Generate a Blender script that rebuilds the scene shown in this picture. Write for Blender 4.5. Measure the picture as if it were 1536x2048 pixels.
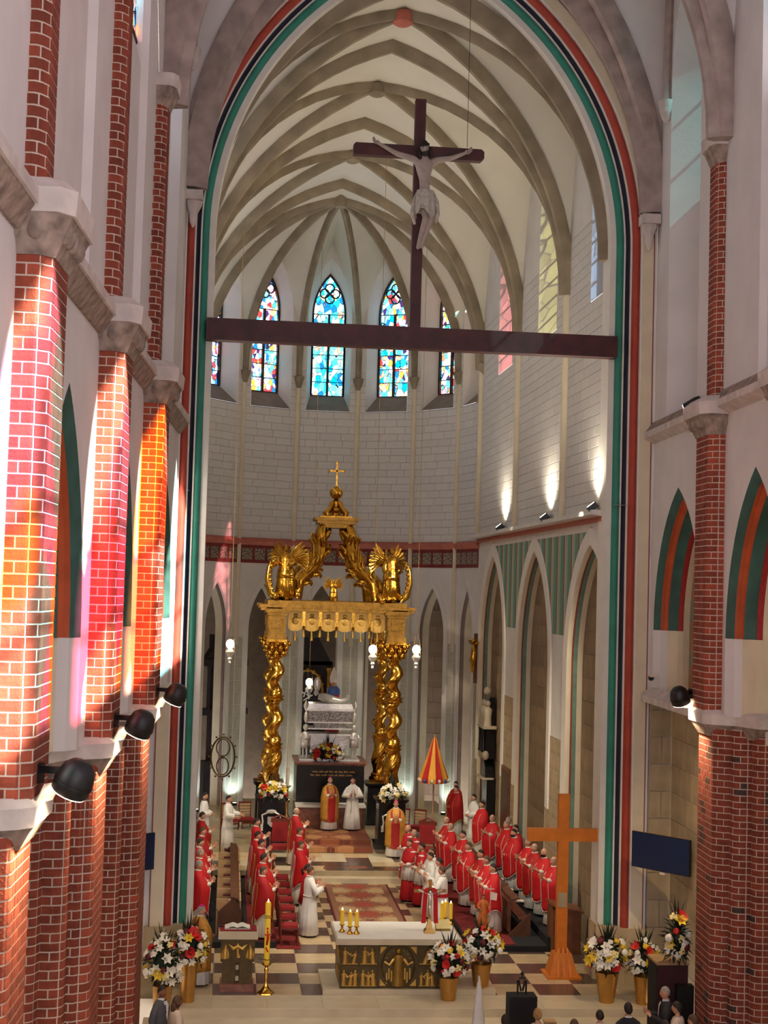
import bpy, bmesh, math, random
from mathutils import Vector, Matrix
random.seed(7)
S = bpy.context.scene
COL = S.collection
for _o in list(bpy.data.objects):
    bpy.data.objects.remove(_o)
PI = math.pi

# ------------------------------------------------------------------ camera
# world: X right, Y along the nave towards the apse, Z up, Z=0 the chancel floor (metres)
FPX = 2950.0
def cam_axes(yaw, pitch, roll):
    f = Vector((math.sin(yaw)*math.cos(pitch), math.cos(yaw)*math.cos(pitch), math.sin(pitch)))
    r0 = Vector((math.cos(yaw), -math.sin(yaw), 0)); u0 = r0.cross(f)
    return math.cos(roll)*r0+math.sin(roll)*u0, -math.sin(roll)*r0+math.cos(roll)*u0, f
_r, _u, _f = cam_axes(math.radians(5.85), math.radians(3.05), math.radians(1.6))
cd = bpy.data.cameras.new('camera')
cam = bpy.data.objects.new('camera', cd); COL.objects.link(cam)
cam.matrix_world = Matrix(((_r.x, _u.x, -_f.x, -4.0), (_r.y, _u.y, -_f.y, 0.0), (_r.z, _u.z, -_f.z, 8.8), (0, 0, 0, 1)))
cd.sensor_fit = 'AUTO'; cd.sensor_width = 36; cd.lens = FPX*36/2048
cd.clip_start = 0.1; cd.clip_end = 400
S.camera = cam

# ------------------------------------------------------------------ world, sun, exposure
w = bpy.data.worlds.new('World'); S.world = w; w.use_nodes = True
bg = w.node_tree.nodes['Background']
bg.inputs[0].default_value = (0.90, 0.87, 0.98, 1); bg.inputs[1].default_value = 4.0
sd = bpy.data.lights.new('sun', 'SUN'); sun = bpy.data.objects.new('sun', sd); COL.objects.link(sun)
SUNDIR = Vector((-10.45, 8.2, -10.7)).normalized()
sun.rotation_euler = SUNDIR.to_track_quat('-Z', 'Y').to_euler()
sd.energy = 32.0; sd.angle = math.radians(0.6); sd.color = (1.0, 0.95, 0.86)
S.view_settings.view_transform = 'Standard'
S.view_settings.look = 'None'
S.view_settings.gamma = 1.0
S.view_settings.use_curve_mapping = False
S.view_settings.exposure = -0.15
S.cycles.max_bounces = 4; S.cycles.diffuse_bounces = 3; S.cycles.glossy_bounces = 2; S.cycles.transparent_max_bounces = 8

def lamp(name, kind, loc, energy, color=(1, .85, .65), size=.1, aim=None, spot=None, blend=.5):
    d = bpy.data.lights.new(name, kind); d.energy = energy; d.color = color
    if kind == 'AREA':
        d.shape = 'DISK'; d.size = size
    else:
        d.shadow_soft_size = size
    if kind == 'SPOT':
        d.spot_size = math.radians(spot or 60); d.spot_blend = blend
    o = bpy.data.objects.new(name, d); COL.objects.link(o); o.location = loc
    if aim is not None:
        o.rotation_euler = (Vector(aim)-Vector(loc)).to_track_quat('-Z', 'Y').to_euler()
    return o

# ------------------------------------------------------------------ materials
MATS = {}
def _nt(name):
    m = bpy.data.materials.new(name); m.use_nodes = True
    nt = m.node_tree; b = nt.nodes['Principled BSDF']
    MATS[name] = m
    return m, nt, b
def lin(c):
    """sRGB 0..255 -> linear"""
    return tuple(((x/255)/12.92 if x/255 <= .04045 else ((x/255+.055)/1.055)**2.4) for x in c)
def M(name, col, rough=.6, metal=0., var=.12, scale=3., bump=0., bscale=30., rnd=0., emit=None, estr=0., coat=0., col2=None):
    """noise-mottled principled material; col in sRGB 0..255"""
    m, nt, b = _nt(name); N = nt.nodes; L = nt.links
    c = lin(col)
    b.inputs['Roughness'].default_value = rough; b.inputs['Metallic'].default_value = metal
    if coat: b.inputs['Coat Weight'].default_value = coat
    tc = N.new('ShaderNodeTexCoord')
    no = N.new('ShaderNodeTexNoise'); no.inputs['Scale'].default_value = scale; no.inputs['Detail'].default_value = 2
    L.new(tc.outputs['Object'], no.inputs['Vector'])
    mx = N.new('ShaderNodeMix'); mx.data_type = 'RGBA'
    c2 = lin(col2) if col2 else tuple(min(1, x*(1+var)) for x in c)
    c1 = c if col2 else tuple(x*(1-var) for x in c)
    mx.inputs['A'].default_value = (*c1, 1); mx.inputs['B'].default_value = (*c2, 1)
    mr = N.new('ShaderNodeMapRange'); mr.inputs['From Min'].default_value = .3; mr.inputs['From Max'].default_value = .7
    L.new(no.outputs['Fac'], mr.inputs['Value']); L.new(mr.outputs['Result'], mx.inputs['Factor'])
    out = mx.outputs['Result']
    if rnd:
        oi = N.new('ShaderNodeObjectInfo'); hs = N.new('ShaderNodeHueSaturation')
        m1 = N.new('ShaderNodeMapRange'); m1.inputs['To Min'].default_value = 1-rnd; m1.inputs['To Max'].default_value = 1+rnd
        L.new(oi.outputs['Random'], m1.inputs['Value']); L.new(m1.outputs['Result'], hs.inputs['Value'])
        L.new(out, hs.inputs['Color']); out = hs.outputs['Color']
    L.new(out, b.inputs['Base Color'])
    if bump:
        n2 = N.new('ShaderNodeTexNoise'); n2.inputs['Scale'].default_value = bscale; n2.inputs['Detail'].default_value = 1
        L.new(tc.outputs['Object'], n2.inputs['Vector'])
        bp = N.new('ShaderNodeBump'); bp.inputs['Strength'].default_value = bump; bp.inputs['Distance'].default_value = .02
        L.new(n2.outputs['Fac'], bp.inputs['Height']); L.new(bp.outputs['Normal'], b.inputs['Normal'])
    if emit:
        b.inputs['Emission Color'].default_value = (*lin(emit), 1); b.inputs['Emission Strength'].default_value = estr
    return m

M('plaster', (222, 216, 212), .85, var=.05, scale=1.2, bump=.15, bscale=14)
M('plaster_choir', (221, 216, 208), .85, var=.05, scale=1.5, bump=.12, bscale=18)
M('block', (216, 211, 203), .85, var=.04, scale=3, bump=.1, bscale=20, rnd=.04)
M('joint', (150, 138, 128), .9, var=.1)
M('vault_web', (221, 215, 198), .9, var=.04, scale=.8)
M('rib_stone', (146, 132, 108), .85, var=.22, scale=1.6, bump=.2, bscale=25)
M('rib_nave', (168, 150, 142), .85, var=.22, scale=2.5, bump=.35, bscale=14)
M('capital_stone', (206, 194, 186), .85, var=.16, scale=3, bump=.25, bscale=18)
M('carved_stone', (150, 132, 120), .9, var=.4, scale=6, bump=.5, bscale=12)
M('ashlar', (176, 156, 122), .85, var=.2, scale=1.1, bump=.15, bscale=20, rnd=.10)
M('ashlar_pale', (188, 182, 166), .85, var=.1, scale=1.3, bump=.12, bscale=20, rnd=.06)
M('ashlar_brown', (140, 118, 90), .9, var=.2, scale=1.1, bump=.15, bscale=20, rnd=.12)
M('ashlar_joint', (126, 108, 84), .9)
M('cream', (222, 208, 178), .8, var=.06, scale=2)
M('arcade_green', (112, 142, 122), .7, var=.15)
M('band_green', (46, 132, 112), .6, var=.12, scale=3)
M('band_dark', (44, 46, 62), .6, var=.2, scale=3)
M('band_red', (168, 62, 42), .6, var=.12, scale=3)
M('band_white', (232, 226, 214), .7, var=.04)
M('orange_paint', (186, 84, 42), .6, var=.15)
M('dkgreen_paint', (52, 92, 82), .6, var=.25, scale=2)
M('red_line', (140, 70, 56), .7, var=.15)
M('brick', (142, 64, 42), .85, var=.3, scale=4, bump=.35, bscale=30, rnd=.3)
M('brick_dark', (70, 45, 38), .7, var=.3, scale=5, bump=.3)
M('mortar', (206, 188, 170), .95, var=.1, bump=.2)
M('wood_dark', (72, 28, 26), .5, var=.3, scale=3, bump=.15)
M('wood_stall', (116, 72, 46), .45, var=.25, scale=4)
M('wood_light', (184, 148, 104), .5, var=.15, scale=4)
M('wood_orange', (206, 116, 32), .4, var=.12, scale=4)
M('gold', (214, 160, 62), .2, 1.0, var=.25, scale=5, bump=.2, bscale=18)
M('gold_carved', (206, 150, 52), .25, 1.0, var=.25, scale=7, bump=.5, bscale=14)
M('gold_bright', (250, 214, 110), .2, 1.0, var=.08)
M('gold_dull', (164, 122, 54), .35, .95, var=.25, scale=6, bump=.3, bscale=16)
M('gold_matte', (206, 164, 84), .4, .7, var=.15, scale=4)
M('brass', (190, 150, 90), .3, 1.0, var=.15)
M('bronze', (92, 76, 48), .4, .7, var=.2, scale=6, bump=.2)
M('silver', (240, 238, 232), .32, .55, var=.08, scale=8, bump=.35, bscale=20)
M('silver_dark', (150, 144, 136), .35, .85, var=.45, scale=14, bump=.6, bscale=16)
M('black_marble', (26, 26, 28), .2, var=.4, scale=4)
M('black_metal', (18, 18, 20), .45, var=.2)
M('black_cloth', (20, 20, 24), .8)
M('marble_light', (206, 192, 164), .25, var=.1, scale=2)
M('marble_red', (138, 84, 66), .3, var=.35, scale=9)
M('tile_light', (196, 172, 134), .22, var=.12, scale=2.5, rnd=.05)
M('tile_dark', (88, 70, 62), .2, var=.22, scale=3, rnd=.18)
M('floor_stone', (168, 152, 122), .3, var=.14, scale=1.6)
M('white_linen', (240, 236, 226), .8, var=.03)
M('white_alb', (230, 226, 222), .85, var=.04, scale=6)
M('cream_alb', (222, 216, 204), .85, var=.04, scale=6)
M('chasuble_red', (196, 16, 22), .7, var=.12, scale=5)
M('chasuble_crimson', (168, 10, 18), .7, var=.12, scale=5)
M('cassock_red', (190, 22, 34), .75, var=.1)
M('chasuble_gold', (196, 140, 54), .55, .15, var=.15, scale=8)
M('orphrey_red', (160, 26, 26), .6, var=.2, scale=12)
M('trim_gold', (220, 180, 90), .4, .6)
M('trim_white', (228, 210, 196), .7)
M('velvet_red', (142, 22, 26), .8, var=.2)
M('carpet_red', (112, 20, 20), .95, var=.15, scale=10, bump=.2, bscale=120)
M('chair_wood', (108, 44, 30), .4, var=.2)
M('skin', (214, 158, 128), .6, var=.05)
M('skin_dark', (150, 98, 74), .6, var=.05)
M('skin_pale', (178, 162, 150), .55, var=.12, scale=10)
M('eye', (46, 34, 30), .4)
M('lip', (160, 92, 82), .5)
M('hair_dark', (40, 30, 26), .7, var=.3, scale=30)
M('hair_brown', (86, 60, 42), .7, var=.3, scale=30)
M('hair_grey', (150, 142, 136), .7, var=.25, scale=30)
M('hair_blond', (170, 130, 84), .7, var=.3, scale=30)
M('magenta', (204, 20, 110), .6)
M('shoe', (22, 20, 20), .4)
M('suit_dark', (34, 34, 40), .8)
M('suit_grey', (84, 84, 92), .8)
M('shirt_white', (226, 224, 228), .8)
M('blouse_pale', (206, 186, 172), .8)
M('leaf', (38, 66, 30), .6, var=.35, scale=6)
M('leaf_dark', (22, 40, 22), .6, var=.3, scale=6)
M('petal_white', (246, 240, 226), .6, var=.05)
M('petal_cream', (240, 222, 150), .6, var=.1)
M('petal_yellow', (240, 200, 50), .6, var=.12)
M('petal_red', (206, 26, 24), .6, var=.15)
M('petal_dark', (96, 14, 22), .6, var=.2)
M('petal_pink', (240, 190, 170), .6, var=.1)
M('vase_gold', (196, 146, 76), .3, .75, var=.1, scale=4)
M('screen_blue', (16, 34, 74), .3, var=.05)
M('cabinet_maroon', (60, 16, 20), .6)
M('candle', (250, 206, 60), .5, emit=(250, 190, 50), estr=.12)  # faint glow added to the wax body itself
M('candle_white', (240, 232, 214), .5)
M('flame', (255, 240, 200), .5, emit=(255, 226, 160), estr=14)
M('lamp_glow', (255, 246, 230), .5, emit=(255, 240, 214), estr=14)
M('lamp_white', (255, 250, 236), .5, emit=(255, 244, 214), estr=9)
M('lead', (46, 40, 38), .6)
M('window_stone', (136, 124, 112), .85, var=.12)
M('umb_red', (196, 30, 24), .6)
M('umb_yellow', (236, 170, 50), .6)
M('orange_robe', (206, 112, 44), .5, var=.2, scale=10)
M('plum', (92, 30, 40), .7)
M('blue_paint', (60, 90, 150), .6)

for _m in ('candle', 'flame', 'lamp_glow', 'lamp_white'): MATS[_m].cycles.emission_sampling = 'NONE'   # not sampled as lights; only the lenses and globes have lamps of their own

def stained(name, scale, palette, seed=0., bright=1.0, lead=.035, stretch=(1, 1, .6)):
    """coloured glass: voronoi pieces with dark cames, lets tinted daylight through"""
    m = bpy.data.materials.new(name); m.use_nodes = True; MATS[name] = m
    nt = m.node_tree; N = nt.nodes; L = nt.links
    for n in list(N): N.remove(n)
    out = N.new('ShaderNodeOutputMaterial'); tr = N.new('ShaderNodeBsdfTransparent')
    tc = N.new('ShaderNodeTexCoord'); mp = N.new('ShaderNodeMapping')
    mp.inputs['Scale'].default_value = stretch; mp.inputs['Location'].default_value = (seed, seed*1.7, seed*.6)
    L.new(tc.outputs['Object'], mp.inputs['Vector'])
    v = N.new('ShaderNodeTexVoronoi'); v.inputs['Scale'].default_value = scale
    L.new(mp.outputs['Vector'], v.inputs['Vector'])
    wn = N.new('ShaderNodeSeparateColor'); L.new(v.outputs['Color'], wn.inputs['Color'])
    cr = N.new('ShaderNodeValToRGB'); cr.color_ramp.interpolation = 'CONSTANT'
    e = cr.color_ramp.elements
    while len(e) < len(palette): e.new(.5)
    for i, c in enumerate(palette):
        e[i].position = i/len(palette); e[i].color = (*[min(1, x*bright) for x in lin(c)], 1)
    L.new(wn.outputs['Red'], cr.inputs['Fac'])
    src = cr.outputs['Color']
    if lead:
        v2 = N.new('ShaderNodeTexVoronoi'); v2.feature = 'DISTANCE_TO_EDGE'; v2.inputs['Scale'].default_value = scale
        L.new(mp.outputs['Vector'], v2.inputs['Vector'])
        gt = N.new('ShaderNodeMath'); gt.operation = 'GREATER_THAN'; gt.inputs[1].default_value = lead
        L.new(v2.outputs['Distance'], gt.inputs[0])
        mx = N.new('ShaderNodeMix'); mx.data_type = 'RGBA'
        mx.inputs['A'].default_value = (.02, .02, .03, 1)
        L.new(gt.outputs[0], mx.inputs['Factor']); L.new(src, mx.inputs['B']); src = mx.outputs['Result']
    L.new(src, tr.inputs['Color']); L.new(tr.outputs[0], out.inputs['Surface'])
    return m
PAL_CY = [(170, 250, 255), (90, 230, 245), (60, 220, 240), (0, 150, 200), (150, 245, 250), (255, 255, 255), (240, 150, 120), (30, 190, 210), (120, 235, 245), (250, 220, 150), (255, 255, 255), (20, 110, 170)]
PAL_MIX = [(150, 235, 255), (230, 250, 255), (70, 190, 225), (90, 210, 245), (180, 245, 255), (255, 255, 255), (250, 200, 120), (255, 255, 255), (200, 60, 60), (30, 110, 180), (240, 150, 160), (120, 220, 230), (60, 40, 90), (240, 170, 60)]
PAL_WARM = [(255, 255, 255), (250, 220, 170), (240, 150, 160), (80, 180, 220), (255, 240, 220), (230, 120, 80), (60, 150, 120)]
stained('glass_cyan', 6.5, PAL_CY, 1.0)
stained('glass_mix', 7, PAL_MIX, 5.0)
stained('glass_mix2', 7.4, PAL_MIX, 9.3)
stained('glass_warm', 7, PAL_WARM, 3.1)
W1, W2, GD, OG, PK, CYN, LV = (255, 255, 255), (255, 248, 236), (255, 206, 90), (255, 160, 30), (245, 110, 175), (140, 232, 250), (214, 180, 250)
stained('glass_nave_gold', 1.3, [W1, GD, W2, W1, OG, W1, LV, W2, CYN, GD], 2.2, lead=.0, stretch=(1, 1, .4))
stained('glass_nave_pink', 1.3, [W1, PK, LV, W1, (240, 70, 110), W2, GD, PK, W1, LV], 5.2, lead=.0, stretch=(1, 1, .4))
stained('glass_nave_orange', 1.3, [OG, W2, GD, OG, (240, 110, 60), W1, GD, OG, LV, W2], 8.4, lead=.0, stretch=(1, 1, .4))
stained('glass_nave_pale', 1.3, [W1, W1, CYN, W1, LV, W1, W2, CYN], 3.3, lead=.0, stretch=(1, 1, .4))
stained('glass_dim', 3.0, [(46, 84, 86), (46, 84, 86)], 6.0, lead=.0)
for _n, _c in (('blue', (62, 84, 110)), ('yellow', (92, 92, 62)), ('orange', (122, 72, 78))): stained('glass_choir_'+_n, 3.0, [_c, tuple(int(x*.85) for x in _c), tuple(min(255, int(x*1.1)) for x in _c)], 4.0, lead=.02)

# ------------------------------------------------------------------ mesh building
def V3(x): return Vector(x)
class MB:
    def __init__(self): self.v = []; self.f = []; self.mi = []
    def add(self, vs, fs, mi=0):
        o = len(self.v); self.v += [tuple(p) for p in vs]
        self.f += [tuple(i+o for i in f) for f in fs]; self.mi += [mi]*len(fs); return self
    def box(self, c, s, rz=0., mi=0, taper=1., m=None):
        x, y, z = s[0]/2, s[1]/2, s[2]/2; t = taper
        p = [(-x, -y, -z), (x, -y, -z), (x, y, -z), (-x, y, -z), (-x*t, -y*t, z), (x*t, -y*t, z), (x*t, y*t, z), (-x*t, y*t, z)]
        if m is None: m = Matrix.Rotation(rz, 3, 'Z')
        p = [m @ Vector(q)+Vector(c) for q in p]
        return self.add(p, [(3, 2, 1, 0), (4, 5, 6, 7), (0, 1, 5, 4), (1, 2, 6, 5), (2, 3, 7, 6), (3, 0, 4, 7)], mi)
    def prism(self, poly, z0, z1, mi=0):
        n = len(poly)
        vs = [(x, y, z0) for x, y in poly]+[(x, y, z1) for x, y in poly]
        fs = [tuple(range(n-1, -1, -1)), tuple(range(n, 2*n))]+[(i, (i+1) % n, n+(i+1) % n, n+i) for i in range(n)]
        return self.add(vs, fs, mi)
    def slab(self, pts, off, mi=0):
        """closed 3-D polygon extruded by vector off"""
        n = len(pts); off = Vector(off)
        vs = [Vector(p) for p in pts]+[Vector(p)+off for p in pts]
        fs = [tuple(range(n-1, -1, -1)), tuple(range(n, 2*n))]+[(i, (i+1) % n, n+(i+1) % n, n+i) for i in range(n)]
        return self.add(vs, fs, mi)
    def lathe(self, prof, n=20, c=(0, 0, 0), m=None, mi=0, fold=0., nf=8, sx=1., sy=1.):
        vs = []; fs = []; k = len(prof)
        for r, z in prof:
            for j in range(n):
                a = 2*PI*j/n; rr = r*(1+fold*math.cos(nf*a))
                p = Vector((rr*math.cos(a)*sx, rr*math.sin(a)*sy, z))
                vs.append((m @ p if m is not None else p)+Vector(c))
        for i in range(k-1):
            for j in range(n):
                fs.append((i*n+j, i*n+(j+1) % n, (i+1)*n+(j+1) % n, (i+1)*n+j))
        fs.append(tuple(range(n-1, -1, -1))); fs.append(tuple((k-1)*n+j for j in range(n)))
        return self.add(vs, fs, mi)
    def tube(self, pts, r, n=8, mi=0, cap=True):
        pts = [Vector(p) for p in pts]; k = len(pts)
        if not hasattr(r, '__len__'): r = [r]*k
        vs = []; fs = []; up = None
        for i in range(k):
            t = (pts[min(i+1, k-1)]-pts[max(i-1, 0)]).normalized()
            if up is None:
                up = Vector((0, 0, 1)) if abs(t.z) < .9 else Vector((1, 0, 0))
            a = t.cross(up).normalized(); b = a.cross(t).normalized(); up = b
            for j in range(n):
                q = 2*PI*j/n
                vs.append(pts[i]+(a*math.cos(q)+b*math.sin(q))*r[i])
        for i in range(k-1):
            for j in range(n):
                fs.append((i*n+j, i*n+(j+1) % n, (i+1)*n+(j+1) % n, (i+1)*n+j))
        if cap: fs += [tuple(range(n-1, -1, -1)), tuple((k-1)*n+j for j in range(n))]
        return self.add(vs, fs, mi)
    def ball(self, c, r, nu=12, nv=8, mi=0, m=None):
        if not hasattr(r, '__len__'): r = (r, r, r)
        vs = [Vector((0, 0, -r[2]))]
        for i in range(1, nv):
            a = -PI/2+PI*i/nv
            for j in range(nu):
                q = 2*PI*j/nu
                vs.append(Vector((r[0]*math.cos(a)*math.cos(q), r[1]*math.cos(a)*math.sin(q), r[2]*math.sin(a))))
        vs.append(Vector((0, 0, r[2])))
        fs = [(0, 1+(j+1) % nu, 1+j) for j in range(nu)]
        for i in range(nv-2):
            for j in range(nu):
                fs.append((1+i*nu+j, 1+i*nu+(j+1) % nu, 1+(i+1)*nu+(j+1) % nu, 1+(i+1)*nu+j))
        b = 1+(nv-2)*nu; fs += [(b+j, b+(j+1) % nu, len(vs)-1) for j in range(nu)]
        if m is not None: vs = [m @ p for p in vs]
        return self.add([p+Vector(c) for p in vs], fs, mi)
    def sweep(self, path, prof, updir=(0, 0, 1), mi=0, closed=True, side=None):
        """profile (a along side, b along up) swept on a path"""
        pts = [Vector(p) for p in path]; k = len(pts); n = len(prof); vs = []; fs = []
        for i in range(k):
            t = (pts[min(i+1, k-1)]-pts[max(i-1, 0)]).normalized()
            s = Vector(side).normalized() if side is not None else t.cross(Vector(updir)).normalized()
            u = s.cross(t).normalized()
            for a, b in prof: vs.append(pts[i]+s*a+u*b)
        e = n if closed else n-1
        for i in range(k-1):
            for j in range(e):
                fs.append((i*n+j, i*n+(j+1) % n, (i+1)*n+(j+1) % n, (i+1)*n+j))
        if closed: fs += [tuple(range(n-1, -1, -1)), tuple((k-1)*n+j for j in range(n))]
        return self.add(vs, fs, mi)
    def grid(self, rows, mi=0, wrap=False):
        k = len(rows); n = len(rows[0]); vs = [p for r in rows for p in r]; fs = []
        for i in range(k-1):
            for j in range(n if wrap else n-1):
                fs.append((i*n+j, i*n+(j+1) % n, (i+1)*n+(j+1) % n, (i+1)*n+j))
        return self.add(vs, fs, mi)
    def mesh(self, name, mats, smooth=False):
        me = bpy.data.meshes.new(name); me.from_pydata([tuple(p) for p in self.v], [], self.f)
        if not isinstance(mats, (list, tuple)): mats = [mats]
        for x in mats: me.materials.append(MATS[x] if isinstance(x, str) else x)
        if len(mats) > 1: me.polygons.foreach_set('material_index', self.mi)
        bm = bmesh.new(); bm.from_mesh(me); bmesh.ops.recalc_face_normals(bm, faces=bm.faces); bm.to_mesh(me); bm.free()
        if smooth:
            me.polygons.foreach_set('use_smooth', [True]*len(me.polygons))
            if smooth != 'all': me.set_sharp_from_angle(angle=math.radians(smooth if smooth is not True else 40))
        me.update(); return me
    def build(self, name, mats, parent=None, smooth=False, loc=None, rz=0.):
        return link(name, self.mesh(name, mats, smooth), parent, loc, rz)
CH = {}
def link(name, me, parent=None, loc=None, rz=0.):
    o = bpy.data.objects.new(name, me); COL.objects.link(o)
    if parent is not None:
        o.parent = parent; CH.setdefault(parent.name, []).append(o)
    if loc is not None: o.location = loc
    if rz: o.rotation_euler.z = rz
    return o
def thing(name, label, cat, loc=(0, 0, 0), rz=0., group=None, kind=None):
    o = bpy.data.objects.new(name, None); COL.objects.link(o); o.location = loc; o.rotation_euler.z = rz
    o.empty_display_size = .1
    return tag(o, label, cat, group, kind)
def tag(o, label=None, cat=None, group=None, kind=None):
    if label: o['label'] = label
    if cat: o['category'] = cat
    if group: o['group'] = group
    if kind: o['kind'] = kind
    return o
def struct(o, label=None):
    o['kind'] = 'structure'
    if label: o['label'] = label
    return o
def dup(o, parent=None, label=None):
    c = o.copy(); COL.objects.link(c); c.parent = parent
    if label: c['label'] = label
    for ch in list(CH.get(o.name, ())): dup(ch, c)
    if parent is not None: CH.setdefault(parent.name, []).append(c)
    return c

# ------------------------------------------------------------------ arches and walls in a wall frame
class Fr:
    """vertical wall frame: origin, direction u along the wall, n pointing into the room"""
    def __init__(self, o, u, n=None):
        self.o = Vector((o[0], o[1], 0)); self.u = Vector((u[0], u[1], 0)).normalized()
        self.n = Vector((n[0], n[1], 0)).normalized() if n else Vector((self.u.y, -self.u.x, 0))
    def P(self, u, d, z): return self.o+self.u*u+self.n*d+Vector((0, 0, z))
def arc_c(h, rise): return (rise*rise-h*h)/(2*h)
def arc_z(x, h, c): return math.sqrt(max(0, (h+c)**2-(abs(x)+c)**2))
def arch_line(uc, h, c, spring, base, r=0., n=12, left=True, right=True):
    """(u,z) points of a pointed arch offset by r, from left base over the apex to right base"""
    rho = h+c+r; a1 = math.acos(min(1, c/rho)); pts = []
    L = [(uc-(-c+rho*math.cos(a1*i/n)), spring+rho*math.sin(a1*i/n)) for i in range(n+1)]
    R = [(2*uc-x, z) for x, z in L]
    if left: pts += [(uc-h-r, base)]+L
    if right: pts += (R[::-1] if not left else R[::-1][1:])+[(uc+h+r, base)]
    return pts
def arch_sweep(mb, fr, uc, h, c, spring, base, prof, n=12, mi=0, umin=None, **k):
    """prof: list of (r offset, d depth); surface between successive profile points"""
    rows = [[fr.P(u, d, z) for u, z in arch_line(uc, h, c, spring, base, r, n, **k)] for r, d in prof]
    if umin is not None:
        keep = [i for i, (u, z) in enumerate(arch_line(uc, h, c, spring, base, 0, n, **k)) if u > umin]
        rows = [[r[i] for i in keep] for r in rows]
    return mb.grid(rows, mi)
def arch_wall(mb, fr, u0, u1, z0, z1, ops=(), d=0., mi=0, nseg=16):
    """wall face with pointed openings; ops: (uc, h, c, spring, sill)"""
    us = {round(u0, 5), round(u1, 5)}
    for uc, h, c, sp, sill in ops:
        for i in range(nseg+1):
            x = uc-h*math.cos(PI*i/nseg)
            if u0 <= x <= u1: us.add(round(x, 5))
    us = sorted(us)
    for a, b in zip(us, us[1:]):
        m = (a+b)/2; op = [o for o in ops if abs(m-o[0]) < o[1]]
        if not op:
            mb.add([fr.P(a, d, z0), fr.P(b, d, z0), fr.P(b, d, z1), fr.P(a, d, z1)], [(0, 1, 2, 3)], mi); continue
        uc, h, c, sp, sill = op[0]
        za = sp+arc_z(a-uc, h, c); zb = sp+arc_z(b-uc, h, c)
        if min(za, zb) < z1: mb.add([fr.P(a, d, min(za, z1)), fr.P(b, d, min(zb, z1)), fr.P(b, d, z1), fr.P(a, d, z1)], [(0, 1, 2, 3)], mi)
        if sill > z0: mb.add([fr.P(a, d, z0), fr.P(b, d, z0), fr.P(b, d, sill), fr.P(a, d, sill)], [(0, 1, 2, 3)], mi)
    return mb
_unit = {}
def unit_block(mat, bev=.02):
    """bevelled unit slab, shared by all blocks and tiles of one material"""
    key = mat
    if key not in _unit:
        mb = MB(); b = .03
        o = [(-.5, -.5), (.5, -.5), (.5, .5), (-.5, .5)]; i = [(x*(1-b), y*(1-b*1.5)) for x, y in o]
        vs = [(x, y, 0) for x, y in o]+[(x, y, .7) for x, y in o]+[(x, y, 1) for x, y in i]
        fs = [(3, 2, 1, 0), (8, 9, 10, 11)]
        for q in range(4):
            r = (q+1) % 4; fs += [(q, r, 4+r, 4+q), (4+q, 4+r, 8+r, 8+q)]
        _unit[key] = mb.add(vs, fs).mesh('block', mat)
    return _unit[key]
def block(parent, fr, u0, u1, z0, z1, d, t, mat, gap=.006, name='block'):
    """one stone on a wall frame: shared mesh, scaled"""
    o = bpy.data.objects.new(name, unit_block(mat)); COL.objects.link(o); o.parent = parent
    m = Matrix.Identity(4)
    m.col[0] = (*(fr.u*(u1-u0-2*gap)), 0); m.col[1] = (0, 0, z1-z0-2*gap, 0); m.col[2] = (*(fr.n*t), 0)
    m.col[3] = (*fr.P((u0+u1)/2, d, (z0+z1)/2), 1)
    o.matrix_basis = m
    return o
def ashlar(parent, fr, u0, u1, z0, z1, course, length, mat, ops=(), d=0., t=.012, gap=.006, jit=.25, seed=1, name='block', keep=None):
    rg = random.Random(seed); z = z0; k = 0; cnt = 0
    while z < z1-.05:
        zz = min(z+course, z1)
        u = u0-(length*.5 if k % 2 else 0)
        while u < u1-.05:
            L = length*(1+jit*(rg.random()-.5)*2); a, b = max(u, u0), min(u+L, u1)
            if u1-b < .15: b = u1; L = 1e9
            u += L
            if b-a < .1: continue
            bad = False
            for uc, h, c, sp, sill in ops:
                for q in (a, b, (a+b)/2, min(max(uc, a), b)):
                    if abs(q-uc) < h:
                        top = sp+arc_z(q-uc, h, c)
                        if zz > sill and z < top: bad = True
            if bad or (keep and not keep(a, b, z, zz)): continue
            block(parent, fr, a, b, z, zz, d, t, mat, gap, name); cnt += 1
        z = zz; k += 1
    return cnt

# ================================================================== THE SETTING
def in_view(p):
    d = Vector(p)-Vector((-4, 0, 8.8)); z = d.dot(_f)
    if z <= 0: return None
    return 768+FPX*d.dot(_r)/z, 1024-FPX*d.dot(_u)/z, z

FC = Fr((0, 33.5), (1, 0), (0, -1))                       # chancel wall, facing the nave
NL = Fr((-6.915, 0), (.049, 1), (1, -.049))               # nave, left wall
NR = Fr((4.08, 0), (.049, 1), (-1, .049))                 # nave, right wall
CR = Fr((4.8, 0), (0, 1), (-1, 0))                        # choir, right wall
CLW = Fr((-3.47, 0), (-.0437, 1), (1, .0437))             # choir, left wall
AP_C = (-.45, 52.2); AP_R = 5.3; APN = 7
APV = [(AP_C[0]+AP_R*math.cos(PI*i/APN), AP_C[1]+AP_R*math.sin(PI*i/APN)) for i in range(APN+1)]  # right to left

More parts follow.
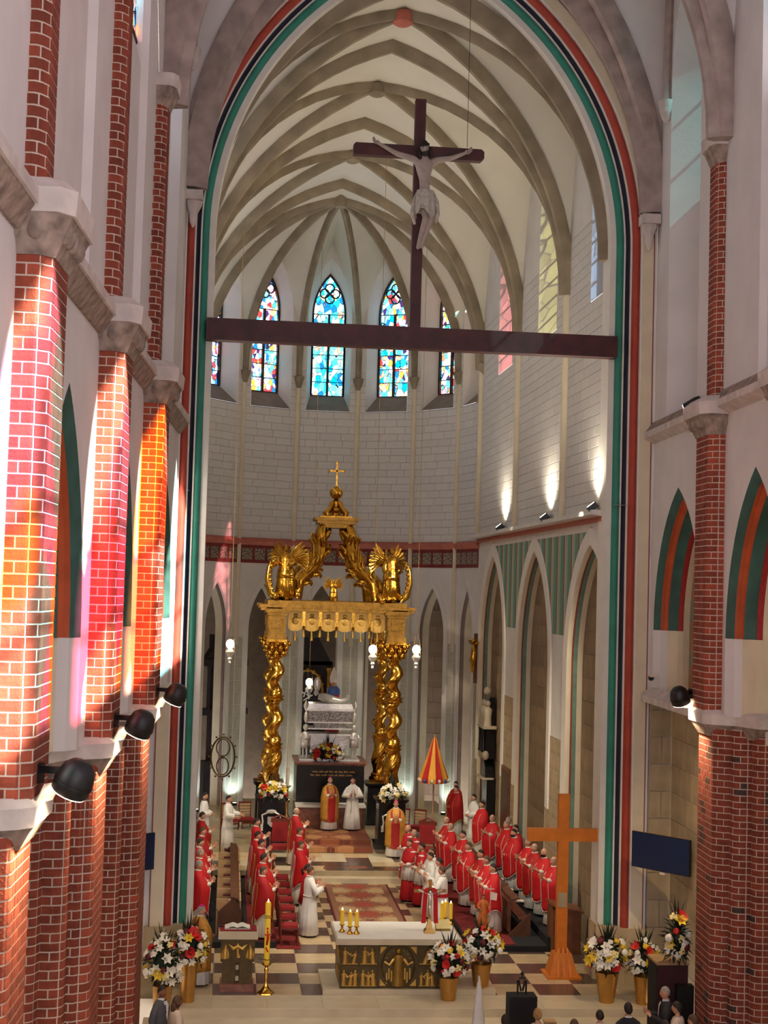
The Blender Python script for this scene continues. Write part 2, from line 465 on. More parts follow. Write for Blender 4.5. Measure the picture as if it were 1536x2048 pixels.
# ---- chancel arch wall and its painted mouldings
A_UC, A_H, A_C, A_SP = .05, 4.66, 2.56, 17.0
mb = MB(); arch_wall(mb, FC, -5.27, 5.72, -.65, 26, [(A_UC, A_H+.65, A_C, A_SP, -1)], nseg=40)
struct(mb.build('wall_chancel', 'plaster'), 'pale plastered wall around the tall chancel arch')
tr = struct(bpy.data.objects.new('trim_1', None), 'painted mouldings of the tall pointed chancel arch'); COL.objects.link(tr)
def band(name, mat, prof, base=1.2, parent=tr, smooth=50):
    m_ = MB(); arch_sweep(m_, FC, A_UC, A_H, A_C, A_SP, base, prof, n=30)
    return m_.build(name, mat, parent, smooth)
band('reveal', 'band_white', [(0, -1.1), (0, -.42), (.14, -.42)])
band('green_band', 'band_green', [(.14, -.42), (.16, -.35), (.21, -.31), (.26, -.31), (.30, -.34)])
band('fillet', 'band_white', [(.30, -.34), (.30, -.30), (.335, -.30)])
band('dark_band', 'band_dark', [(.335, -.30), (.35, -.36), (.40, -.33), (.43, -.24)])
band('fillet', 'band_white', [(.43, -.24), (.43, -.19), (.465, -.19)])
band('red_band', 'band_red', [(.465, -.19), (.48, -.1), (.53, -.05), (.59, -.05), (.63, -.09)])
band('fillet', 'band_white', [(.63, -.09), (.63, .012), (.66, .012)])
band('cream_band', 'cream', [(.66, .012), (.66, .006), (.93, .006)])
band('outline', 'red_line', [(.93, .006), (.93, .012), (.955, .012), (.955, .0)])
for s in (-1, 1):                                          # stone bases of the jambs
    x0 = A_UC+s*4.64
    poly = [(0, -1.1), (0, -.40), (.3, -.28), (.62, .06), (1.06, .06), (1.06, -1.1)]
    for k, (g, z0, z1) in enumerate([(.10, -.65, .35), (.05, .35, .75), (.02, .75, 1.22)]):
        m_ = MB(); m_.prism([(x0+s*(r-(g if r < .9 else -g*.3)), 33.5-d-g*(d > -1)) for r, d in poly], z0, z1)
        m_.build('base_stone', 'ashlar', tr)

# ---- choir right wall: arcade below, clerestory above
ARC = [(35.6, 2.25), (42.35, 2.15), (49.15, 2.15)]; ARC_SP, ARC_RISE = 6.9, 3.15
ARC_H = 2.0; opsA = [(u, h, arc_c(h, ARC_RISE), ARC_SP, -1) for u, h in ARC]
mb = MB(); arch_wall(mb, CR, 34.3, 52.2, -.5, 10.75, opsA, nseg=24)
wr = struct(mb.build('wall_choir_right', 'plaster_choir'), 'pale choir wall on the right with tall pointed arcade')
# lower part of the piers is bare stone: blocks on the faces of the piers
for a, b, zt in [(37.87, 40.18, 5.0), (44.52, 46.98, 5.6), (51.32, 52.18, 7.0)]:
    ashlar(wr, CR, a, b, -.1, zt, .42, .72, 'ashlar', d=0, t=.012, seed=int(a), name='stone')
for u, h in ARC:
    c = arc_c(h, ARC_RISE)
    for nm, mt, pr in [('reveal', 'cream', [(0, -.4), (0, -.25)]), ('green_band', 'arcade_green', [(0, -.25), (.0, -.14)]),
                       ('red_band', 'red_line', [(0, -.14), (0, -.09)]), ('fillet', 'cream', [(0, -.09), (0, .0), (.02, .035)]),
                       ('hood', 'band_white', [(.02, .035), (.42, .05), (.46, 0)])]:
        m_ = MB(); arch_sweep(m_, CR, u, h, c, ARC_SP, -.5 if nm != 'hood' else 3.0, pr, n=16, umin=34.4); m_.build(nm, mt, wr, 40)
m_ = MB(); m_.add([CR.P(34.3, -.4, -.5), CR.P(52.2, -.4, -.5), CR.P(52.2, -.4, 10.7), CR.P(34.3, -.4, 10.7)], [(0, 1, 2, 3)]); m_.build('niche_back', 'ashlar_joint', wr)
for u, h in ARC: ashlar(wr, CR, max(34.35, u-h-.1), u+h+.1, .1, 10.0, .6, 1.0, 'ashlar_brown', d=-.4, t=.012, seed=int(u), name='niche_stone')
# painted drapery in the spandrels
def stripes(name, cols, period, axis=1, rot=0):
    m, nt, b = _nt(name); N = nt.nodes; L = nt.links
    tc = N.new('ShaderNodeTexCoord'); sp = N.new('ShaderNodeSeparateXYZ'); L.new(tc.outputs['Object'], sp.inputs[0])
    mu = N.new('ShaderNodeMath'); mu.operation = 'MULTIPLY'; mu.inputs[1].default_value = 1/period
    L.new(sp.outputs[axis], mu.inputs[0])
    fr_ = N.new('ShaderNodeMath'); fr_.operation = 'FRACT'; L.new(mu.outputs[0], fr_.inputs[0])
    cr = N.new('ShaderNodeValToRGB'); e = cr.color_ramp.elements; cr.color_ramp.interpolation = 'CONSTANT'
    while len(e) < len(cols): e.new(.5)
    for i, (p, c) in enumerate(cols): e[i].position = p; e[i].color = (*lin(c), 1)
    L.new(fr_.outputs[0], cr.inputs['Fac']); L.new(cr.outputs['Color'], b.inputs['Base Color']); b.inputs['Roughness'].default_value = .8
    return m
stripes('drapery', [(0, (104, 146, 128)), (.46, (150, 172, 152)), (.72, (186, 174, 146)), (.88, (140, 70, 56))], .82)
for k, (a, b) in enumerate([(35.6, 42.35), (42.35, 49.15)]):
    m_ = MB(); arch_wall(m_, CR, a+.2, b-.2, 7.75, 10.4, [(u, h+.45, arc_c(h, ARC_RISE), ARC_SP, -1) for u, h in ARC], d=.008, nseg=20)
    m_.build('painted_spandrel', 'drapery', wr)
M('cornice_red', (186, 104, 86), .7, var=.15, scale=3)
m_ = MB(); m_.sweep([CR.P(34.3, 0, 10.62), CR.P(52.2, 0, 10.62)], [(0, -.2), (.06, -.2), (.1, -.06), (.17, .02), (0, .02)], side=(-1, 0, 0)); m_.build('cornice', 'cornice_red', wr)
m_ = MB(); m_.sweep([CR.P(34.3, 0, 10.75), CR.P(52.2, 0, 10.75)], [(0, -.11), (.32, -.11), (.32, .0), (0, .04)], side=(-1, 0, 0)); m_.build('ledge', 'plaster_choir', wr)

# clerestory
WINS_R = [(35.25, .88), (41.3, 1.25), (47.8, 1.25)]
W_SP, W_RISE, W_SILL = 19.6, 2.5, 16.2
opsW = [(u, h, arc_c(h, W_RISE), W_SP, W_SILL) for u, h in WINS_R]
mb = MB(); arch_wall(mb, CR, 34.3, 52.2, 10.75, 24.5, opsW, nseg=20)
wr2 = struct(mb.build('wall_choir_upper', 'joint'), 'white ashlar clerestory wall on the right of the choir')
edges = [34.3, 38.6, 45.2, 52.2]
for k in range(3):
    ashlar(wr2, CR, edges[k], edges[k+1], 10.86, 16.2, .267, .95, 'block', d=.0, t=.012, seed=10+k)
    wu_, wh_ = WINS_R[k]
    for a_, b_ in ((edges[k], wu_-wh_), (wu_+wh_, edges[k+1])):
        if b_-a_ > .1: ashlar(wr2, CR, a_, b_, 16.2, 18.3, .2625, .95, 'block', d=.0, t=.012, seed=40+k)
m_ = MB(); arch_wall(m_, CR, 34.3, 52.2, 18.3, 24.5, [(u, h, arc_c(h, W_RISE), W_SP, W_SILL) for u, h in WINS_R], d=.014, nseg=20); m_.build('plaster', 'plaster_choir', wr2)
def splay(fr, uc, h, rise, sp, sill, depth, hin, sill_in, mat='plaster_choir', sill_mat=None, parent=None):
    """splayed reveal from the wall face to the glass"""
    c1 = arc_c(h, rise); rin = rise*hin/h; c2 = arc_c(hin, rin)
    A = arch_line(uc, h, c1, sp, sill, 0, 10); B = arch_line(uc, hin, c2, sp, sill_in, 0, 10)
    m_ = MB(); m_.grid([[fr.P(u, .014, z) for u, z in A], [fr.P(u, -depth, z) for u, z in B]])
    m_.build('reveal', mat, parent, 50)
    m_ = MB(); m_.add([fr.P(uc-h, .014, sill), fr.P(uc+h, .014, sill), fr.P(uc+hin, -depth, sill_in), fr.P(uc-hin, -depth, sill_in)], [(0, 1, 2, 3)])
    m_.build('sill', sill_mat or mat, parent)
    return hin, c2, sill_in
def glazing(fr, uc, hin, c2, sp, sill, depth, mats, parent, rows=6, cols=2, lead=.035):
    """panes of stained glass between mullion and bars, tracery in the head"""
    d = -depth; t = .02
    zs = [sill+(sp-sill)*i/rows for i in range(rows+1)]
    us = [uc-hin+2*hin*i/cols for i in range(cols+1)]
    for i in range(rows):
        for j in range(cols):
            m_ = MB(); a, b = us[j]+lead, us[j+1]-lead
            z0, z1 = zs[i]+.012, zs[i+1]-.012
            m_.add([fr.P(a, d, z0), fr.P(b, d, z0), fr.P(b, d, z1), fr.P(a, d, z1)], [(0, 1, 2, 3)])
            m_.build('pane', mats[(i+j) % len(mats)], parent)
    A = [p for p in arch_line(uc, hin, c2, sp, sp, 0, 8)]
    m_ = MB(); m_.add([fr.P(u, d, z) for u, z in A], [tuple(range(len(A)))]); m_.build('pane', mats[0], parent)
    f = MB()
    for j in range(cols+1):
        wdt = .09 if 0 < j < cols else .06
        f.slab([fr.P(us[j]-wdt/2, d+.06, sill), fr.P(us[j]+wdt/2, d+.06, sill), fr.P(us[j]+wdt/2, d+.06, sp+.02), fr.P(us[j]-wdt/2, d+.06, sp+.02)], fr.n*-.1)
    for z in zs:
        f.slab([fr.P(uc-hin, d+.04, z-.014), fr.P(uc+hin, d+.04, z-.014), fr.P(uc+hin, d+.04, z+.014), fr.P(uc-hin, d+.04, z+.014)], fr.n*-.05)
    f.build('glazing_bars', 'lead', parent)
    f = MB(); arch_sweep(f, fr, uc, hin, c2, sp, sill, [(-.06, d-.05), (-.06, d+.06), (.03, d+.06)], n=10)
    if cols == 2:
        h2 = hin/2
        for s in (-1, 1):
            ln = arch_line(uc+s*h2, h2, 0.05, sp-.12, sp-.12, 0, 6)
            f.tube([fr.P(u, d+.02, z) for u, z in ln], .035, 6)
        top = sp+arc_z(0, hin, c2); q = hin*.34; zc = sp+(top-sp)*.52
        for dx, dz in ((0, q*.95), (0, -q*.95), (q*.95, 0), (-q*.95, 0)):
            f.tube([fr.P(uc+dx+q*.8*math.cos(2*PI*i/14), d+.02, zc+dz+q*.8*math.sin(2*PI*i/14)) for i in range(15)], .032, 6, cap=False)
    f.build('tracery', 'lead', parent, 40)
WN = [0]
def window(fr, uc, h, rise, sp, sill, depth, hin, sill_in, mats, label, rows=6, cols=2, mat='plaster_choir', sill_mat=None):
    WN[0] += 1
    wd = struct(bpy.data.objects.new('window_%d' % WN[0], None), label); COL.objects.link(wd)
    hin, c2, si = splay(fr, uc, h, rise, sp, sill, depth, hin, sill_in, mat, sill_mat, wd)
    glazing(fr, uc, hin, c2, sp, si, depth, mats, wd, rows, cols)
    return wd
for k, (u, h) in enumerate(WINS_R):
    window(CR, u, h, W_RISE, W_SP, W_SILL, 1.35, h-.12, 16.9, [['glass_choir_blue'], ['glass_choir_yellow'], ['glass_choir_orange']][k], ['tall stained glass window nearest the chancel arch in the right choir wall', 'middle window in the right choir wall', 'far window in the right choir wall, next to the apse'][k], rows=5)
def shaft(fr, u, z0, z1, r, parent, name='wall_shaft', d=0.):
    m_ = MB(); m_.tube([fr.P(u, d+r*.5, z0), fr.P(u, d+r*.5, z1)], r, 10); m_.build(name, 'cream', parent, 40)
    m_ = MB(); m_.slab([fr.P(u+r*.9, d, z0), fr.P(u+r*1.5, d, z0), fr.P(u+r*1.5, d, z1), fr.P(u+r*.9, d, z1)], fr.n*.03); m_.build('painted_line', 'red_line', parent)
for u in (38.6, 45.2, 52.15): shaft(CR, u, 10.75, 17.0, .11, wr2)

# left choir wall (mostly hidden behind the arch)
mb = MB(); ops = [(u-.3, 1.3, arc_c(1.3, 2.4), 6.6, -1) for u in (38.0, 44.0, 49.8)]
arch_wall(mb, CLW, 34.3, 52.25, -.5, 10.75, ops)
arch_wall(mb, CLW, 34.3, 52.25, 10.75, 24.5, [(u, .9, arc_c(.9, 1.7), 19.6, 16.4) for u in (36.4, 41.9, 48.7)])
wl = struct(mb.build('wall_choir_left', 'plaster_choir'), 'pale left choir wall half hidden behind the chancel arch')
m_ = MB(); m_.sweep([CLW.P(34.3, 0, 10.75), CLW.P(52.25, 0, 10.75)], [(0, -.2), (.2, -.11), (.2, .0), (0, .1)], side=CLW.n); m_.build('ledge', 'cornice_red', wl)
for k, u in enumerate((36.4, 41.9, 48.7)):
    m_ = MB(); A = [(u-.9, 16.4)]+arch_line(u, .9, arc_c(.9, 1.7), 19.6, 19.6, 0, 8)+[(u+.9, 16.4)]
    m_.add([CLW.P(a, -.3, z) for a, z in A], [tuple(range(len(A)))]); m_.build('pane', 'glass_mix2', wl)

# ---- apse: seven facets
def frieze_mat():
    m, nt, b = _nt('frieze'); N = nt.nodes; L = nt.links
    tc = N.new('ShaderNodeTexCoord'); v = N.new('ShaderNodeTexNoise'); v.inputs['Scale'].default_value = 7; v.inputs['Detail'].default_value = 2
    L.new(tc.outputs['Object'], v.inputs['Vector'])
    cr = N.new('ShaderNodeValToRGB'); e = cr.color_ramp.elements
    e[0].position = .47; e[0].color = (*lin((96, 84, 74)), 1); e[1].position = .55; e[1].color = (*lin((170, 152, 132)), 1)
    L.new(v.outputs['Fac'], cr.inputs['Fac']); L.new(cr.outputs['Color'], b.inputs['Base Color']); b.inputs['Roughness'].default_value = .9
frieze_mat(); M('frieze_red', (124, 48, 42), .8, var=.2)
APF = []
glassmats = [['glass_warm'], ['glass_warm', 'glass_mix'], ['glass_mix', 'glass_cyan'], ['glass_cyan'], ['glass_mix2', 'glass_mix'], ['glass_mix'], ['glass_mix2']]
alab = ['right end of the apse, mostly hidden in its reveal', 'second from the right in the apse', 'right of the middle window in the apse', 'in the middle of the apse, bright cyan', 'left of the middle window in the apse', 'second from the left in the apse', 'left end of the apse']
for i in range(APN):
    a, b = Vector((*APV[i], 0)), Vector((*APV[i+1], 0)); mid = (a+b)/2
    fr = Fr(mid[:2], (a-b)[:2], (Vector((*AP_C, 0))-mid)[:2]); APF.append(fr)
    hw = (a-b).length/2
    opL = [(0, .64, arc_c(.64, 1.75), 7.2, -1)]
    mb = MB(); arch_wall(mb, fr, -hw, hw, -.5, 10.5, opL, nseg=14)
    wa = struct(mb.build('wall_apse_%d' % (i+1), 'plaster_choir'))
    for a_, b_ in ((-hw+.02, -.64), (.64, hw-.02)): ashlar(wa, fr, a_, b_, .3, 6.9, .45, .42, 'ashlar_pale', t=.01, seed=i, jit=.1, name='stone')
    for nm, mt, pr in [('reveal', 'cream', [(0, -.55), (0, -.2)]), ('dark_band', 'window_stone', [(0, -.2), (0, -.07)]), ('red_band', 'red_line', [(0, -.07), (0, -.04)]), ('hood', 'plaster_choir', [(0, -.04), (.03, .03), (.22, .04), (.25, 0)])]:
        m_ = MB(); arch_sweep(m_, fr, 0, .64, opL[0][2], 7.2, -.5, pr, n=12); m_.build(nm, mt, wa, 40)
    # frieze of painted panels under a cornice
    m_ = MB(); m_.slab([fr.P(-hw, .0, 9.72), fr.P(hw, .0, 9.72), fr.P(hw, .0, 10.4), fr.P(-hw, .0, 10.4)], fr.n*.03); m_.build('frieze_ground', 'frieze_red', wa)
    for k in range(4):
        u0 = -hw+.14+k*(2*hw-.2)/4
        block(wa, fr, u0, u0+(2*hw-.2)/4-.1, 9.84, 10.28, .03, .02, 'frieze', name='frieze_panel')
    m_ = MB(); m_.sweep([fr.P(-hw-.05, 0, 10.48), fr.P(hw+.05, 0, 10.48)], [(0, -.08), (.07, -.08), (.16, .06), (.16, .12), (0, .2)], side=fr.n); m_.build('cornice', 'cornice_red', wa)
    # upper wall
    opU = [(0, .86, arc_c(.86, 2.1), 19.7, 15.75)]
    mb = MB(); arch_wall(mb, fr, -hw, hw, 10.5, 23.2, opU, nseg=14)
    wu = struct(mb.build('wall_apse_upper_%d' % (i+1), 'joint'))
    ashlar(wu, fr, -hw, hw, 10.68, 15.72, .28, .8, 'block', seed=20+i)
    for a_, b_ in ((-hw, -.86), (.86, hw)): ashlar(wu, fr, a_, b_, 15.72, 17.3, .2634, .5, 'block', seed=30+i)
    m_ = MB(); arch_wall(m_, fr, -hw, hw, 17.3, 23.2, opU, d=.013, nseg=14); m_.build('plaster', 'plaster_choir', wu)
    window(fr, 0, .86, 2.1, 19.7, 15.75, .8, .66, 16.45, glassmats[i], 'stained glass window '+alab[i], sill_mat='window_stone')
    fv = Fr(APV[i], (a-b)[:2], (Vector((*AP_C, 0))-a)[:2])
    if i > 0:
        shaft(fv, 0, 6.6, 17.2, .1, wu, d=-.03)

# ---- choir vault: webs and ribs
VZ, VR = 16.9, 6.6
def hprof(t, a=4.9, rise=VR):
    c = arc_c(a, rise); return math.sqrt(max(0, (a+c)**2-(min(1, t)*a+c)**2))
def SN(s): return math.sin(s*PI/2)
def groin(y0, y1, xl, xr, z0, rise, a, n=24):
    """xl,xr: functions of y; returns grid of points"""
    rows = []
    for j in range(n+1):
        v = SN(-1+2*j/n); y = y0+(y1-y0)*(v+1)/2; row = []
        for i in range(n+1):
            u = SN(-1+2*i/n); x = xl(y)+(xr(y)-xl(y))*(u+1)/2
            row.append((x, y, z0+max(hprof(abs(u), a, rise), hprof(abs(v), a, rise))))
        rows.append(row)
    mb = MB(); vs = [p for r in rows for p in r]; fs = []
    for j in range(n):
        for i in range(n):
            q = (j*(n+1)+i, j*(n+1)+i+1, (j+1)*(n+1)+i+1, (j+1)*(n+1)+i)
            if (i-n/2+.5)*(j-n/2+.5) > 0: fs += [(q[0], q[1], q[2]), (q[0], q[2], q[3])]
            else: fs += [(q[0], q[1], q[3]), (q[1], q[2], q[3])]
    return mb.add(vs, fs)
RIB = [(-.15, .12), (-.15, -.06), (-.06, -.24), (.06, -.24), (.15, -.06), (.15, .12)]
XL = lambda y: -3.47-.0437*y
XR = lambda y: 4.8
ce = struct(bpy.data.objects.new('ceiling_choir', None), 'ribbed gothic vault of the choir with white webs'); COL.objects.link(ce)
BAYS = [(34.3, 38.6), (38.6, 45.2), (45.2, 52.2)]
def xat(y, u): return XL(y)+(XR(y)-XL(y))*(u+1)/2
for k, (y0, y1) in enumerate(BAYS):
    groin(y0, y1, XL, XR, VZ, VR, 4.9).build('web', 'vault_web', ce, 'all')
    yc = (y0+y1)/2
    for s in (-1, 1):
        pts = []
        for i in range(25):
            t = SN(-1+i/12); y = yc+t*(y1-y0)/2
            pts.append((xat(y, t*s), y, VZ-.02+hprof(abs(t))))
        m_ = MB(); m_.sweep(pts, [(a*.85, b*.85) for a, b in RIB]); m_.build('rib', 'rib_stone', ce, 30)
    m_ = MB(); m_.lathe([(.1, .1), (.26, .05), (.3, -.05), (.26, -.22), (.16, -.28), (.02, -.3)], 16, (xat(yc, 0), yc, VZ+VR-.12)); m_.build('boss', 'rib_stone' if k else 'cornice_red', ce, 40)
for y in (34.35, 38.6, 45.2, 52.2):
    pts = [(xat(y, SN(-1+i/14)), y, VZ-.04+hprof(abs(SN(-1+i/14)))) for i in range(29)]
    m_ = MB(); m_.sweep(pts, [(a*1.1, b*1.15) for a, b in RIB]); m_.build('transverse_rib', 'rib_stone', ce, 30)
# apse vault
BO = Vector((-.45, 53.4, VZ+VR-.35))
def aprib(i, n=14):
    V = Vector((*APV[i], VZ+.2)); pts = []
    for k in range(n+1):
        t = 1-SN(1-k/n); h = hprof(1-t)/hprof(0)
        pts.append(Vector((V.x+(BO.x-V.x)*t, V.y+(BO.y-V.y)*t, V.z+(BO.z-V.z)*h)))
    return pts
for i in range(APN):
    fr = APF[i]; hw = (Vector((*APV[i], 0))-Vector((*APV[i+1], 0))).length/2; n = 14
    cW = arc_c(hw, 5.2)
    for s, rb in ((1, aprib(i)), (-1, aprib(i+1))):
        rows = []
        for k in range(n+1):
            u = s*hw*SN(1-k/n)
            wpt = fr.P(u, .0, VZ+.25+arc_z(u, hw, cW)*(5.2/5.2))
            rows.append([rb[k].lerp(wpt, q/5) for q in range(6)])
        m_ = MB(); m_.grid(rows); m_.build('web', 'vault_web', ce, 'all')
for i in range(APN+1):
    m_ = MB(); m_.sweep(aprib(i), [(a*.75, b*.8) for a, b in RIB]); m_.build('rib', 'rib_stone', ce, 30)
    m_ = MB(); m_.lathe([(.08, -.3), (.14, -.1), (.2, .05), (.2, .16)], 10, (APV[i][0]*.985-.006, APV[i][1]-.06, VZ)); m_.build('capital', 'rib_stone', ce, 40)
for i, s in ((0, 1), (APN, -1)):                            # webs between the last transverse rib and the apse ribs
    rb = aprib(i); rows = []
    for k in range(15):
        t = s*SN(1-k/14); wpt = Vector((xat(52.2, t), 52.2, VZ+hprof(abs(t))))
        rows.append([rb[k].lerp(wpt, q/3) for q in range(4)])
    m_ = MB(); m_.grid(rows); m_.build('web', 'vault_web', ce, 'all')
for i in (0, 1):                                            # unseen fins added outside the apse to block stray sun
    a_ = PI*i/APN; dv = Vector((math.cos(a_), math.sin(a_), 0)); p0 = Vector((*APV[i], 0))+dv*.95; nv = Vector((-dv.y, dv.x, 0))*.3
    m_ = MB(); m_.slab([p0+nv, p0-nv, p0-nv+dv*2.4, p0+nv+dv*2.4], (0, 0, 21.5)); struct(m_.build('sun_block_fin_%d' % (i+1), 'ashlar'), 'unseen fin added outside the apse to block the sun')
m_ = MB(); m_.lathe([(.12, .2), (.24, .1), (.26, -.2), (.2, -.35), (.02, -.36)], 14, BO); m_.build('boss', 'rib_stone', ce, 40)

# ---- ambulatory behind the arcade
mb = MB(); wv = []
W = [(8.5, 33.6), (8.5, 52.2)]+[(AP_C[0]+9.0*math.cos(PI*i/9), AP_C[1]+9.0*math.sin(PI*i/9)) for i in range(1, 9)]+[(-9.4, 52.2), (-9.4, 33.6)]
for p, q in zip(W, W[1:]): mb.add([(*p, -.5), (*q, -.5), (*q, 11.0), (*p, 11.0)], [(0, 1, 2, 3)])
mb.add([(8.5, 34.4, -.5), (5.35, 34.4, -.5), (5.35, 34.4, 11), (8.5, 34.4, 11)], [(0, 1, 2, 3)])
mb.add([(-9.4, 34.4, -.5), (-5.3, 34.4, -.5), (-5.3, 34.4, 11), (-9.4, 34.4, 11)], [(0, 1, 2, 3)])
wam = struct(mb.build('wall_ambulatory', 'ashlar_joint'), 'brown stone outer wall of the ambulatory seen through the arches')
FA = Fr((8.5, 0), (0, 1), (-1, 0))
for i in range(1, 4):
    p, q = Vector((*W[i], 0)), Vector((*W[i+1], 0)); fa = Fr(((p+q)/2)[:2], (p-q)[:2], (Vector((*AP_C, 0))-(p+q)/2)[:2])
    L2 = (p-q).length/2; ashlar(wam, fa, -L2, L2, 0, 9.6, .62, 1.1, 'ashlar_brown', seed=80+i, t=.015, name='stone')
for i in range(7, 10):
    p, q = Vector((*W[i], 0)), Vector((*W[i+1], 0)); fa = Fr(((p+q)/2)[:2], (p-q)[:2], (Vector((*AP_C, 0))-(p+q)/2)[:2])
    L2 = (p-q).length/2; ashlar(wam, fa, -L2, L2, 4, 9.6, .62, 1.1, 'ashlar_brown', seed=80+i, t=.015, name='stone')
mb = MB(); vs = [(x, y, 10.95) for x, y in W]; inn = [(4.85, 33.6), (4.85, 52.2)]+[(AP_C[0]+5.4*math.cos(PI*i/9), AP_C[1]+5.4*math.sin(PI*i/9)) for i in range(1, 9)]+[(-5.75, 52.2), (-5.0, 33.6)]
mb.grid([vs, [(x, y, 10.95) for x, y in inn]]); struct(mb.build('ceiling_ambulatory', 'plaster'), 'pale ceiling of the ambulatory')

# ---- nave walls, arcades, clerestory
def nave_side(fr, name, label, bays, ups, wins, blind, umin, umax, glass):
    ops = [(u, h, arc_c(h, 3.15), 8.07, -2) for u, h in bays]
    mb = MB(); arch_wall(mb, fr, umin, umax, 6.6, 12.5, ops, nseg=20)
    opsl = [(u, h+(.45 if fr is NR else .95) if u > 30 else h+(.75 if fr is NR else 1.28), arc_c(h, 3.15), 20, -2) for u, h in bays]
    arch_wall(mb, fr, umin, umax, -.65, 6.6, opsl, nseg=4)
    wn = struct(mb.build(name, 'plaster'), label)
    for k, (u, h) in enumerate(bays):
        c = arc_c(h, 3.15)
        for nm, mt, pr in [('green_band', 'dkgreen_paint', [(0, 0), (-.06, -.05), (-.17, -.08), (-.2, -.12)]), ('orange_band', 'orange_paint', [(-.2, -.12), (-.2, -.2), (-.26, -.26), (-.33, -.26)]),
                           ('green_band', 'dkgreen_paint', [(-.33, -.26), (-.36, -.36), (-.44, -.45), (-.5, -.45)]), ('red_band', 'orphrey_red', [(-.5, -.45), (-.53, -.5), (-.53, -.56)])]:
            m_ = MB(); arch_sweep(m_, fr, u, h, c, 8.07, 8.07, pr, n=14); m_.build(nm, mt, wn, 40)
        for nm, mt, pr in [('jamb', 'plaster', [(0, 0), (-.2, -.12), (-.26, -.26)]), ('jamb', 'cream', [(-.26, -.26), (-.5, -.45), (-.53, -.56), (-.53, -1.0)])]:
            m_ = MB(); rows = [[fr.P(u-h-r, d, 6.6), fr.P(u-h-r, d, 8.07)] for r, d in pr]; m_.grid(rows); m_.grid([[fr.P(u+h+r, d, 6.6), fr.P(u+h+r, d, 8.07)] for r, d in pr]); m_.build(nm, mt, wn)
        m_ = MB(); arch_sweep(m_, fr, u, h-.53, c, 8.07, 8.07, [(0, -.56), (0, -1.0)], n=14); m_.build('soffit', 'cream', wn, 40)
    # string course with carved underside
    m_ = MB(); m_.sweep([fr.P(umin, 0, 12.55), fr.P(umax, 0, 12.55)], [(0, -.34), (.04, -.34), (.2, -.12), (.2, -.1), (0, -.1)], side=fr.n); m_.build('carved_frieze', 'carved_stone', wn)
    m_ = MB(); m_.sweep([fr.P(umin, 0, 12.55), fr.P(umax, 0, 12.55)], [(0, -.1), (.24, -.1), (.24, .04), (.0, .16)], side=fr.n); m_.build('string_course', 'capital_stone', wn)
    # clerestory with tall recesses, glass in their heads
    opc = [(u, h, arc_c(h, 2.6), 20.3, 12.75) for u, h in wins]
    mb = MB(); arch_wall(mb, fr, umin, umax, 12.5, 26.5, opc, nseg=20)
    wu = struct(mb.build(name+'_upper', 'plaster'))
    for k, (u, h) in enumerate(wins):
        dp = .75 if u > 30 else .12; hin = h-(.3 if u > 30 else .1); c1 = arc_c(h, 2.6); c2 = arc_c(hin, 2.6*hin/h)
        A = arch_line(u, h, c1, 20.3, 12.75, 0, 10); B = arch_line(u, hin, c2, 20.3, 12.75, 0, 10)
        m_ = MB(); m_.grid([[fr.P(a, 0, z) for a, z in A], [fr.P(a, -dp, z) for a, z in B]]); m_.build('recess', 'plaster', wu, 50)
        m_ = MB(); m_.add([fr.P(u-hin, -dp, 12.75), fr.P(u+hin, -dp, 12.75), fr.P(u+hin, -dp, 17.6), fr.P(u-hin, -dp, 17.6)], [(0, 1, 2, 3)])
        m_.add([fr.P(u-h, 0, 12.75), fr.P(u+h, 0, 12.75), fr.P(u+hin, -dp, 12.75), fr.P(u-hin, -dp, 12.75)], [(0, 1, 2, 3)])
        m_.add([fr.P(u-hin, -dp, 17.6), fr.P(u+hin, -dp, 17.6), fr.P(u+hin, -dp-.1, 18.0), fr.P(u-hin, -dp-.1, 18.0)], [(0, 1, 2, 3)])
        m_.build('recess_back', 'plaster', wu)
        WN[0] += 1
        wd = struct(bpy.data.objects.new('window_%d' % WN[0], None)); COL.objects.link(wd)
        m_ = MB(); arch_sweep(m_, fr, u, hin, c2, 20.3, 17.6, [(0, -dp+.01), (0, -dp-.12)], n=10); m_.build('frame', 'plaster', wd)
        m_ = MB(); A = [(u-hin, 18.0)]+arch_line(u, hin, c2, 20.3, 20.3, 0, 10)+[(u+hin, 18.0)]
        m_.add([fr.P(a, -dp-.1, z) for a, z in A], [tuple(range(len(A)))]); m_.build('pane', glass if glass != 'sunny' else {31: 'glass_dim', 24: 'glass_nave_pale', 18: 'glass_nave_orange', 12: 'glass_nave_pink', 6: 'glass_nave_gold'}[int(u)], wd)
        m_ = MB(); m_.slab([fr.P(u-.04, -dp-.07, 18), fr.P(u+.04, -dp-.07, 18), fr.P(u+.04, -dp-.07, 21.5), fr.P(u-.04, -dp-.07, 21.5)], fr.n*-.06)
        for z in (18.0, 19.1, 20.3): m_.slab([fr.P(u-hin, -dp-.07, z-.03), fr.P(u+hin, -dp-.07, z-.03), fr.P(u+hin, -dp-.07, z+.03), fr.P(u-hin, -dp-.07, z+.03)], fr.n*-.05)
        m_.build('glazing_bars', 'lead', wd)
    return wn
PIER_L = [15.2, 21.1, 26.8]; PIER_R = [28.2, 23.3]
wnl = nave_side(NL, 'wall_nave_left', 'white plastered nave wall on the left behind the brick piers', [(12.25, 1.7), (18.15, 1.7), (23.95, 1.6), (30.5, 2.3)], None,
                [(12.2, 1.15), (18.15, 1.15), (23.95, 1.15), (30.4, 1.15)], False, 0, 33.55, 'glass_mix2')
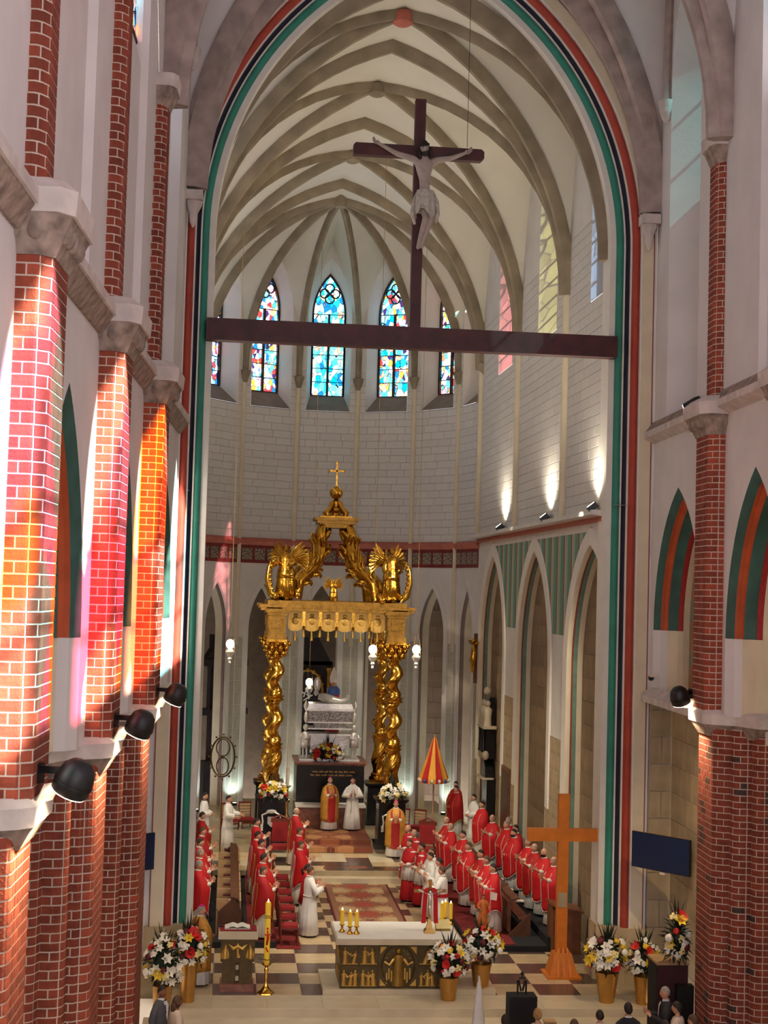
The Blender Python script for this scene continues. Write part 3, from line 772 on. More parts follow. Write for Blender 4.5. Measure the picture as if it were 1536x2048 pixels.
wnr = nave_side(NR, 'wall_nave_right', 'white plastered nave wall on the right behind the brick pier', [(31.2, 2.05), (25.7, 1.75), (19.4, 1.75), (13.5, 1.75)], None,
                [(31.1, 1.3), (24.72, .92), (18.1, 1.25), (12.4, 1.25), (6.5, 1.25)], True, 0, 33.55, 'sunny')
# last right bay is closed: painted back wall above, stone below
def painted():
    m, nt, b = _nt('wall_painting'); N = nt.nodes; L = nt.links
    tc = N.new('ShaderNodeTexCoord'); v = N.new('ShaderNodeTexNoise'); v.inputs['Scale'].default_value = 2.2; v.inputs['Detail'].default_value = 2; v.inputs['Distortion'].default_value = 1.2
    L.new(tc.outputs['Object'], v.inputs['Vector'])
    cr = N.new('ShaderNodeValToRGB'); e = cr.color_ramp.elements
    e[0].position = .4; e[0].color = (*lin((120, 134, 116)), 1); e[1].position = .62; e[1].color = (*lin((168, 104, 60)), 1)
    q = e.new(.52); q.color = (*lin((150, 134, 104)), 1)
    L.new(v.outputs['Fac'], cr.inputs['Fac']); L.new(cr.outputs['Color'], b.inputs['Base Color']); b.inputs['Roughness'].default_value = .85
painted()
m_ = MB(); m_.add([NR.P(28.8, -.7, 6.6), NR.P(33.4, -.7, 6.6), NR.P(33.4, -.7, 11.4), NR.P(28.8, -.7, 11.4)], [(0, 1, 2, 3)]); m_.build('painted_back', 'wall_painting', wnr)
m_ = MB(); m_.add([NR.P(28.8, -.55, -.65), NR.P(33.5, -.55, -.65), NR.P(33.5, -.55, 6.6), NR.P(28.8, -.55, 6.6)], [(0, 1, 2, 3)]); m_.build('stone_ground', 'ashlar_joint', wnr)
ashlar(wnr, NR, 28.8, 33.45, -.6, 6.4, .62, 1.05, 'ashlar', d=-.55, t=.012, seed=55, name='stone')
m_ = MB(); m_.sweep([NR.P(28.7, 0, 6.55), NR.P(33.5, 0, 6.55)], [(0, -.2), (.1, -.1), (.22, -.02), (.22, .12), (0, .14)], side=NR.n); m_.build('ledge', 'capital_stone', wnr)
m_ = MB(); m_.add([NL.P(27.5, -.95, -.65), NL.P(33.5, -.95, -.65), NL.P(33.5, -.95, 6.5), NL.P(27.5, -.95, 6.5)], [(0, 1, 2, 3)]); m_.build('stone_ground', 'cream', wnl)
fe = Fr((0, 33.47), (1, 0), (0, -1))
ashlar(wnr, fe, 5.74, 6.32, -.6, 6.4, .62, .58, 'ashlar', d=0, t=.012, seed=56, jit=0, name='stone')
# aisle outer walls and roofs (seen only as dim space through the arches)
for nm, x, s, lb in (('wall_aisle_left', -11.5, 1, 'dim outer wall of the left aisle'), ('wall_aisle_right', 10.5, -1, 'dim outer wall of the right aisle')):
    m_ = MB(); m_.add([(x, -1, -.65), (x, 33.5, -.65), (x, 33.5, 12.3), (x, -1, 12.3)], [(0, 1, 2, 3)])
    xi = -7.6 if s > 0 else 6.4
    m_.add([(x, -1, 12.3), (x, 33.5, 12.3), (xi, 33.5, 12.3), (xi, -1, 12.3)], [(0, 1, 2, 3)])
    xe = -5.3 if s > 0 else 5.75
    m_.add([(x, 33.55, -.65), (xe, 33.55, -.65), (xe, 33.55, 12.3), (x, 33.55, 12.3)], [(0, 1, 2, 3)])
    struct(m_.build(nm, 'plaster'), lb)
# west wall behind the viewer, with an added opening sized for nave fill light
FW = Fr((0, -1.0), (1, 0), (0, 1)); m_ = MB(); arch_wall(m_, FW, -7.2, 4.4, -.65, 26, [(-1.4, 3.2, arc_c(3.2, 5.0), 15.5, 3.5)], nseg=20)
m_.add([FW.P(-7.2, 0, -.65), FW.P(-11.5, 0, -.65), FW.P(-11.5, 0, 12.3), FW.P(-7.2, 0, 12.3)], [(0, 1, 2, 3)]); m_.add([FW.P(4.4, 0, -.65), FW.P(10.5, 0, -.65), FW.P(10.5, 0, 12.3), FW.P(4.4, 0, 12.3)], [(0, 1, 2, 3)])
struct(m_.build('wall_west', 'plaster'), 'west wall of the nave behind the viewer, with an added opening for fill light')
# nave vault
cn = struct(bpy.data.objects.new('ceiling_nave', None), 'ribbed nave vault at the top of the picture'); COL.objects.link(cn)
NXL = lambda y: -6.915+.049*y
NXR = lambda y: 4.08+.049*y
NB = [(27.6, 33.5), (21.7, 27.6), (15.8, 21.7), (9.9, 15.8), (4.0, 9.9), (-1.0, 4.0)]; NZ, NRS = 17.9, 7.2
def nxat(y, u): return NXL(y)+(NXR(y)-NXL(y))*(u+1)/2
for k, (y0, y1) in enumerate(NB):
    groin(y0, y1, NXL, NXR, NZ, NRS, 5.5, 24 if k < 2 else 12).build('web', 'plaster', cn, 'all')
    if k > 1: continue
    yc = (y0+y1)/2
    for s in (-1, 1):
        pts = [(nxat(yc+t*(y1-y0)/2, t*s), yc+t*(y1-y0)/2, NZ-.02+hprof(abs(t), 5.5, NRS)) for t in [SN(-1+i/14) for i in range(29)]]
        m_ = MB(); m_.sweep(pts, [(a*1.2, b*1.3) for a, b in RIB]); m_.build('rib', 'rib_nave', cn, 30)
for y in (33.36, 27.6):
    pts = [(nxat(y, SN(-1+i/18))*.985, y, NZ-.1+hprof(abs(SN(-1+i/18)), 5.5, NRS)) for i in range(37)]
    m_ = MB(); m_.sweep(pts, [(a*1.3, b*1.6) for a, b in RIB]); m_.build('transverse_rib', 'rib_nave', cn, 30)
for x, z in ((-5.12, 17.6), (5.47, 17.62)):                # corbels that carry the wall rib on the chancel wall
    m_ = MB(); m_.box((x, 33.3, z), (.42, .42, .22)); m_.lathe([(.02, -.62), (.08, -.5), (.1, -.3), (.19, -.12), (.2, 0)], 8, (x, 33.34, z-.08)); m_.build('corbel', 'capital_stone', cn, 40)

for fr, zc in ((NR, 20.0), (NL, 20.5)):                     # wall ribs rising from small carved knobs beside the chancel wall
    u_ = 32.55; p0 = fr.P(u_, .08, zc); top_ = [fr.P(33.5-5.9*q, .06, NZ-.05+hprof(abs(1-2*q), 5.5, NRS)) for q in (.18, .24, .3, .36, .42, .5)]
    m_ = MB(); m_.tube([p0, fr.P(u_, .08, zc+.8)]+top_, .11, 8); m_.build('wall_rib', 'rib_nave', cn, 40)
    m_ = MB(); m_.ball(p0, (.17, .17, .22), 10, 8); m_.lathe([(.05, -.28), (.12, -.2), (.19, .1), (.2, .2)], 8, p0); m_.build('knob', 'capital_stone', cn, 50)

# ---- floors and steps
FLW = (-5.5, 4.9)
fl = MB(); fl.box((0, 39.2, -.3), (18.5, 14, .594)); flo = struct(fl.build('floor', 'floor_stone'), 'stone floor of the chancel')
xs = [-5.03, -4.1, -3.14, -2.17, -1.2]; xr = [1.2, 2.13, 3.07, 4.01, 4.95]
def tile(x0, x1, y0, y1, z, mat, parent, name='tile', g=.006):
    o = bpy.data.objects.new(name, unit_block(mat)); COL.objects.link(o); o.parent = parent
    o.location = ((x0+x1)/2, (y0+y1)/2, z-.008); o.scale = (x1-x0-g, y1-y0-g, .014); return o
for r in range(9):
    y0 = 32.46+r*.912
    for k in range(4):
        tile(xs[k], xs[k+1], y0, y0+.912, 0, 'tile_dark' if (k+r) % 2 else 'tile_light', flo)
        if r < 6: tile(xr[k], xr[k+1], y0, y0+.912, 0, 'tile_light' if (k+r) % 2 else 'tile_dark', flo)
for r in range(14):
    for k in range(3):
        tile(-1.2+k*.8, -.4+k*.8, 34.3+r*.75, 35.05+r*.75, 0, 'tile_light' if (r+k) % 2 else 'tile_dark', flo)
for r in range(7):                                          # tiles beside the carpet, further in
    for s in (-1, 1):
        tile(*( (-1.9, -1.2) if s < 0 else (1.2, 1.9)), 40.7+r*.6, 41.3+r*.6, 0, 'tile_dark' if r % 2 else 'tile_light', flo)
# front marble step and the next ones
st = MB(); st.box((.0, 31.93, -.09), (10.6, 1.07, .176)); struct(st.build('floor_step_1', 'marble_light'), 'pale marble top step in front of the altar')
so = bpy.data.objects['floor_step_1']
for k in range(9): tile(-5.3+k*1.18, -5.3+(k+1)*1.18, 31.42, 32.44, .0, 'marble_light', so, 'slab', .004)
for k, (y, z) in enumerate([(30.95, -.265), (30.45, -.44)]):
    st = MB(); st.box((.0, y, z), (11.0+k*.2, 1.0, .176)); struct(st.build('floor_step_%d' % (k+2), 'marble_light'))
nf = MB(); nf.box((0, 14.5, -.62), (24, 32, .1)); struct(nf.build('floor_nave', 'floor_stone'), 'stone floor of the nave')
# platform steps towards the shrine
for k, (y0, z, m) in enumerate([(44.6, .15, 'marble_light'), (44.95, .30, 'floor_stone'), (48.0, .45, 'floor_stone'), (48.6, .60, 'floor_stone')]):
    s_ = MB(); s_.box((-.3, (y0+58)/2, z-.075+(-.2 if k > 1 else 0)), (10.6 if k < 2 else 9.2, 58-y0, .15+(.4 if k > 1 else 0))); struct(s_.build('floor_platform_%d' % (k+1), m))
pf = bpy.data.objects['floor_platform_2']
_rg = random.Random(4)
for k in range(12):
    for r in range(4):
        tile(-4.6+k*.75, -3.85+k*.75, 45.05+r*.72, 45.77+r*.72, .302, _rg.choice(['tile_light', 'marble_light', 'tile_dark', 'tile_light']), pf)

# ---- brick piers along the nave: every brick follows the plan of the pier
def seg_len(pl): return [0]+[sum((Vector(pl[k+1])-Vector(pl[k])).length for k in range(i+1)) for i in range(len(pl)-1)]
def along(pl, cum, s):
    for i in range(len(pl)-1):
        if s <= cum[i+1]+1e-9:
            t = (s-cum[i])/max(1e-9, cum[i+1]-cum[i]); return Vector(pl[i]).lerp(Vector(pl[i+1]), t), i
    return Vector(pl[-1]), len(pl)-2
def offset_at(pl, i, s, cum, t):
    """outward miter offset of the polyline at arc length s"""
    def nrm(k):
        k = max(0, min(len(pl)-2, k)); d = (Vector(pl[k+1])-Vector(pl[k])).normalized(); return Vector((-d.y, d.x))
    p, k = along(pl, cum, s)
    n = nrm(k)
    for j in range(1, len(pl)-1):
        if abs(s-cum[j]) < 1e-6:
            n = nrm(j-1)+nrm(j); n = n/max(.2, n.length_squared)*2; break
    return p+n*t
_bm = {}
def brick_mesh(key, pl, cum, s0, s1, h, t, mat):
    k = (key, round(s0, 3), round(s1, 3), mat)
    if k not in _bm:
        ss = [s0]+[c for c in cum if s0+.004 < c < s1-.004]+[s1]
        I = [offset_at(pl, 0, s, cum, -.02) for s in ss]; O = [offset_at(pl, 0, s, cum, t) for s in ss]; n = len(ss)
        vs = [(p.x, p.y, z) for z in (0, h) for q in (I, O) for p in q]
        ib, ob, it, ot = 0, n, 2*n, 3*n; fs = []
        for i in range(n-1):
            fs += [(ob+i, ob+i+1, ot+i+1, ot+i), (it+i, ot+i, ot+i+1, it+i+1), (ib+i, ib+i+1, ob+i+1, ob+i)]
        fs += [(ib, ob, ot, it), (ib+n-1, it+n-1, ot+n-1, ob+n-1)]
        _bm[k] = MB().add(vs, fs).mesh('brick', mat)
    return _bm[k]
def lay_bricks(out, key, pl, z0, z1, course, ls, ln, rg, dark=0.):
    cum = seg_len(pl); tot = cum[-1]; k = 0; z = z0; jt = .019
    while z < z1-.04:
        h = min(course, z1-z)-jt; q = 0
        s = -(.5*ls if k % 2 else 0.)
        while s < tot-.02:
            L = ls if q % 2 == 0 else ln
            a, b = max(0., s), min(tot, s+L)
            if tot-b < .05: b = tot
            if b-a > .05:
                mt = 'brick_dark' if rg.random() < dark else 'brick'
                out.append((brick_mesh(key, pl, cum, a+jt/2, b-jt/2, h, .006, mt), z, along(pl, cum, (a+b)/2)))
            s += L; q += 1
            if b >= tot: break
        z += course; k += 1
def arcp(c, r, a0, a1, n=5): return [(c[0]+r*math.cos(math.radians(a0+(a1-a0)*i/n)), c[1]+r*math.sin(math.radians(a0+(a1-a0)*i/n))) for i in range(n+1)]
def mirror(pl): return pl+[(-x, y) for x, y in reversed(pl)]
PM_ = mirror([(-.55, 0), (-.55, .32), (-.42, .46)])
PU_ = mirror([(-.34, 0), (-.34, .13)]+[(-.3, .19), (-.2, .25)])
_low = ([(-1.22, -1.0), (-1.22, -.32)]+arcp((-1.06, -.3), .16, 180, 90, 4)+[(-.98, -.12), (-.98, .02)]+arcp((-.82, .04), .15, 180, 90, 4)+[(-.72, .2), (-.72, .3)]+arcp((-.5, .32), .17, 170, 90, 4))
PLW_ = _low+arcp((.42, .32), .17, 90, 0, 4)+[(.59, -.3), (.59, -1.0)]
def pier(fr, uc, label, top=True, course=.122, dark=0., dm=0., dl=0.):
    rg = random.Random(int(uc*10))
    # local frame of the pier: x along the wall, y out of the wall
    t = thing('brick_pier', label, 'pier')
    m = Matrix.Identity(4); m.col[0] = (*fr.u, 0); m.col[1] = (*fr.n, 0); m.col[2] = (0, 0, 1, 0); m.col[3] = (*fr.P(uc, 0, 0), 1)
    flip = fr.u.cross(fr.n).z < 0
    t.location = fr.P(uc, 0, 0); t.rotation_euler.z = math.atan2(fr.u.y, fr.u.x)
    fy = -1 if flip else 1                                  # outward along local +y or -y
    PLAN_MAIN, PLAN_UP, PLAN_LOW = ([(x, y+k_) for x, y in p_] for p_, k_ in ((PM_, dm), (PU_, dm*.5), (PLW_, dl)))
    def PL(pl): return [(x, y*fy) for x, y in pl] if fy > 0 else [(x, -y) for x, y in reversed(pl)]
    bricks = []
    zt = 12.0 if top else 12.0
    lay_bricks(bricks, ('m', fy, dm), PL(PLAN_MAIN), 6.68, 12.02, course, .27, .14, rg)
    lay_bricks(bricks, ('u', fy, dm), PL(PLAN_UP), 12.72, 17.45, course, .24, .13, rg)
    lay_bricks(bricks, ('l', fy, dl), PL(PLAN_LOW), -.6, 6.28, course, .27, .14, rg, dark)
    for pl, z0, z1 in ((PLAN_MAIN, 6.6, 12.05), (PLAN_UP, 12.7, 17.5), (PLAN_LOW, -.65, 6.35)):
        mb = MB(); p = PL(pl); p = p+[(p[-1][0], -.05*fy), (p[0][0], -.05*fy)] if pl is not PLAN_LOW else p
        mb.prism(p, z0, z1); mb.build('mortar_core', 'mortar', t)
    # rank by how large each shows
    rz = Matrix.Rotation(t.rotation_euler.z, 3, 'Z'); org = Vector(t.location); ranked = []
    for me, z, ((px_, py_), i_) in [(a, b, ((c[0].x, c[0].y), c[1])) for a, b, c in bricks]:
        wp = org+rz @ Vector((px_, py_, z)); v = in_view(wp); s = -1
        if v and -20 < v[0] < 1556 and -20 < v[1] < 2068:
            pl = None; s = 1/v[2]
            out = rz @ Vector((px_, py_ - .1*fy, 0)); d = (Vector((-4, 0, 8.8))-wp); d.z = 0
            facing = out.normalized().dot(d.normalized()); s *= max(.05, .3+facing)
            if z > 6.5: s *= 1.6
        ranked.append((s, rg.random(), me, z))
    ranked.sort(key=lambda r: -r[0])
    rest = MB(); nrest = 0
    for n_, (s, _, me, z) in enumerate(ranked):
        if n_ < 300 and s > 0:
            o = bpy.data.objects.new('brick', me); COL.objects.link(o); o.parent = t; o.location = (0, 0, z)
        elif True:
            rest.add([(p.co.x, p.co.y, p.co.z+z) for p in me.vertices], [tuple(q.vertices) for q in me.polygons], 1 if me.materials[0].name == 'brick_dark' else 0); nrest += 1
    if nrest:
        o = rest.build('brickwork', ['brick', 'brick_dark'], t); o['kind'] = 'stuff'
    # capitals, ledges
    def ring(pl, g): 
        return [(x*(1+g/.55), (y+g if y > .01 else y)) for x, y in pl]
    def cap(nm, mt, pl, z0, z1, g0, g1, base=0.):
        A = PL(ring(pl, g0)); B = PL(ring(pl, g1)); mb = MB(); n = len(A)
        vs = [(x, y, z0) for x, y in A]+[(x, y, z1) for x, y in B]
        mb.add(vs, [(i, (i+1) % n, n+(i+1) % n, n+i) for i in range(n)]+[tuple(range(n-1, -1, -1)), tuple(range(n, 2*n))]); return mb.build(nm, mt, t)
    cap('capital', 'carved_stone', PLAN_MAIN, 12.0, 12.38, .02, .2)
    cap('abacus', 'capital_stone', PLAN_MAIN, 12.38, 12.62, .23, .25)
    cap('abacus', 'capital_stone', PLAN_MAIN, 12.62, 12.75, .25, .1)
    cap('capital', 'carved_stone', PLAN_UP, 17.4, 17.75, .0, .14)
    cap('abacus', 'capital_stone', PLAN_UP, 17.75, 17.98, .17, .19)
    # leaf work on the capital
    mb = MB()
    for k in range(9):
        cum = seg_len(PL(PLAN_MAIN)); p, i_ = along(PL(PLAN_MAIN), cum, cum[-1]*(k+.5)/9)
        o_ = offset_at(PL(PLAN_MAIN), 0, cum[-1]*(k+.5)/9, cum, .1)
        mb.ball((o_.x, o_.y, 12.26), (.09, .09, .13), 7, 5); mb.ball((o_.x*1.06, o_.y*1.06, 12.34), (.06, .06, .05), 6, 4)
    mb.build('leaf_carving', 'carved_stone', t, 60)
    led = [(-1.22, -.9), (-1.22, -.2), (-.72, .05), (-.55, .34), (-.42, .48), (.42, .48), (.55, .34), (.58, -.9)]; led = [(x, y+(dm+dl)/2) for x, y in led]
    cap('corbel', 'carved_stone', led, 6.18, 6.42, -.04, .1)
    cap('ledge', 'capital_stone', led, 6.42, 6.62, .12, .13)
    cap('ledge', 'capital_stone', led, 6.62, 6.7, .13, .03)
    return t
pier(NL, PIER_L[0], 'tall brick pier at the left edge, the nearest one, with a carved stone capital', dm=-.12, dl=-.3)
pier(NL, PIER_L[1], 'brick pier on the left, the middle one of the three', dm=-.12, dl=-.3)
pier(NL, PIER_L[2], 'farthest brick pier on the left, beside the chancel arch', dm=-.1, dl=-.28)
pier(NR, PIER_R[0], 'brick pier on the right with dark bricks in its lower courses', dark=.06, dm=-.16, dl=-.34)
pier(NR, PIER_R[1], 'brick pier cut off by the right edge of the picture', dm=-.16, dl=-.34)

# floodlights on the ledges of the piers, throwing light down
def floodlight(loc, ang, label, e):
    t = thing('floodlight', label, 'floodlight', loc, ang, 'floodlights on the pier ledges')
    m_ = MB(); m_.box((0, .0, .1), (.36, .06, .07)); m_.box((-.16, 0, .06), (.05, .14, .2)); m_.build('bracket', 'black_metal', t)
    mm = Matrix.Rotation(math.radians(205), 3, 'Y'); c_ = (.24, 0, .02)
    m_ = MB(); m_.lathe([(.02, -.2), (.1, -.19), (.16, -.13), (.19, -.03), (.19, .13), (.175, .15)], 20, c_, mm); m_.build('housing', 'black_metal', t, 40)
    m_ = MB(); m_.lathe([(.192, .02), (.2, .02), (.2, .05), (.192, .05)], 20, c_, mm); m_.build('band', 'black_metal', t, 40)
    m_ = MB(); m_.lathe([(.02, .151), (.172, .151), (.172, .158), (.02, .158)], 20, c_, mm); m_.build('lens', 'lamp_white', t)
    m_ = MB(); m_.slab([(.0, -.17, -.02), (.0, .17, -.02), (-.1, .17, -.22), (-.1, -.17, -.22)], (.012, 0, 0)); m_.build('barn_door', 'trim_white', t)
    R_ = Matrix.Rotation(ang, 3, 'Z'); p = Vector(loc)+R_ @ (Vector(c_)+mm @ Vector((0, 0, .2))); q = p+R_ @ Vector((-.22, 0, -1.0))
    lamp('floodlight_beam', 'SPOT', p, e, (1, .76, .46), .08, q, 130, .8)
    return t
for (u, s, lb) in [(15.0, 1, 'black floodlight on the ledge of the nearest left pier'), (20.9, 1, 'black floodlight on the ledge of the middle left pier'), (26.6, 1, 'black floodlight on the ledge of the far left pier')]:
    floodlight(NL.P(u, .5, 6.84), math.atan2(NL.n.y, NL.n.x)-.35, lb, 520)
floodlight(NR.P(28.6, .42, 6.86), math.atan2(NR.n.y, NR.n.x)+.7, 'black floodlight on the ledge of the right brick pier', 520)

# uplights on the choir ledges
def uplight(p, aim, label, e):
    t = thing('uplight', label, 'floodlight', p, 0, 'uplights on the choir ledges')
    d = (Vector(aim)-Vector(p)); a = math.atan2(d.y, d.x); t.rotation_euler.z = a
    m_ = MB(); mm = Matrix.Rotation(-.9, 3, 'Y'); m_.box((0, 0, .14), (.12, .5, .26), m=mm); m_.build('housing', 'black_metal', t)
    m_ = MB(); m_.box((.07*math.cos(.9), 0, .14+.07*math.sin(.9)), (.012, .42, .2), m=mm); m_.build('lens', 'lamp_white', t)
    m_ = MB(); m_.box((0, .12, .03), (.05, .04, .12)); m_.box((0, -.12, .03), (.05, .04, .12)); m_.build('bracket', 'black_metal', t)
    lamp('uplight_beam', 'SPOT', Vector(p)+Vector((-.05 if d.x < 0 else .05, 0, .32)), e, (1, .89, .71), .12, aim, 150, .9)
for k, (y, lb) in enumerate([(34.75, 'nearest the arch on the right ledge'), (40.2, 'in the middle of the right ledge'), (47.0, 'farthest on the right ledge')]):
    uplight(CR.P(y, .2, 10.8), CR.P(y+.6, 2.5, 20), 'slim floodlight '+lb+' lighting the wall above', 520)
for y in (36.2, 41.5, 47.5):  # unseen lamps added on the left to light the vault, mirroring the right ledge
    lamp('added_left_uplight', 'SPOT', CLW.P(y, .3, 11.1), 300, (1, .89, .72), .15, CLW.P(y+.5, 3, 20), 150, .9)

# unseen spots added above the choir ledges to brighten the sanctuary
for p, q, e in (((4.4, 35.2, 11.1), (-.5, 40.5, .5), 2600), ((-4.6, 35.2, 11.1), (.8, 40.5, .5), 2600), ((4.4, 44.2, 11.1), (-.4, 49.5, 3.5), 2200), ((-5.0, 44.2, 11.1), (-.4, 49.5, 3.5), 2200)):
    lamp('added_choir_spot', 'SPOT', p, e, (1, .87, .66), .2, q, 75, .7)
# cool lamps on the floor against the apse piers
for i in range(1, APN):
    d = (Vector((*AP_C, 0))-Vector((*APV[i], 0))).normalized(); p = Vector((*APV[i], .75))+d*.28
    t = thing('floor_uplight', 'small cool floor lamp at the foot of %s apse pier' % ['the rightmost', 'the second right', 'the right middle', 'the left middle', 'the second left', 'the leftmost'][i-1], 'lamp', p-Vector((0, 0, .15)), 0, 'floor lamps of the apse')
    m_ = MB(); m_.lathe([(.09, 0), (.09, .1), (.075, .1)], 12); m_.build('housing', 'black_metal', t, 40)
    m_ = MB(); m_.lathe([(.01, .101), (.07, .101), (.07, .104)], 12); m_.build('lens', 'lamp_white', t)
    lamp('floor_uplight_beam', 'SPOT', p+d*.05, 90, (.78, 1, .95), .06, p+Vector((0, 0, 4))-d*.5, 100, .9)

# projectors standing on the nave string course, aimed at the altar
def projector(p, q, label, e):
    d = Vector(q)-Vector(p); t = thing('projector', label, 'floodlight', p, math.atan2(d.y, d.x), 'projectors on the nave cornice')
    mm = Matrix.Rotation(PI/2+.5, 3, 'Y')
    m_ = MB(); m_.lathe([(.03, -.2), (.1, -.2), (.12, -.1), (.12, .16), (.11, .17)], 14, (0, 0, .16), mm); m_.build('housing', 'black_metal', t, 40)
    m_ = MB(); m_.lathe([(.01, .172), (.105, .172), (.105, .178)], 14, (0, 0, .16), mm); m_.build('lens', 'lamp_white', t)
    m_ = MB(); m_.box((0, 0, .04), (.1, .2, .09)); m_.build('bracket', 'black_metal', t)
    lamp('projector_beam', 'SPOT', Vector(p)+d.normalized()*.3+Vector((0, 0, .14)), e, (1, .9, .74), .1, q, 46, .6)
projector(NR.P(29.6, .14, 12.66), (-.2, 33.6, 1), 'small dark projector on the right string course beside the brick pier', 1500)
projector(NL.P(28.4, .14, 12.66), (.4, 33.6, 1), 'small dark projector added on the left string course to light the altar', 1500)  # left projector added to brighten the altar, paired with the right one

# ================================================================== FIGURES
def skin_mesh(joints, bones, root, sub=1):
    """one continuous body grown over a skeleton (Skin + Subdivision, applied)"""
    names = list(joints); me = bpy.data.meshes.new('tmp')
    me.from_pydata([joints[n][0] for n in names], [(names.index(a), names.index(b)) for a, b in bones], [])
    o = bpy.data.objects.new('tmp', me); COL.objects.link(o)
    md = o.modifiers.new('s', 'SKIN'); md.use_smooth_shade = True; md.branch_smoothing = .3
    sv = me.skin_vertices[0].data
    for i, n in enumerate(names):
        r = joints[n][1]; sv[i].radius = r if hasattr(r, '__len__') else (r, r); sv[i].use_root = (n == root)
    sb = o.modifiers.new('d', 'SUBSURF'); sb.levels = sub; sb.render_levels = sub
    dg = bpy.context.evaluated_depsgraph_get(); ev = o.evaluated_get(dg)
    m2 = ev.to_mesh(); vs = [tuple(v.co) for v in m2.vertices]; fs = [tuple(p.vertices) for p in m2.polygons]
    ev.to_mesh_clear(); bpy.data.objects.remove(o); bpy.data.meshes.remove(me)
    return vs, fs
def add_head(mb, c, k=1., m=None, nu=22, nv=16):
    """face towards +Y: jaw, brow, eye sockets, nose, lips, ears"""
    m = m or Matrix.Identity(3); rows = []
    for i in range(nv+1):
        a = -PI/2+PI*i/nv; row = []
        for j in range(nu):
            q = 2*PI*j/nu
            x, y, z = .074*math.cos(a)*math.cos(q), .094*math.cos(a)*math.sin(q), .118*math.sin(a)
            if z < 0: x *= 1-.32*(-z/.118)**1.3; y = y*(1-.12*(-z/.118)) if y > 0 else y*(1-.45*(-z/.118))
            if y > 0:
                g = lambda cx, cz, sx, sz: math.exp(-((x-cx)/sx)**2-((z-cz)/sz)**2)
                y += .026*g(0, -.022, .014, .022)+.012*g(0, .005, .012, .03)+.007*g(0, .035, .05, .012)-.014*g(.03, .012, .016, .012)-.014*g(-.03, .012, .016, .012)+.008*g(0, -.06, .024, .007)+.01*g(0, -.095, .025, .018)-.004*g(0, -.072, .02, .005)
            row.append(m @ (Vector((x, y, z))*k)+Vector(c))
        rows.append(row)
    mb.grid(rows, 0, wrap=True)
    mb.ball(m @ (Vector((0, .092, -.066))*k)+Vector(c), (.022*k, .008*k, .006*k), 10, 6, 2, m)
    for s in (-1, 1):
        mb.ball(m @ (Vector((s*.029, .078, .011))*k)+Vector(c), (.011*k, .006*k, .006*k), 8, 6, 1, m)
        mb.ball(m @ (Vector((s*.03, .088, .034))*k)+Vector(c), (.02*k, .006*k, .0045*k), 8, 4, 1, m)
        mb.ball(m @ (Vector((s*.074, -.004, -.008))*k)+Vector(c), (.012*k, .022*k, .032*k), 8, 6, 0)
ARMS = {
    'clap': lambda s: [((s*.18, 0, 1.395), .05), ((s*.27, .05, 1.14), .047), ((s*.12, .29, 1.2), .033), ((s*.06, .35, 1.24), (.02, .04)), (0, .55, .75)],
    'pray': lambda s: [((s*.18, 0, 1.395), .05), ((s*.27, .04, 1.14), .047), ((s*.09, .25, 1.18), .033), ((s*.035, .29, 1.25), (.018, .04)), (0, .3, .95)],
    'fold': lambda s: [((s*.18, 0, 1.395), .05), ((s*.27, .02, 1.13), .047), ((s*.10, .22, 1.06), .033), ((s*.03, .26, 1.06), (.02, .04)), (-s*.7, .5, -.1)],
    'down': lambda s: [((s*.18, 0, 1.395), .05), ((s*.25, -.02, 1.14), .047), ((s*.26, .04, .9), .033), ((s*.26, .06, .82), (.02, .04)), (0, .15, -1)],
    'read': lambda s: [((s*.18, 0, 1.395), .05), ((s*.29, .1, 1.16), .047), ((s*.25, .33, 1.12), .033), ((s*.23, .4, 1.12), (.02, .04)), (-s*.2, .9, -.2)],
}
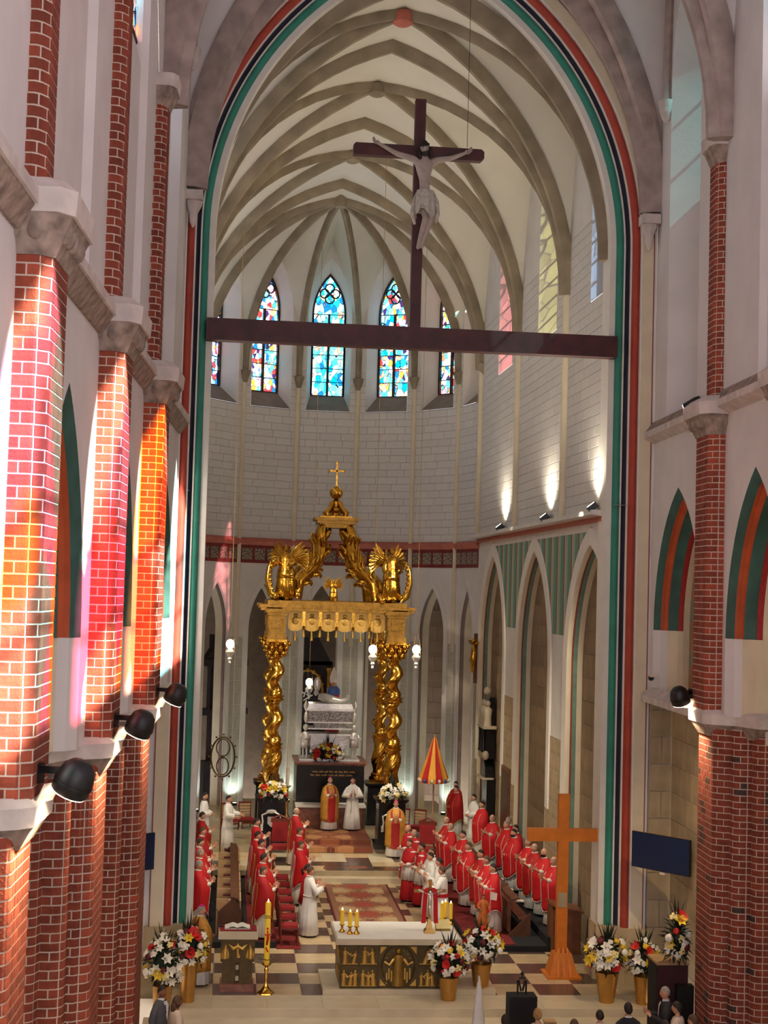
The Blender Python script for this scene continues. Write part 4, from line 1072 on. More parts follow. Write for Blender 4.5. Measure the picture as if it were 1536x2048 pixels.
def body_joints(pose):
    J = {'pelvis': ((0, 0, .95), (.15, .1)), 'spine': ((0, .0, 1.15), (.13, .09)), 'chest': ((0, 0, 1.33), (.14, .09)), 'neck': ((0, -.005, 1.49), .055), 'skull': ((0, .0, 1.58), .05)}
    B = [('pelvis', 'spine'), ('spine', 'chest'), ('chest', 'neck'), ('neck', 'skull')]
    for s, t in ((-1, 'l'), (1, 'r')):
        for n, p, r in (('hip', (s*.1, 0, .88), .09), ('knee', (s*.11, .02, .49), .06), ('ankle', (s*.11, -.02, .09), .042), ('toe', (s*.13, .15, .045), .035)): J[n+t] = (p, r)
        B += [('pelvis', 'hip'+t), ('hip'+t, 'knee'+t), ('knee'+t, 'ankle'+t), ('ankle'+t, 'toe'+t)]
        sh, el, wr, pa, fd = ARMS[pose](s)
        J['sh'+t], J['el'+t], J['wr'+t], J['pa'+t] = sh, el, wr, pa
        B += [('chest', 'sh'+t), ('sh'+t, 'el'+t), ('el'+t, 'wr'+t), ('wr'+t, 'pa'+t)]
        fd = Vector(fd).normalized(); pv = Vector(pa[0]); sd = Vector((s, 0, 0)).cross(fd)
        if sd.length < .3: sd = Vector((0, 0, 1))
        sd.normalize(); nrm_ = fd.cross(sd).normalized()
        for k, (o, L) in enumerate(((-.03, .075), (-.01, .088), (.01, .084), (.028, .066))):
            b = pv+fd*.045+sd*o; e1 = b+fd*L*.55; e2 = e1+(fd+nrm_*.25*(1 if k else .6)).normalized()*L*.45
            J['f%d%s' % (k, t)] = (tuple(b), .0105); J['g%d%s' % (k, t)] = (tuple(e1), .0095); J['h%d%s' % (k, t)] = (tuple(e2), .0085)
            B += [('pa'+t, 'f%d%s' % (k, t)), ('f%d%s' % (k, t), 'g%d%s' % (k, t)), ('g%d%s' % (k, t), 'h%d%s' % (k, t))]
        b = pv-sd*.045+fd*.005; e = b-sd*.012+fd*.05
        J['th'+t] = (tuple(b), .012); J['ti'+t] = (tuple(e), .0095); B += [('pa'+t, 'th'+t), ('th'+t, 'ti'+t)]
    return J, B
_body = {}
def body_mesh(pose):
    if pose not in _body:
        J, B = body_joints(pose); vs, fs = skin_mesh(J, B, 'pelvis')
        mb = MB(); mb.add(vs, fs, 0); add_head(mb, (0, .02, 1.64)); _body[pose] = mb.mesh('body', ['skin', 'eye', 'lip'], 'all')
    return _body[pose]
def loft(rings, n=36, folds=0., nf=11, ph=0., hem=None):
    """rings: (rx, ry_back, ry_front, z, cy, fold)"""
    rows = []
    for rx, rb, rf, z, cy, fo in rings:
        row = []
        for j in range(n):
            a = 2*PI*j/n; r = 1+fo*math.cos(nf*a+ph)+fo*.5*math.cos((nf*2-3)*a+1.3)
            ry = rf if math.sin(a) > 0 else rb
            zz = z+(hem(a)*fo*6 if hem else 0)
            row.append((rx*r*math.cos(a), cy+ry*r*math.sin(a), zz))
        rows.append(row)
    return rows
CH_R = [(.085, .075, .08, 1.515, 0), (.15, .11, .1, 1.48, 0), (.245, .145, .14, 1.4, 0), (.315, .18, .22, 1.24, .03), (.345, .21, .27, 1.08, .05), (.35, .23, .26, .85, .04), (.345, .24, .25, .6, .03), (.335, .24, .25, .36, .03)]
CH_L = [(.085, .075, .08, 1.515, 0), (.15, .11, .1, 1.48, 0), (.24, .145, .14, 1.4, 0), (.295, .17, .2, 1.24, .03), (.315, .19, .235, 1.08, .04), (.305, .21, .22, .85, .03), (.3, .22, .22, .6, .02), (.3, .23, .23, .36, .02)]
def ch_pt(a, z, g=1., lg=False):
    R = CH_L if lg else CH_R
    for p, q in zip(R, R[1:]):
        if q[3] <= z <= p[3]:
            t = (p[3]-z)/(p[3]-q[3]); r = [p[k]+(q[k]-p[k])*t for k in range(5)]; tt = max(0, (1.08-z)/.72)
            return (r[0]*g*math.cos(a), r[4]+(r[2] if math.sin(a) > 0 else r[1])*g*math.sin(a), z+tt*(.06 if lg else .28)*math.cos(a)**2-(.08*tt if lg else 0))
_garm = {}
def garment(kind, pose):
    key = (kind, pose if kind in ('sleeves', 'wide_sleeves', 'jacket_sleeves', 'cuffs') else '')
    if key in _garm: return _garm[key]
    mb = MB()
    if kind in ('alb', 'cassock'):
        mb.grid(loft([(.07, .06, .07, 1.505, 0, 0), (.13, .09, .09, 1.475, 0, 0), (.205, .115, .12, 1.41, 0, .01), (.215, .13, .15, 1.25, 0, .02), (.19, .13, .145, 1.05, 0, .03), (.205, .16, .17, .85, 0, .05), (.24, .2, .21, .5, 0, .06), (.28, .235, .25, .06, 0, .07), (.27, .225, .24, .055, 0, .07)]), wrap=True)
    elif kind == 'surplice':
        mb.grid(loft([(.075, .065, .075, 1.51, 0, 0), (.135, .095, .095, 1.48, 0, 0), (.215, .125, .13, 1.41, 0, .01), (.235, .15, .165, 1.2, 0, .03), (.245, .175, .19, .95, 0, .06), (.28, .22, .23, .62, 0, .08), (.27, .21, .22, .62, 0, .08)]), wrap=True)
    elif kind == 'mozzetta':
        mb.grid(loft([(.08, .07, .08, 1.515, 0, 0), (.15, .105, .1, 1.47, 0, 0), (.24, .15, .15, 1.38, 0, .01), (.275, .18, .19, 1.2, 0, .02), (.28, .19, .2, 1.07, .01, .03), (.27, .18, .19, 1.07, .01, .03)]), wrap=True)
    elif kind in ('chasuble', 'chasuble_long'):
        lg = kind == 'chasuble_long'; rows = []
        for z, fo in ((1.515, 0), (1.48, 0), (1.4, 0), (1.32, .003), (1.24, .008), (1.16, .012), (1.08, .015), (.96, .02), (.85, .022), (.72, .026), (.6, .03), (.48, .034), (.37, .038)):
            rows.append([ch_pt(2*PI*j/44, z, 1+fo*math.cos(9*2*PI*j/44+.6)+fo*.7*math.cos(14*2*PI*j/44), lg) for j in range(44)])
        rows.append([(x*.95, y*.95, z) for x, y, z in rows[-1]])
        mb.grid(rows, wrap=True)
    elif kind == 'chasuble_trim':
        for a0 in (PI*.34, PI*.66, -PI*.4, -PI*.6):
            mb.tube([ch_pt(a0, z, 1.04) for z in (1.36, 1.24, 1.08, .85, .6, .38)], .007, 5)
        mb.tube([ch_pt(2*PI*i/40, .375, 1.045) for i in range(41)], .008, 5, cap=False)
    elif kind == 'orphrey':
        for c_, w_ in ((PI/2, .42), (-PI/2, .3)):
            mb.grid([[ch_pt(c_+da*w_, z, 1.05, True) for da in (-1, -.5, 0, .5, 1)] for z in (1.08, .96, .85, .72, .6, .48, .37)])
            for s_ in (-1, 1): mb.grid([[ch_pt(c_+s_*(w_*.5+.45*(z-1.08)/.4)+da, z, 1.05, True) for da in (-.14, 0, .14)] for z in (1.08, 1.16, 1.24, 1.32, 1.4, 1.46)])
    elif kind in ('sleeves', 'wide_sleeves', 'jacket_sleeves'):
        for s in (-1, 1):
            sh, el, wr, pa, fd = ARMS[pose](s); w1 = {'sleeves': .062, 'wide_sleeves': .085, 'jacket_sleeves': .055}[kind]
            a, b, c = Vector(sh[0]), Vector(el[0]), Vector(wr[0]); a = a+Vector((-s*.03, 0, -.01))
            mb.tube([a, a.lerp(b, .5)+Vector((s*.02, 0, 0)), b+Vector((s*.01, -.01, -.01)), b.lerp(c, .5), c], [.075, .075, w1+.012, w1, w1*.92], 12)
    elif kind == 'cuffs':
        for s in (-1, 1):
            sh, el, wr, pa, fd = ARMS[pose](s); b, c = Vector(el[0]), Vector(wr[0])
            mb.tube([b.lerp(c, .5), b.lerp(c, .75), c-(c-b)*.04], [.045, .05, .054], 12)
    elif kind == 'cincture':
        mb.tube([(.2*math.cos(2*PI*i/24), .005+.15*math.sin(2*PI*i/24), 1.03) for i in range(25)], .012, 6, cap=False); mb.tube([(.05, .16, 1.03), (.06, .19, .8), (.06, .2, .6)], .01, 6)
    elif kind == 'sash':
        mb.grid(loft([(.2, .145, .16, 1.07, 0, 0), (.205, .15, .165, 1.03, 0, 0), (.205, .15, .165, .98, 0, 0)], 30), wrap=True); mb.box((.1, .17, .78), (.07, .012, .42))
    elif kind == 'collar':
        mb.tube([(.075*math.cos(2*PI*i/20), .072*math.sin(2*PI*i/20), 1.515+.012*math.sin(2*PI*i/20)*-1) for i in range(21)], .018, 6, cap=False)
    elif kind == 'jacket':
        mb.grid(loft([(.075, .07, .05, 1.5, 0, 0), (.15, .1, .09, 1.465, 0, 0), (.215, .12, .12, 1.4, 0, 0), (.22, .135, .14, 1.25, 0, 0), (.195, .13, .14, 1.05, 0, .005), (.215, .15, .15, .8, 0, .01), (.205, .14, .14, .8, 0, .01)]), wrap=True)
    elif kind == 'shirt_front':
        mb.add([(-.06, .1, 1.47), (.06, .1, 1.47), (.075, .135, 1.4), (0, .162, 1.08), (-.075, .135, 1.4)], [(0, 1, 2, 3, 4)]); mb.grid(loft([(.07, .065, .068, 1.53, 0, 0), (.075, .07, .075, 1.48, 0, 0)], 16), wrap=True)
    elif kind == 'trousers':
        for s in (-1, 1): mb.tube([(s*.09, 0, .95), (s*.105, .01, .5), (s*.11, -.01, .1)], [.11, .085, .075], 10)
    elif kind == 'shoes':
        for s in (-1, 1): mb.ball((s*.125, .07, .05), (.05, .135, .05), 10, 6)
    elif kind == 'zucchetto': mb.grid(hair_rows(1.09, lambda q: 48), wrap=True)
    elif kind == 'mitre':
        mb.grid([[(.085*math.cos(2*PI*i/20), .02+.1*math.sin(2*PI*i/20), 1.7) for i in range(20)], [(.095*math.cos(2*PI*i/20), .02+.11*math.sin(2*PI*i/20), 1.82) for i in range(20)], [(.07*math.cos(2*PI*i/20), .02+.05*math.sin(2*PI*i/20), 1.98-.12*abs(math.cos(2*PI*i/20))) for i in range(20)]], wrap=True)
    _garm[key] = mb.mesh(kind, 'white_alb', 'all'); return _garm[key]
def hair_rows(k, lim, c=(0, .02, 1.64), n=22, m=7, z0=0.):
    rows = []
    for i in range(m+1):
        row = []
        for j in range(n):
            q = 2*PI*j/n                                    # q = pi/2 faces +Y
            th = math.radians(max(z0, 0)+(lim(q)-max(z0, 0))*i/m); x, y, z = .074*math.sin(th)*math.cos(q), .094*math.sin(th)*math.sin(q), .118*math.cos(th)
            if z < 0 and y < 0: y *= 1-.25*(-z/.118)
            row.append((c[0]+x*k, c[1]+y*k, c[2]+z*k))
        rows.append(row)
    return rows
_hair = {}
def hair_mesh(st):
    if st not in _hair:
        mb = MB(); fr_ = lambda q: math.sin(q)             # 1 = front, -1 = back
        if st == 'short': mb.grid(hair_rows(1.08, lambda q: 78-22*fr_(q)*(1 if fr_(q) > 0 else 1.6)), wrap=True)
        elif st == 'full': mb.grid(hair_rows(1.14, lambda q: 84-26*fr_(q)*(1 if fr_(q) > 0 else 1.7)), wrap=True)
        elif st == 'ring': mb.grid(hair_rows(1.07, lambda q: 104 if fr_(q) < .3 else 66, z0=60), wrap=True)
        elif st == 'long':
            mb.grid(hair_rows(1.15, lambda q: 70 if fr_(q) > .45 else 150), wrap=True); mb.ball((0, -.06, 1.52), (.085, .05, .14), 12, 8)
        elif st == 'pony': mb.grid(hair_rows(1.1, lambda q: 70 if fr_(q) > .45 else 105), wrap=True); mb.tube([(0, -.08, 1.64), (0, -.14, 1.6), (0, -.13, 1.5), (0, -.1, 1.42)], [.03, .04, .035, .012], 8)
        elif st == 'beard':
            rows = []
            for i in range(5):
                z = -.035-.018*i; rows.append([(.074*(1-.3*(-z/.118)**1.3)*1.07*math.cos(q), .02+.1*math.sin(q)*(1-.1*i/4)+.012, 1.64+z) for q in [PI*.02+PI*.96*j/12 for j in range(13)]])
            mb.grid(rows)
        _hair[st] = mb.mesh('hair', 'hair_dark', 'all')
    return _hair[st]
def dress(parent, kind, mat, pose, name=None):
    o = link(name or kind, garment(kind, pose), parent); set_mat(o, mat); return o
def set_mat(o, mat, i=0):
    o.material_slots[i].link = 'OBJECT'; o.material_slots[i].material = MATS[mat]
OUTFITS = {
    'red': [('alb', 'cream_alb'), ('cuffs', 'cream_alb'), ('chasuble', 'chasuble_red'), ('chasuble_trim', 'trim_white'), ('collar', 'white_alb'), ('shoes', 'shoe')],
    'crimson': [('alb', 'cream_alb'), ('cuffs', 'cream_alb'), ('chasuble', 'chasuble_crimson'), ('chasuble_trim', 'trim_gold'), ('collar', 'white_alb'), ('shoes', 'shoe')],
    'gold': [('alb', 'white_alb'), ('cuffs', 'white_alb'), ('chasuble_long', 'chasuble_gold'), ('orphrey', 'orphrey_red'), ('collar', 'white_alb'), ('shoes', 'shoe')],
    'alb': [('alb', 'white_alb'), ('wide_sleeves', 'white_alb'), ('cincture', 'cream_alb'), ('collar', 'white_alb'), ('shoes', 'shoe')],
    'alb_sash': [('alb', 'white_alb'), ('wide_sleeves', 'white_alb'), ('sash', 'cassock_red'), ('collar', 'white_alb'), ('shoes', 'shoe')],
    'alb_black': [('alb', 'white_alb'), ('wide_sleeves', 'white_alb'), ('collar', 'suit_dark'), ('shoes', 'shoe')],
    'cape': [('cassock', 'cassock_red'), ('surplice', 'white_alb'), ('cuffs', 'white_alb'), ('mozzetta', 'cassock_red'), ('shoes', 'shoe')],
    'red_server': [('alb', 'white_alb'), ('surplice', 'cassock_red'), ('sleeves', 'cassock_red'), ('collar', 'trim_gold'), ('shoes', 'shoe')],
    'suit': [('trousers', 'suit_dark'), ('jacket', 'suit_dark'), ('jacket_sleeves', 'suit_dark'), ('shirt_front', 'shirt_white'), ('shoes', 'shoe')],
    'grey_suit': [('trousers', 'suit_grey'), ('jacket', 'suit_grey'), ('jacket_sleeves', 'suit_grey'), ('shirt_front', 'shirt_white'), ('shoes', 'shoe')],
    'blouse': [('trousers', 'suit_dark'), ('jacket', 'blouse_pale'), ('jacket_sleeves', 'blouse_pale'), ('shoes', 'shoe')],
}
def person(label, pos, face, outfit='red', hair=('short', 'hair_dark'), pose='clap', h=1.75, group=None, skin='skin', beard=None, cap=None):
    t = thing('person', label, 'person', pos, math.radians(face-90), group); k = h/1.76; t.scale = (k, k, k)
    b = link('body', body_mesh(pose), t); set_mat(b, skin)
    for kd, mt in OUTFITS[outfit]: dress(t, kd, mt, pose, 'sleeve' if 'sleeves' in kd else 'cuff' if kd == 'cuffs' else 'trim' if kd == 'chasuble_trim' else 'chasuble' if kd == 'chasuble_long' else kd)
    if hair: o = link('hair', hair_mesh(hair[0]), t); set_mat(o, hair[1])
    if beard: o = link('beard', hair_mesh('beard'), t); set_mat(o, beard)
    if cap == 'zucchetto': dress(t, 'zucchetto', 'magenta', pose, 'skullcap')
    if cap == 'mitre': dress(t, 'mitre', 'chasuble_gold', pose, 'mitre')
    return t

M('dark_oak', (38, 28, 22), .7, var=.3)
# ================================================================== OBJECTS
# ---- rood beam and crucifix
bm_ = MB(); bm_.box((.05, 33.78, 14.66), (9.58, .34, .5))
tag(bm_.build('rood_beam', 'wood_dark'), 'long dark red wooden beam spanning the chancel arch under the crucifix', 'beam')
cr = thing('crucifix', 'large wooden crucifix with carved pale figure standing on the rood beam', 'crucifix', (.05, 33.75, 14.91))
m_ = MB(); m_.box((0, 0, 2.69), (.25, .2, 5.38)); m_.box((.0, -.105, 4.7), (.012, .02, 1.2)); m_.build('upright', 'wood_dark', cr)
m_ = MB(); m_.slab([(-1.55, -.13, 3.98), (1.45, -.13, 3.98), (1.52, -.13, 4.05), (1.52, -.13, 4.2), (1.45, -.13, 4.26), (-1.5, -.13, 4.26), (-1.55, -.13, 4.2)], (0, .2, 0)); m_.build('crossbar', 'wood_dark', cr)
CJ = {'pelvis': ((.13, -.26, 3.0), (.16, .12)), 'spine': ((.11, -.27, 3.34), (.145, .11)), 'chest': ((.11, -.28, 3.7), (.24, .15)), 'neck': ((.09, -.32, 3.95), .08), 'skull': ((.07, -.36, 4.06), .07)}
CB = [('pelvis', 'spine'), ('spine', 'chest'), ('chest', 'neck'), ('neck', 'skull')]
for s, t, sh, el, wr, pa, hp, kn, an, to in ((-1, 'l', (-.15, -.25, 3.9), (-.55, -.2, 4.02), (-.9, -.19, 4.2), (-1.0, -.19, 4.25), (.03, -.27, 2.9), (.14, -.5, 2.5), (.02, -.32, 1.95), (-.02, -.36, 1.76)),
                                              (1, 'r', (.37, -.25, 3.9), (.72, -.2, 3.98), (1.0, -.19, 4.1), (1.08, -.19, 4.14), (.24, -.27, 2.9), (.27, -.48, 2.52), (.1, -.34, 1.95), (.06, -.38, 1.78))):
    J = dict(sh=(sh, .085), el=(el, .062), wr=(wr, .045), pa=(pa, (.05, .035)), hp=(hp, .13), kn=(kn, .085), an=(an, .055), to=(to, .045))
    for k, v in J.items(): CJ[k+t] = v
    CB += [('chest', 'sh'+t), ('sh'+t, 'el'+t), ('el'+t, 'wr'+t), ('wr'+t, 'pa'+t), ('pelvis', 'hp'+t), ('hp'+t, 'kn'+t), ('kn'+t, 'an'+t), ('an'+t, 'to'+t)]
    for k, (dz, L) in enumerate(((-.03, .1), (0, .11), (.03, .1), (.055, .08))):
        b = Vector(pa)+Vector((s*.05, -.02, dz)); e = b+Vector((s*L*.6, -.05, .05)); g = e+Vector((s*.01, -.05, .0))
        CJ['f%d%s' % (k, t)] = (tuple(b), .016); CJ['g%d%s' % (k, t)] = (tuple(e), .014); CJ['q%d%s' % (k, t)] = (tuple(g), .012)
        CB += [('pa'+t, 'f%d%s' % (k, t)), ('f%d%s' % (k, t), 'g%d%s' % (k, t)), ('g%d%s' % (k, t), 'q%d%s' % (k, t))]
    CJ['u'+t] = ((pa[0]-s*.0, pa[1]-.05, pa[2]+.06), .016); CB.append(('pa'+t, 'u'+t))
mb = MB(); mb.add(*skin_mesh(CJ, CB, 'pelvis', 2)); HM = Matrix.Rotation(PI, 3, 'Z') @ Matrix.Rotation(-.35, 3, 'X') @ Matrix.Rotation(.22, 3, 'Y')
add_head(mb, (.07, -.4, 4.13), 1.45, HM)
fg = mb.build('carved_figure', ['skin_pale', 'eye', 'lip'], cr, 'all')
mb = MB(); rows = []
for i, (rx, ry, z, fo) in enumerate([(.2, .17, 3.16, .03), (.225, .2, 3.05, .06), (.235, .23, 2.86, .08), (.24, .26, 2.66, .1), (.22, .25, 2.58, .12)]):
    rows.append([(.13+rx*(1+fo*math.cos(9*2*PI*j/36))*math.cos(2*PI*j/36), -.28-.03*i+ry*(1+fo*math.cos(9*2*PI*j/36))*math.sin(2*PI*j/36), z+(.12 if i == 4 else 0)*math.cos(2*PI*j/36*3)) for j in range(36)])
mb.grid(rows, wrap=True); mb.tube([(.33, -.3, 3.1), (.4, -.32, 2.9), (.42, -.33, 2.6), (.38, -.33, 2.4)], [.03, .05, .06, .03], 8); mb.tube([(-.06, -.3, 3.1), (-.13, -.32, 2.9), (-.16, -.33, 2.6), (-.1, -.33, 2.35)], [.03, .045, .06, .03], 8)
M('loincloth', (196, 188, 172), .8, var=.2, scale=12); mb.build('loincloth', 'loincloth', fg, 'all')
mb = MB(); H0 = Vector((.07, -.4, 4.13))
mb.grid([[HM @ ((Vector(p)-Vector((0, .02, 1.64)))*1.45)+H0 for p in r] for r in hair_rows(1.13, lambda q: 62 if math.sin(q) > .45 else 140)], wrap=True)
for s in (-1, 1): mb.tube([H0+HM @ Vector((s*.11, .0, .0)), H0+HM @ Vector((s*.13, .04, -.14)), H0+HM @ Vector((s*.11, .06, -.27))], [.05, .05, .02], 8)
mb.build('carved_hair', 'hair_dark', fg, 'all')
mb = MB(); mb.grid([[HM @ (Vector((.074*1.5*(1-.1*i)*math.cos(q), .105*1.5*math.sin(q)*(1-.05*i), -.06-.03*i))) + H0 for q in [PI*.1+PI*.8*j/10 for j in range(11)]] for i in range(5)]); mb.build('carved_beard', 'hair_dark', fg, 'all')
mb = MB()
for k in range(3): mb.tube([H0+HM @ Vector((.118*math.cos(2*PI*i/18), .15*math.sin(2*PI*i/18), .07+.012*math.sin(5*2*PI*i/18+k*2))) for i in range(19)], .016, 5, cap=False)
mb.build('crown_of_thorns', 'hair_dark', fg, 'all')
m_ = MB(); m_.tube([(1.12, -.05, 4.3), (1.12, -.05, 9.0)], .006, 4); tag(m_.build('steel_cable', 'black_metal', None, loc=(.05, 33.75, 14.91)), 'thin steel cable rising from the right arm of the crucifix', 'cable')

# ---- baldachin over the shrine
BX, BY = -.5, 50.35
bal = thing('baldachin', 'gilded baroque baldachin with twisted columns, angels, and a cross over the shrine', 'baldachin', (BX, BY, .45))
def twisted(z0, z1, r=.19, amp=.085, pitch=1.28, n=20, k=64, flute=None):
    rows = []
    for i in range(k+1):
        t = i/k; z = z0+(z1-z0)*t; a = 2*PI*(z-z0)/pitch; e = min(1, t*8, (1-t)*8)
        cx, cy = amp*e*math.cos(a), amp*e*math.sin(a); row = []
        for j in range(n if not flute else 48):
            q = 2*PI*j/(n if not flute else 48); rr = r
            if flute: rr = r*(1+.05*math.cos(14*(q-2.2*(z-z0)*1.1)))
            row.append((cx+rr*math.cos(q), cy+rr*math.sin(q), z))
        rows.append(row)
    return rows
def column_meshes():
    S_ = []
    m_ = MB(); m_.grid(twisted(2.35, 3.6, .245, .05, .95, k=40, flute=True), wrap=True); S_.append(('shaft_foot', m_.mesh('shaft_foot', 'gold', 'all')))
    m_ = MB(); m_.grid(twisted(3.75, 5.15, .225, .085, .82), wrap=True); m_.grid(twisted(5.3, 6.55, .215, .085, .82), wrap=True); S_.append(('shaft', m_.mesh('shaft', 'gold', 'all')))
    for z, h in ((3.6, .15), (5.15, .15)):
        m_ = MB(); m_.lathe([(.25, z-.02), (.31, z), (.31, z+.03), (.27, z+.045), (.275, z+.1), (.31, z+.12), (.31, z+h), (.24, z+h+.02)], 24)
        S_.append(('collar_ring', m_.mesh('collar_ring', 'gold_carved', 40)))
    m_ = MB(); m_.box((0, 0, 2.1), (.76, .76, .1)); m_.lathe([(.36, 2.15), (.38, 2.2), (.34, 2.25), (.3, 2.28), (.32, 2.33), (.26, 2.38)], 24); S_.append(('column_base', m_.mesh('column_base', 'gold', 40)))
    m_ = MB(); m_.lathe([(.2, 6.5), (.25, 6.55), (.25, 6.62), (.29, 6.85), (.38, 7.02)], 20)
    for tier, (z, r, sz) in enumerate(((6.66, .28, .11), (6.84, .33, .12), (6.97, .4, .1))):
        for k in range(8):
            a = 2*PI*(k+.5*tier)/8; m_.ball((r*math.cos(a), r*math.sin(a), z), (sz*.8, sz*.8, sz), 7, 5)
            m_.ball((r*1.15*math.cos(a), r*1.15*math.sin(a), z+.06), .045, 6, 4)
    m_.box((0, 0, 7.08), (.66, .66, .08)); S_.append(('capital', m_.mesh('capital', 'gold_carved', 50)))
    m_ = MB(); m_.box((0, 0, 7.2), (.62, .62, .16)); m_.box((0, 0, 7.6), (.54, .54, .66)); m_.box((0, 0, 7.26), (.58, .58, .06)); m_.box((0, 0, 7.42), (.57, .57, .03)); m_.box((0, 0, 7.96), (.66, .66, .1)); m_.box((0, 0, 8.06), (.78, .78, .12))
    for s in range(4):
        a = s*PI/2; c = Vector((.285*math.cos(a), .285*math.sin(a), 7.68)); m_.box(c, (.03, .34, .38), a)
    S_.append(('entablature_block', m_.mesh('entablature_block', 'gold_dull', None)))
    return S_
CMS = column_meshes()
for sx in (-1.95, 1.95):
    for sy in (-1.95, 1.95):
        for nm, me in CMS: link(nm, me, bal, (sx, sy, -.45))
        m_ = MB(); m_.box((sx, sy, .08), (1.12, 1.12, .16)); m_.box((sx, sy, .85), (.9, .9, 1.4), taper=.96); m_.box((sx, sy, 1.57), (1.06, 1.06, .06)); m_.box((sx, sy, 1.52), (.98, .98, .06)); m_.build('plinth', 'black_marble', bal)
# coat of arms on the front left plinth
for sx in (-1.95, 1.95):
    m_ = MB(); y0 = -2.4
    m_.slab([(sx-.12, y0-.02, 1.0), (sx+.12, y0-.02, 1.0), (sx+.12, y0-.02, .78), (sx, y0-.02, .66), (sx-.12, y0-.02, .78)], (0, .02, 0))
    m_.tube([(sx-.3, y0-.02, .6), (sx-.27, y0-.02, .85), (sx-.3, y0-.02, 1.05), (sx-.15, y0-.02, 1.12), (sx, y0-.02, 1.2), (sx+.15, y0-.02, 1.12), (sx+.3, y0-.02, 1.05), (sx+.27, y0-.02, .85), (sx+.3, y0-.02, .6)], .03, 6)
    m_.ball((sx, y0-.02, 1.17), (.17, .03, .07), 10, 6)
    for k in range(6): m_.ball((sx+(-.3 if k % 2 else .3), y0-.02, .58+.07*(k//2)), (.05, .025, .04), 6, 4)
    m_.build('coat_of_arms', 'silver', bal, 40)
# cornice frame
m_ = MB()
for s in (-1, 1):
    m_.box((0, s*2.05, 7.66), (5.0, .5, .1)); m_.box((0, s*2.05, 7.76), (5.1, .56, .1)); m_.box((0, s*2.02, 7.87), (4.55, .4, .14))
    m_.box((s*2.05, 0, 7.66), (.5, 4.6, .1)); m_.box((s*2.05, 0, 7.76), (.56, 4.6, .1)); m_.box((s*2.02, 0, 7.87), (.4, 4.3, .14))
m_.build('cornice', 'gold_dull', bal)
# lambrequin with tassels on three sides
pan = MB(); A = [(-.24, 0, 0), (.24, 0, 0), (.24, 0, -.52)]+[(.24*math.cos(PI*i/8), 0, -.52-.13*math.sin(PI*i/8)) for i in range(1, 8)]+[(-.24, 0, -.52)]
pan.slab(A, (0, .03, 0)); pan.ball((0, -.005, -.3), (.12, .03, .14), 8, 6); pan.ball((0, -.005, -.12), (.08, .02, .05), 8, 4); pan = pan.mesh('valance_panel', 'gold_matte', 40)
drp = MB(); drp.box((0, -.03, -.25), (.1, .05, .5)); drp.lathe([(.02, -.62), (.05, -.58), (.05, -.5), (.02, -.46)], 8, (0, -.03, 0)); drp = drp.mesh('valance_strap', 'gold', None)
tas = MB(); tas.lathe([(.055, -.95), (.05, -.85), (.03, -.76), (.035, -.72), (.012, -.66), (.01, -.6)], 10); tas = tas.mesh('tassel', 'gold_bright', 40)
for k in range(6):
    link('valance_panel', pan, bal, (-1.35+k*.54, -1.95, 7.6)); link('tassel', tas, bal, (-1.35+k*.54, -1.95, 7.6))
    for s in (-1, 1):
        link('valance_panel', pan, bal, (s*1.95, -1.35+k*.54, 7.6), PI/2); link('tassel', tas, bal, (s*1.95, -1.35+k*.54, 7.6))
for k in range(5): link('valance_strap', drp, bal, (-1.08+k*.54, -1.97, 7.6)); link('tassel', tas, bal, (-1.08+k*.54, -1.97, 7.72))
# scrolls rising to the crown
scr = MB(); path = [Vector(p) for p in ((2.0, 0, 8.05), (1.85, 0, 8.6), (1.5, 0, 8.85), (1.1, 0, 9.05), (.8, 0, 9.45), (.68, 0, 9.9), (.72, 0, 10.3), (.62, 0, 10.55))]
P2 = []
for a, b in zip(path, path[1:]): P2 += [a.lerp(b, q/3) for q in range(3)]
P2.append(path[-1]); scr.tube(P2, [.27-.13*i/len(P2) for i in range(len(P2))], 10)
for c, r in (((1.55, 0, 8.72), .2), ((.78, 0, 9.25), .17), ((.6, 0, 10.5), .15)):
    scr.tube([Vector(c)+Vector((r*(1-i/22)*math.cos(i*.7), 0, r*(1-i/22)*math.sin(i*.7))) for i in range(18)], .05, 8)
for k in range(16):                                          # acanthus leaves curling off the scroll
    p = P2[min(len(P2)-2, 2+int(k*.05*len(P2)))]; q = P2[min(len(P2)-1, 3+int(k*.05*len(P2)))]; tg = (q-p).normalized(); sd = Vector((0, (-1)**k, 0)); ot = tg.cross(Vector((0, 1, 0)))*(1 if (k//2) % 2 else -1)
    r = .2-.006*k; b0 = p+sd*r*.6+ot*r*.5
    scr.tube([b0-tg*.18, b0+sd*.08+ot*.05, b0+tg*.16+sd*.12+ot*.12, b0+tg*.24+sd*.1+ot*.22, b0+tg*.18+sd*.08+ot*.28], [.03, .09, .085, .05, .015], 7)
scr = scr.mesh('scroll', 'gold_carved', 60)
fea = MB()
for k in range(5):
    b = Vector((1.75-.17*k, 0, 8.75+.1*k)); fea.tube([b, b+Vector((-.25, .06*(k-2), .3)), b+Vector((-.35, .08*(k-2), .65)), b+Vector((-.33, .09*(k-2), 1.0+.05*k))], [.08, .075, .05, .012], 7)
fea = fea.mesh('feather_crest', 'gold', 60)
for k in range(4):
    a = PI/4+k*PI/2; link('scroll', scr, bal, (0, 0, -.05), a)
    link('feather_crest', fea, bal, (0, 0, -.2), a)
m_ = MB(); m_.box((0, 0, 10.62), (1.3, 1.3, .1)); m_.box((0, 0, 10.72), (1.5, 1.5, .1)); m_.box((0, 0, 10.5), (1.1, 1.1, .14)); m_.build('crown_slab', 'gold_dull', bal)
m_ = MB(); m_.box((0, 0, 10.8), (1.1, 1.1, .05))
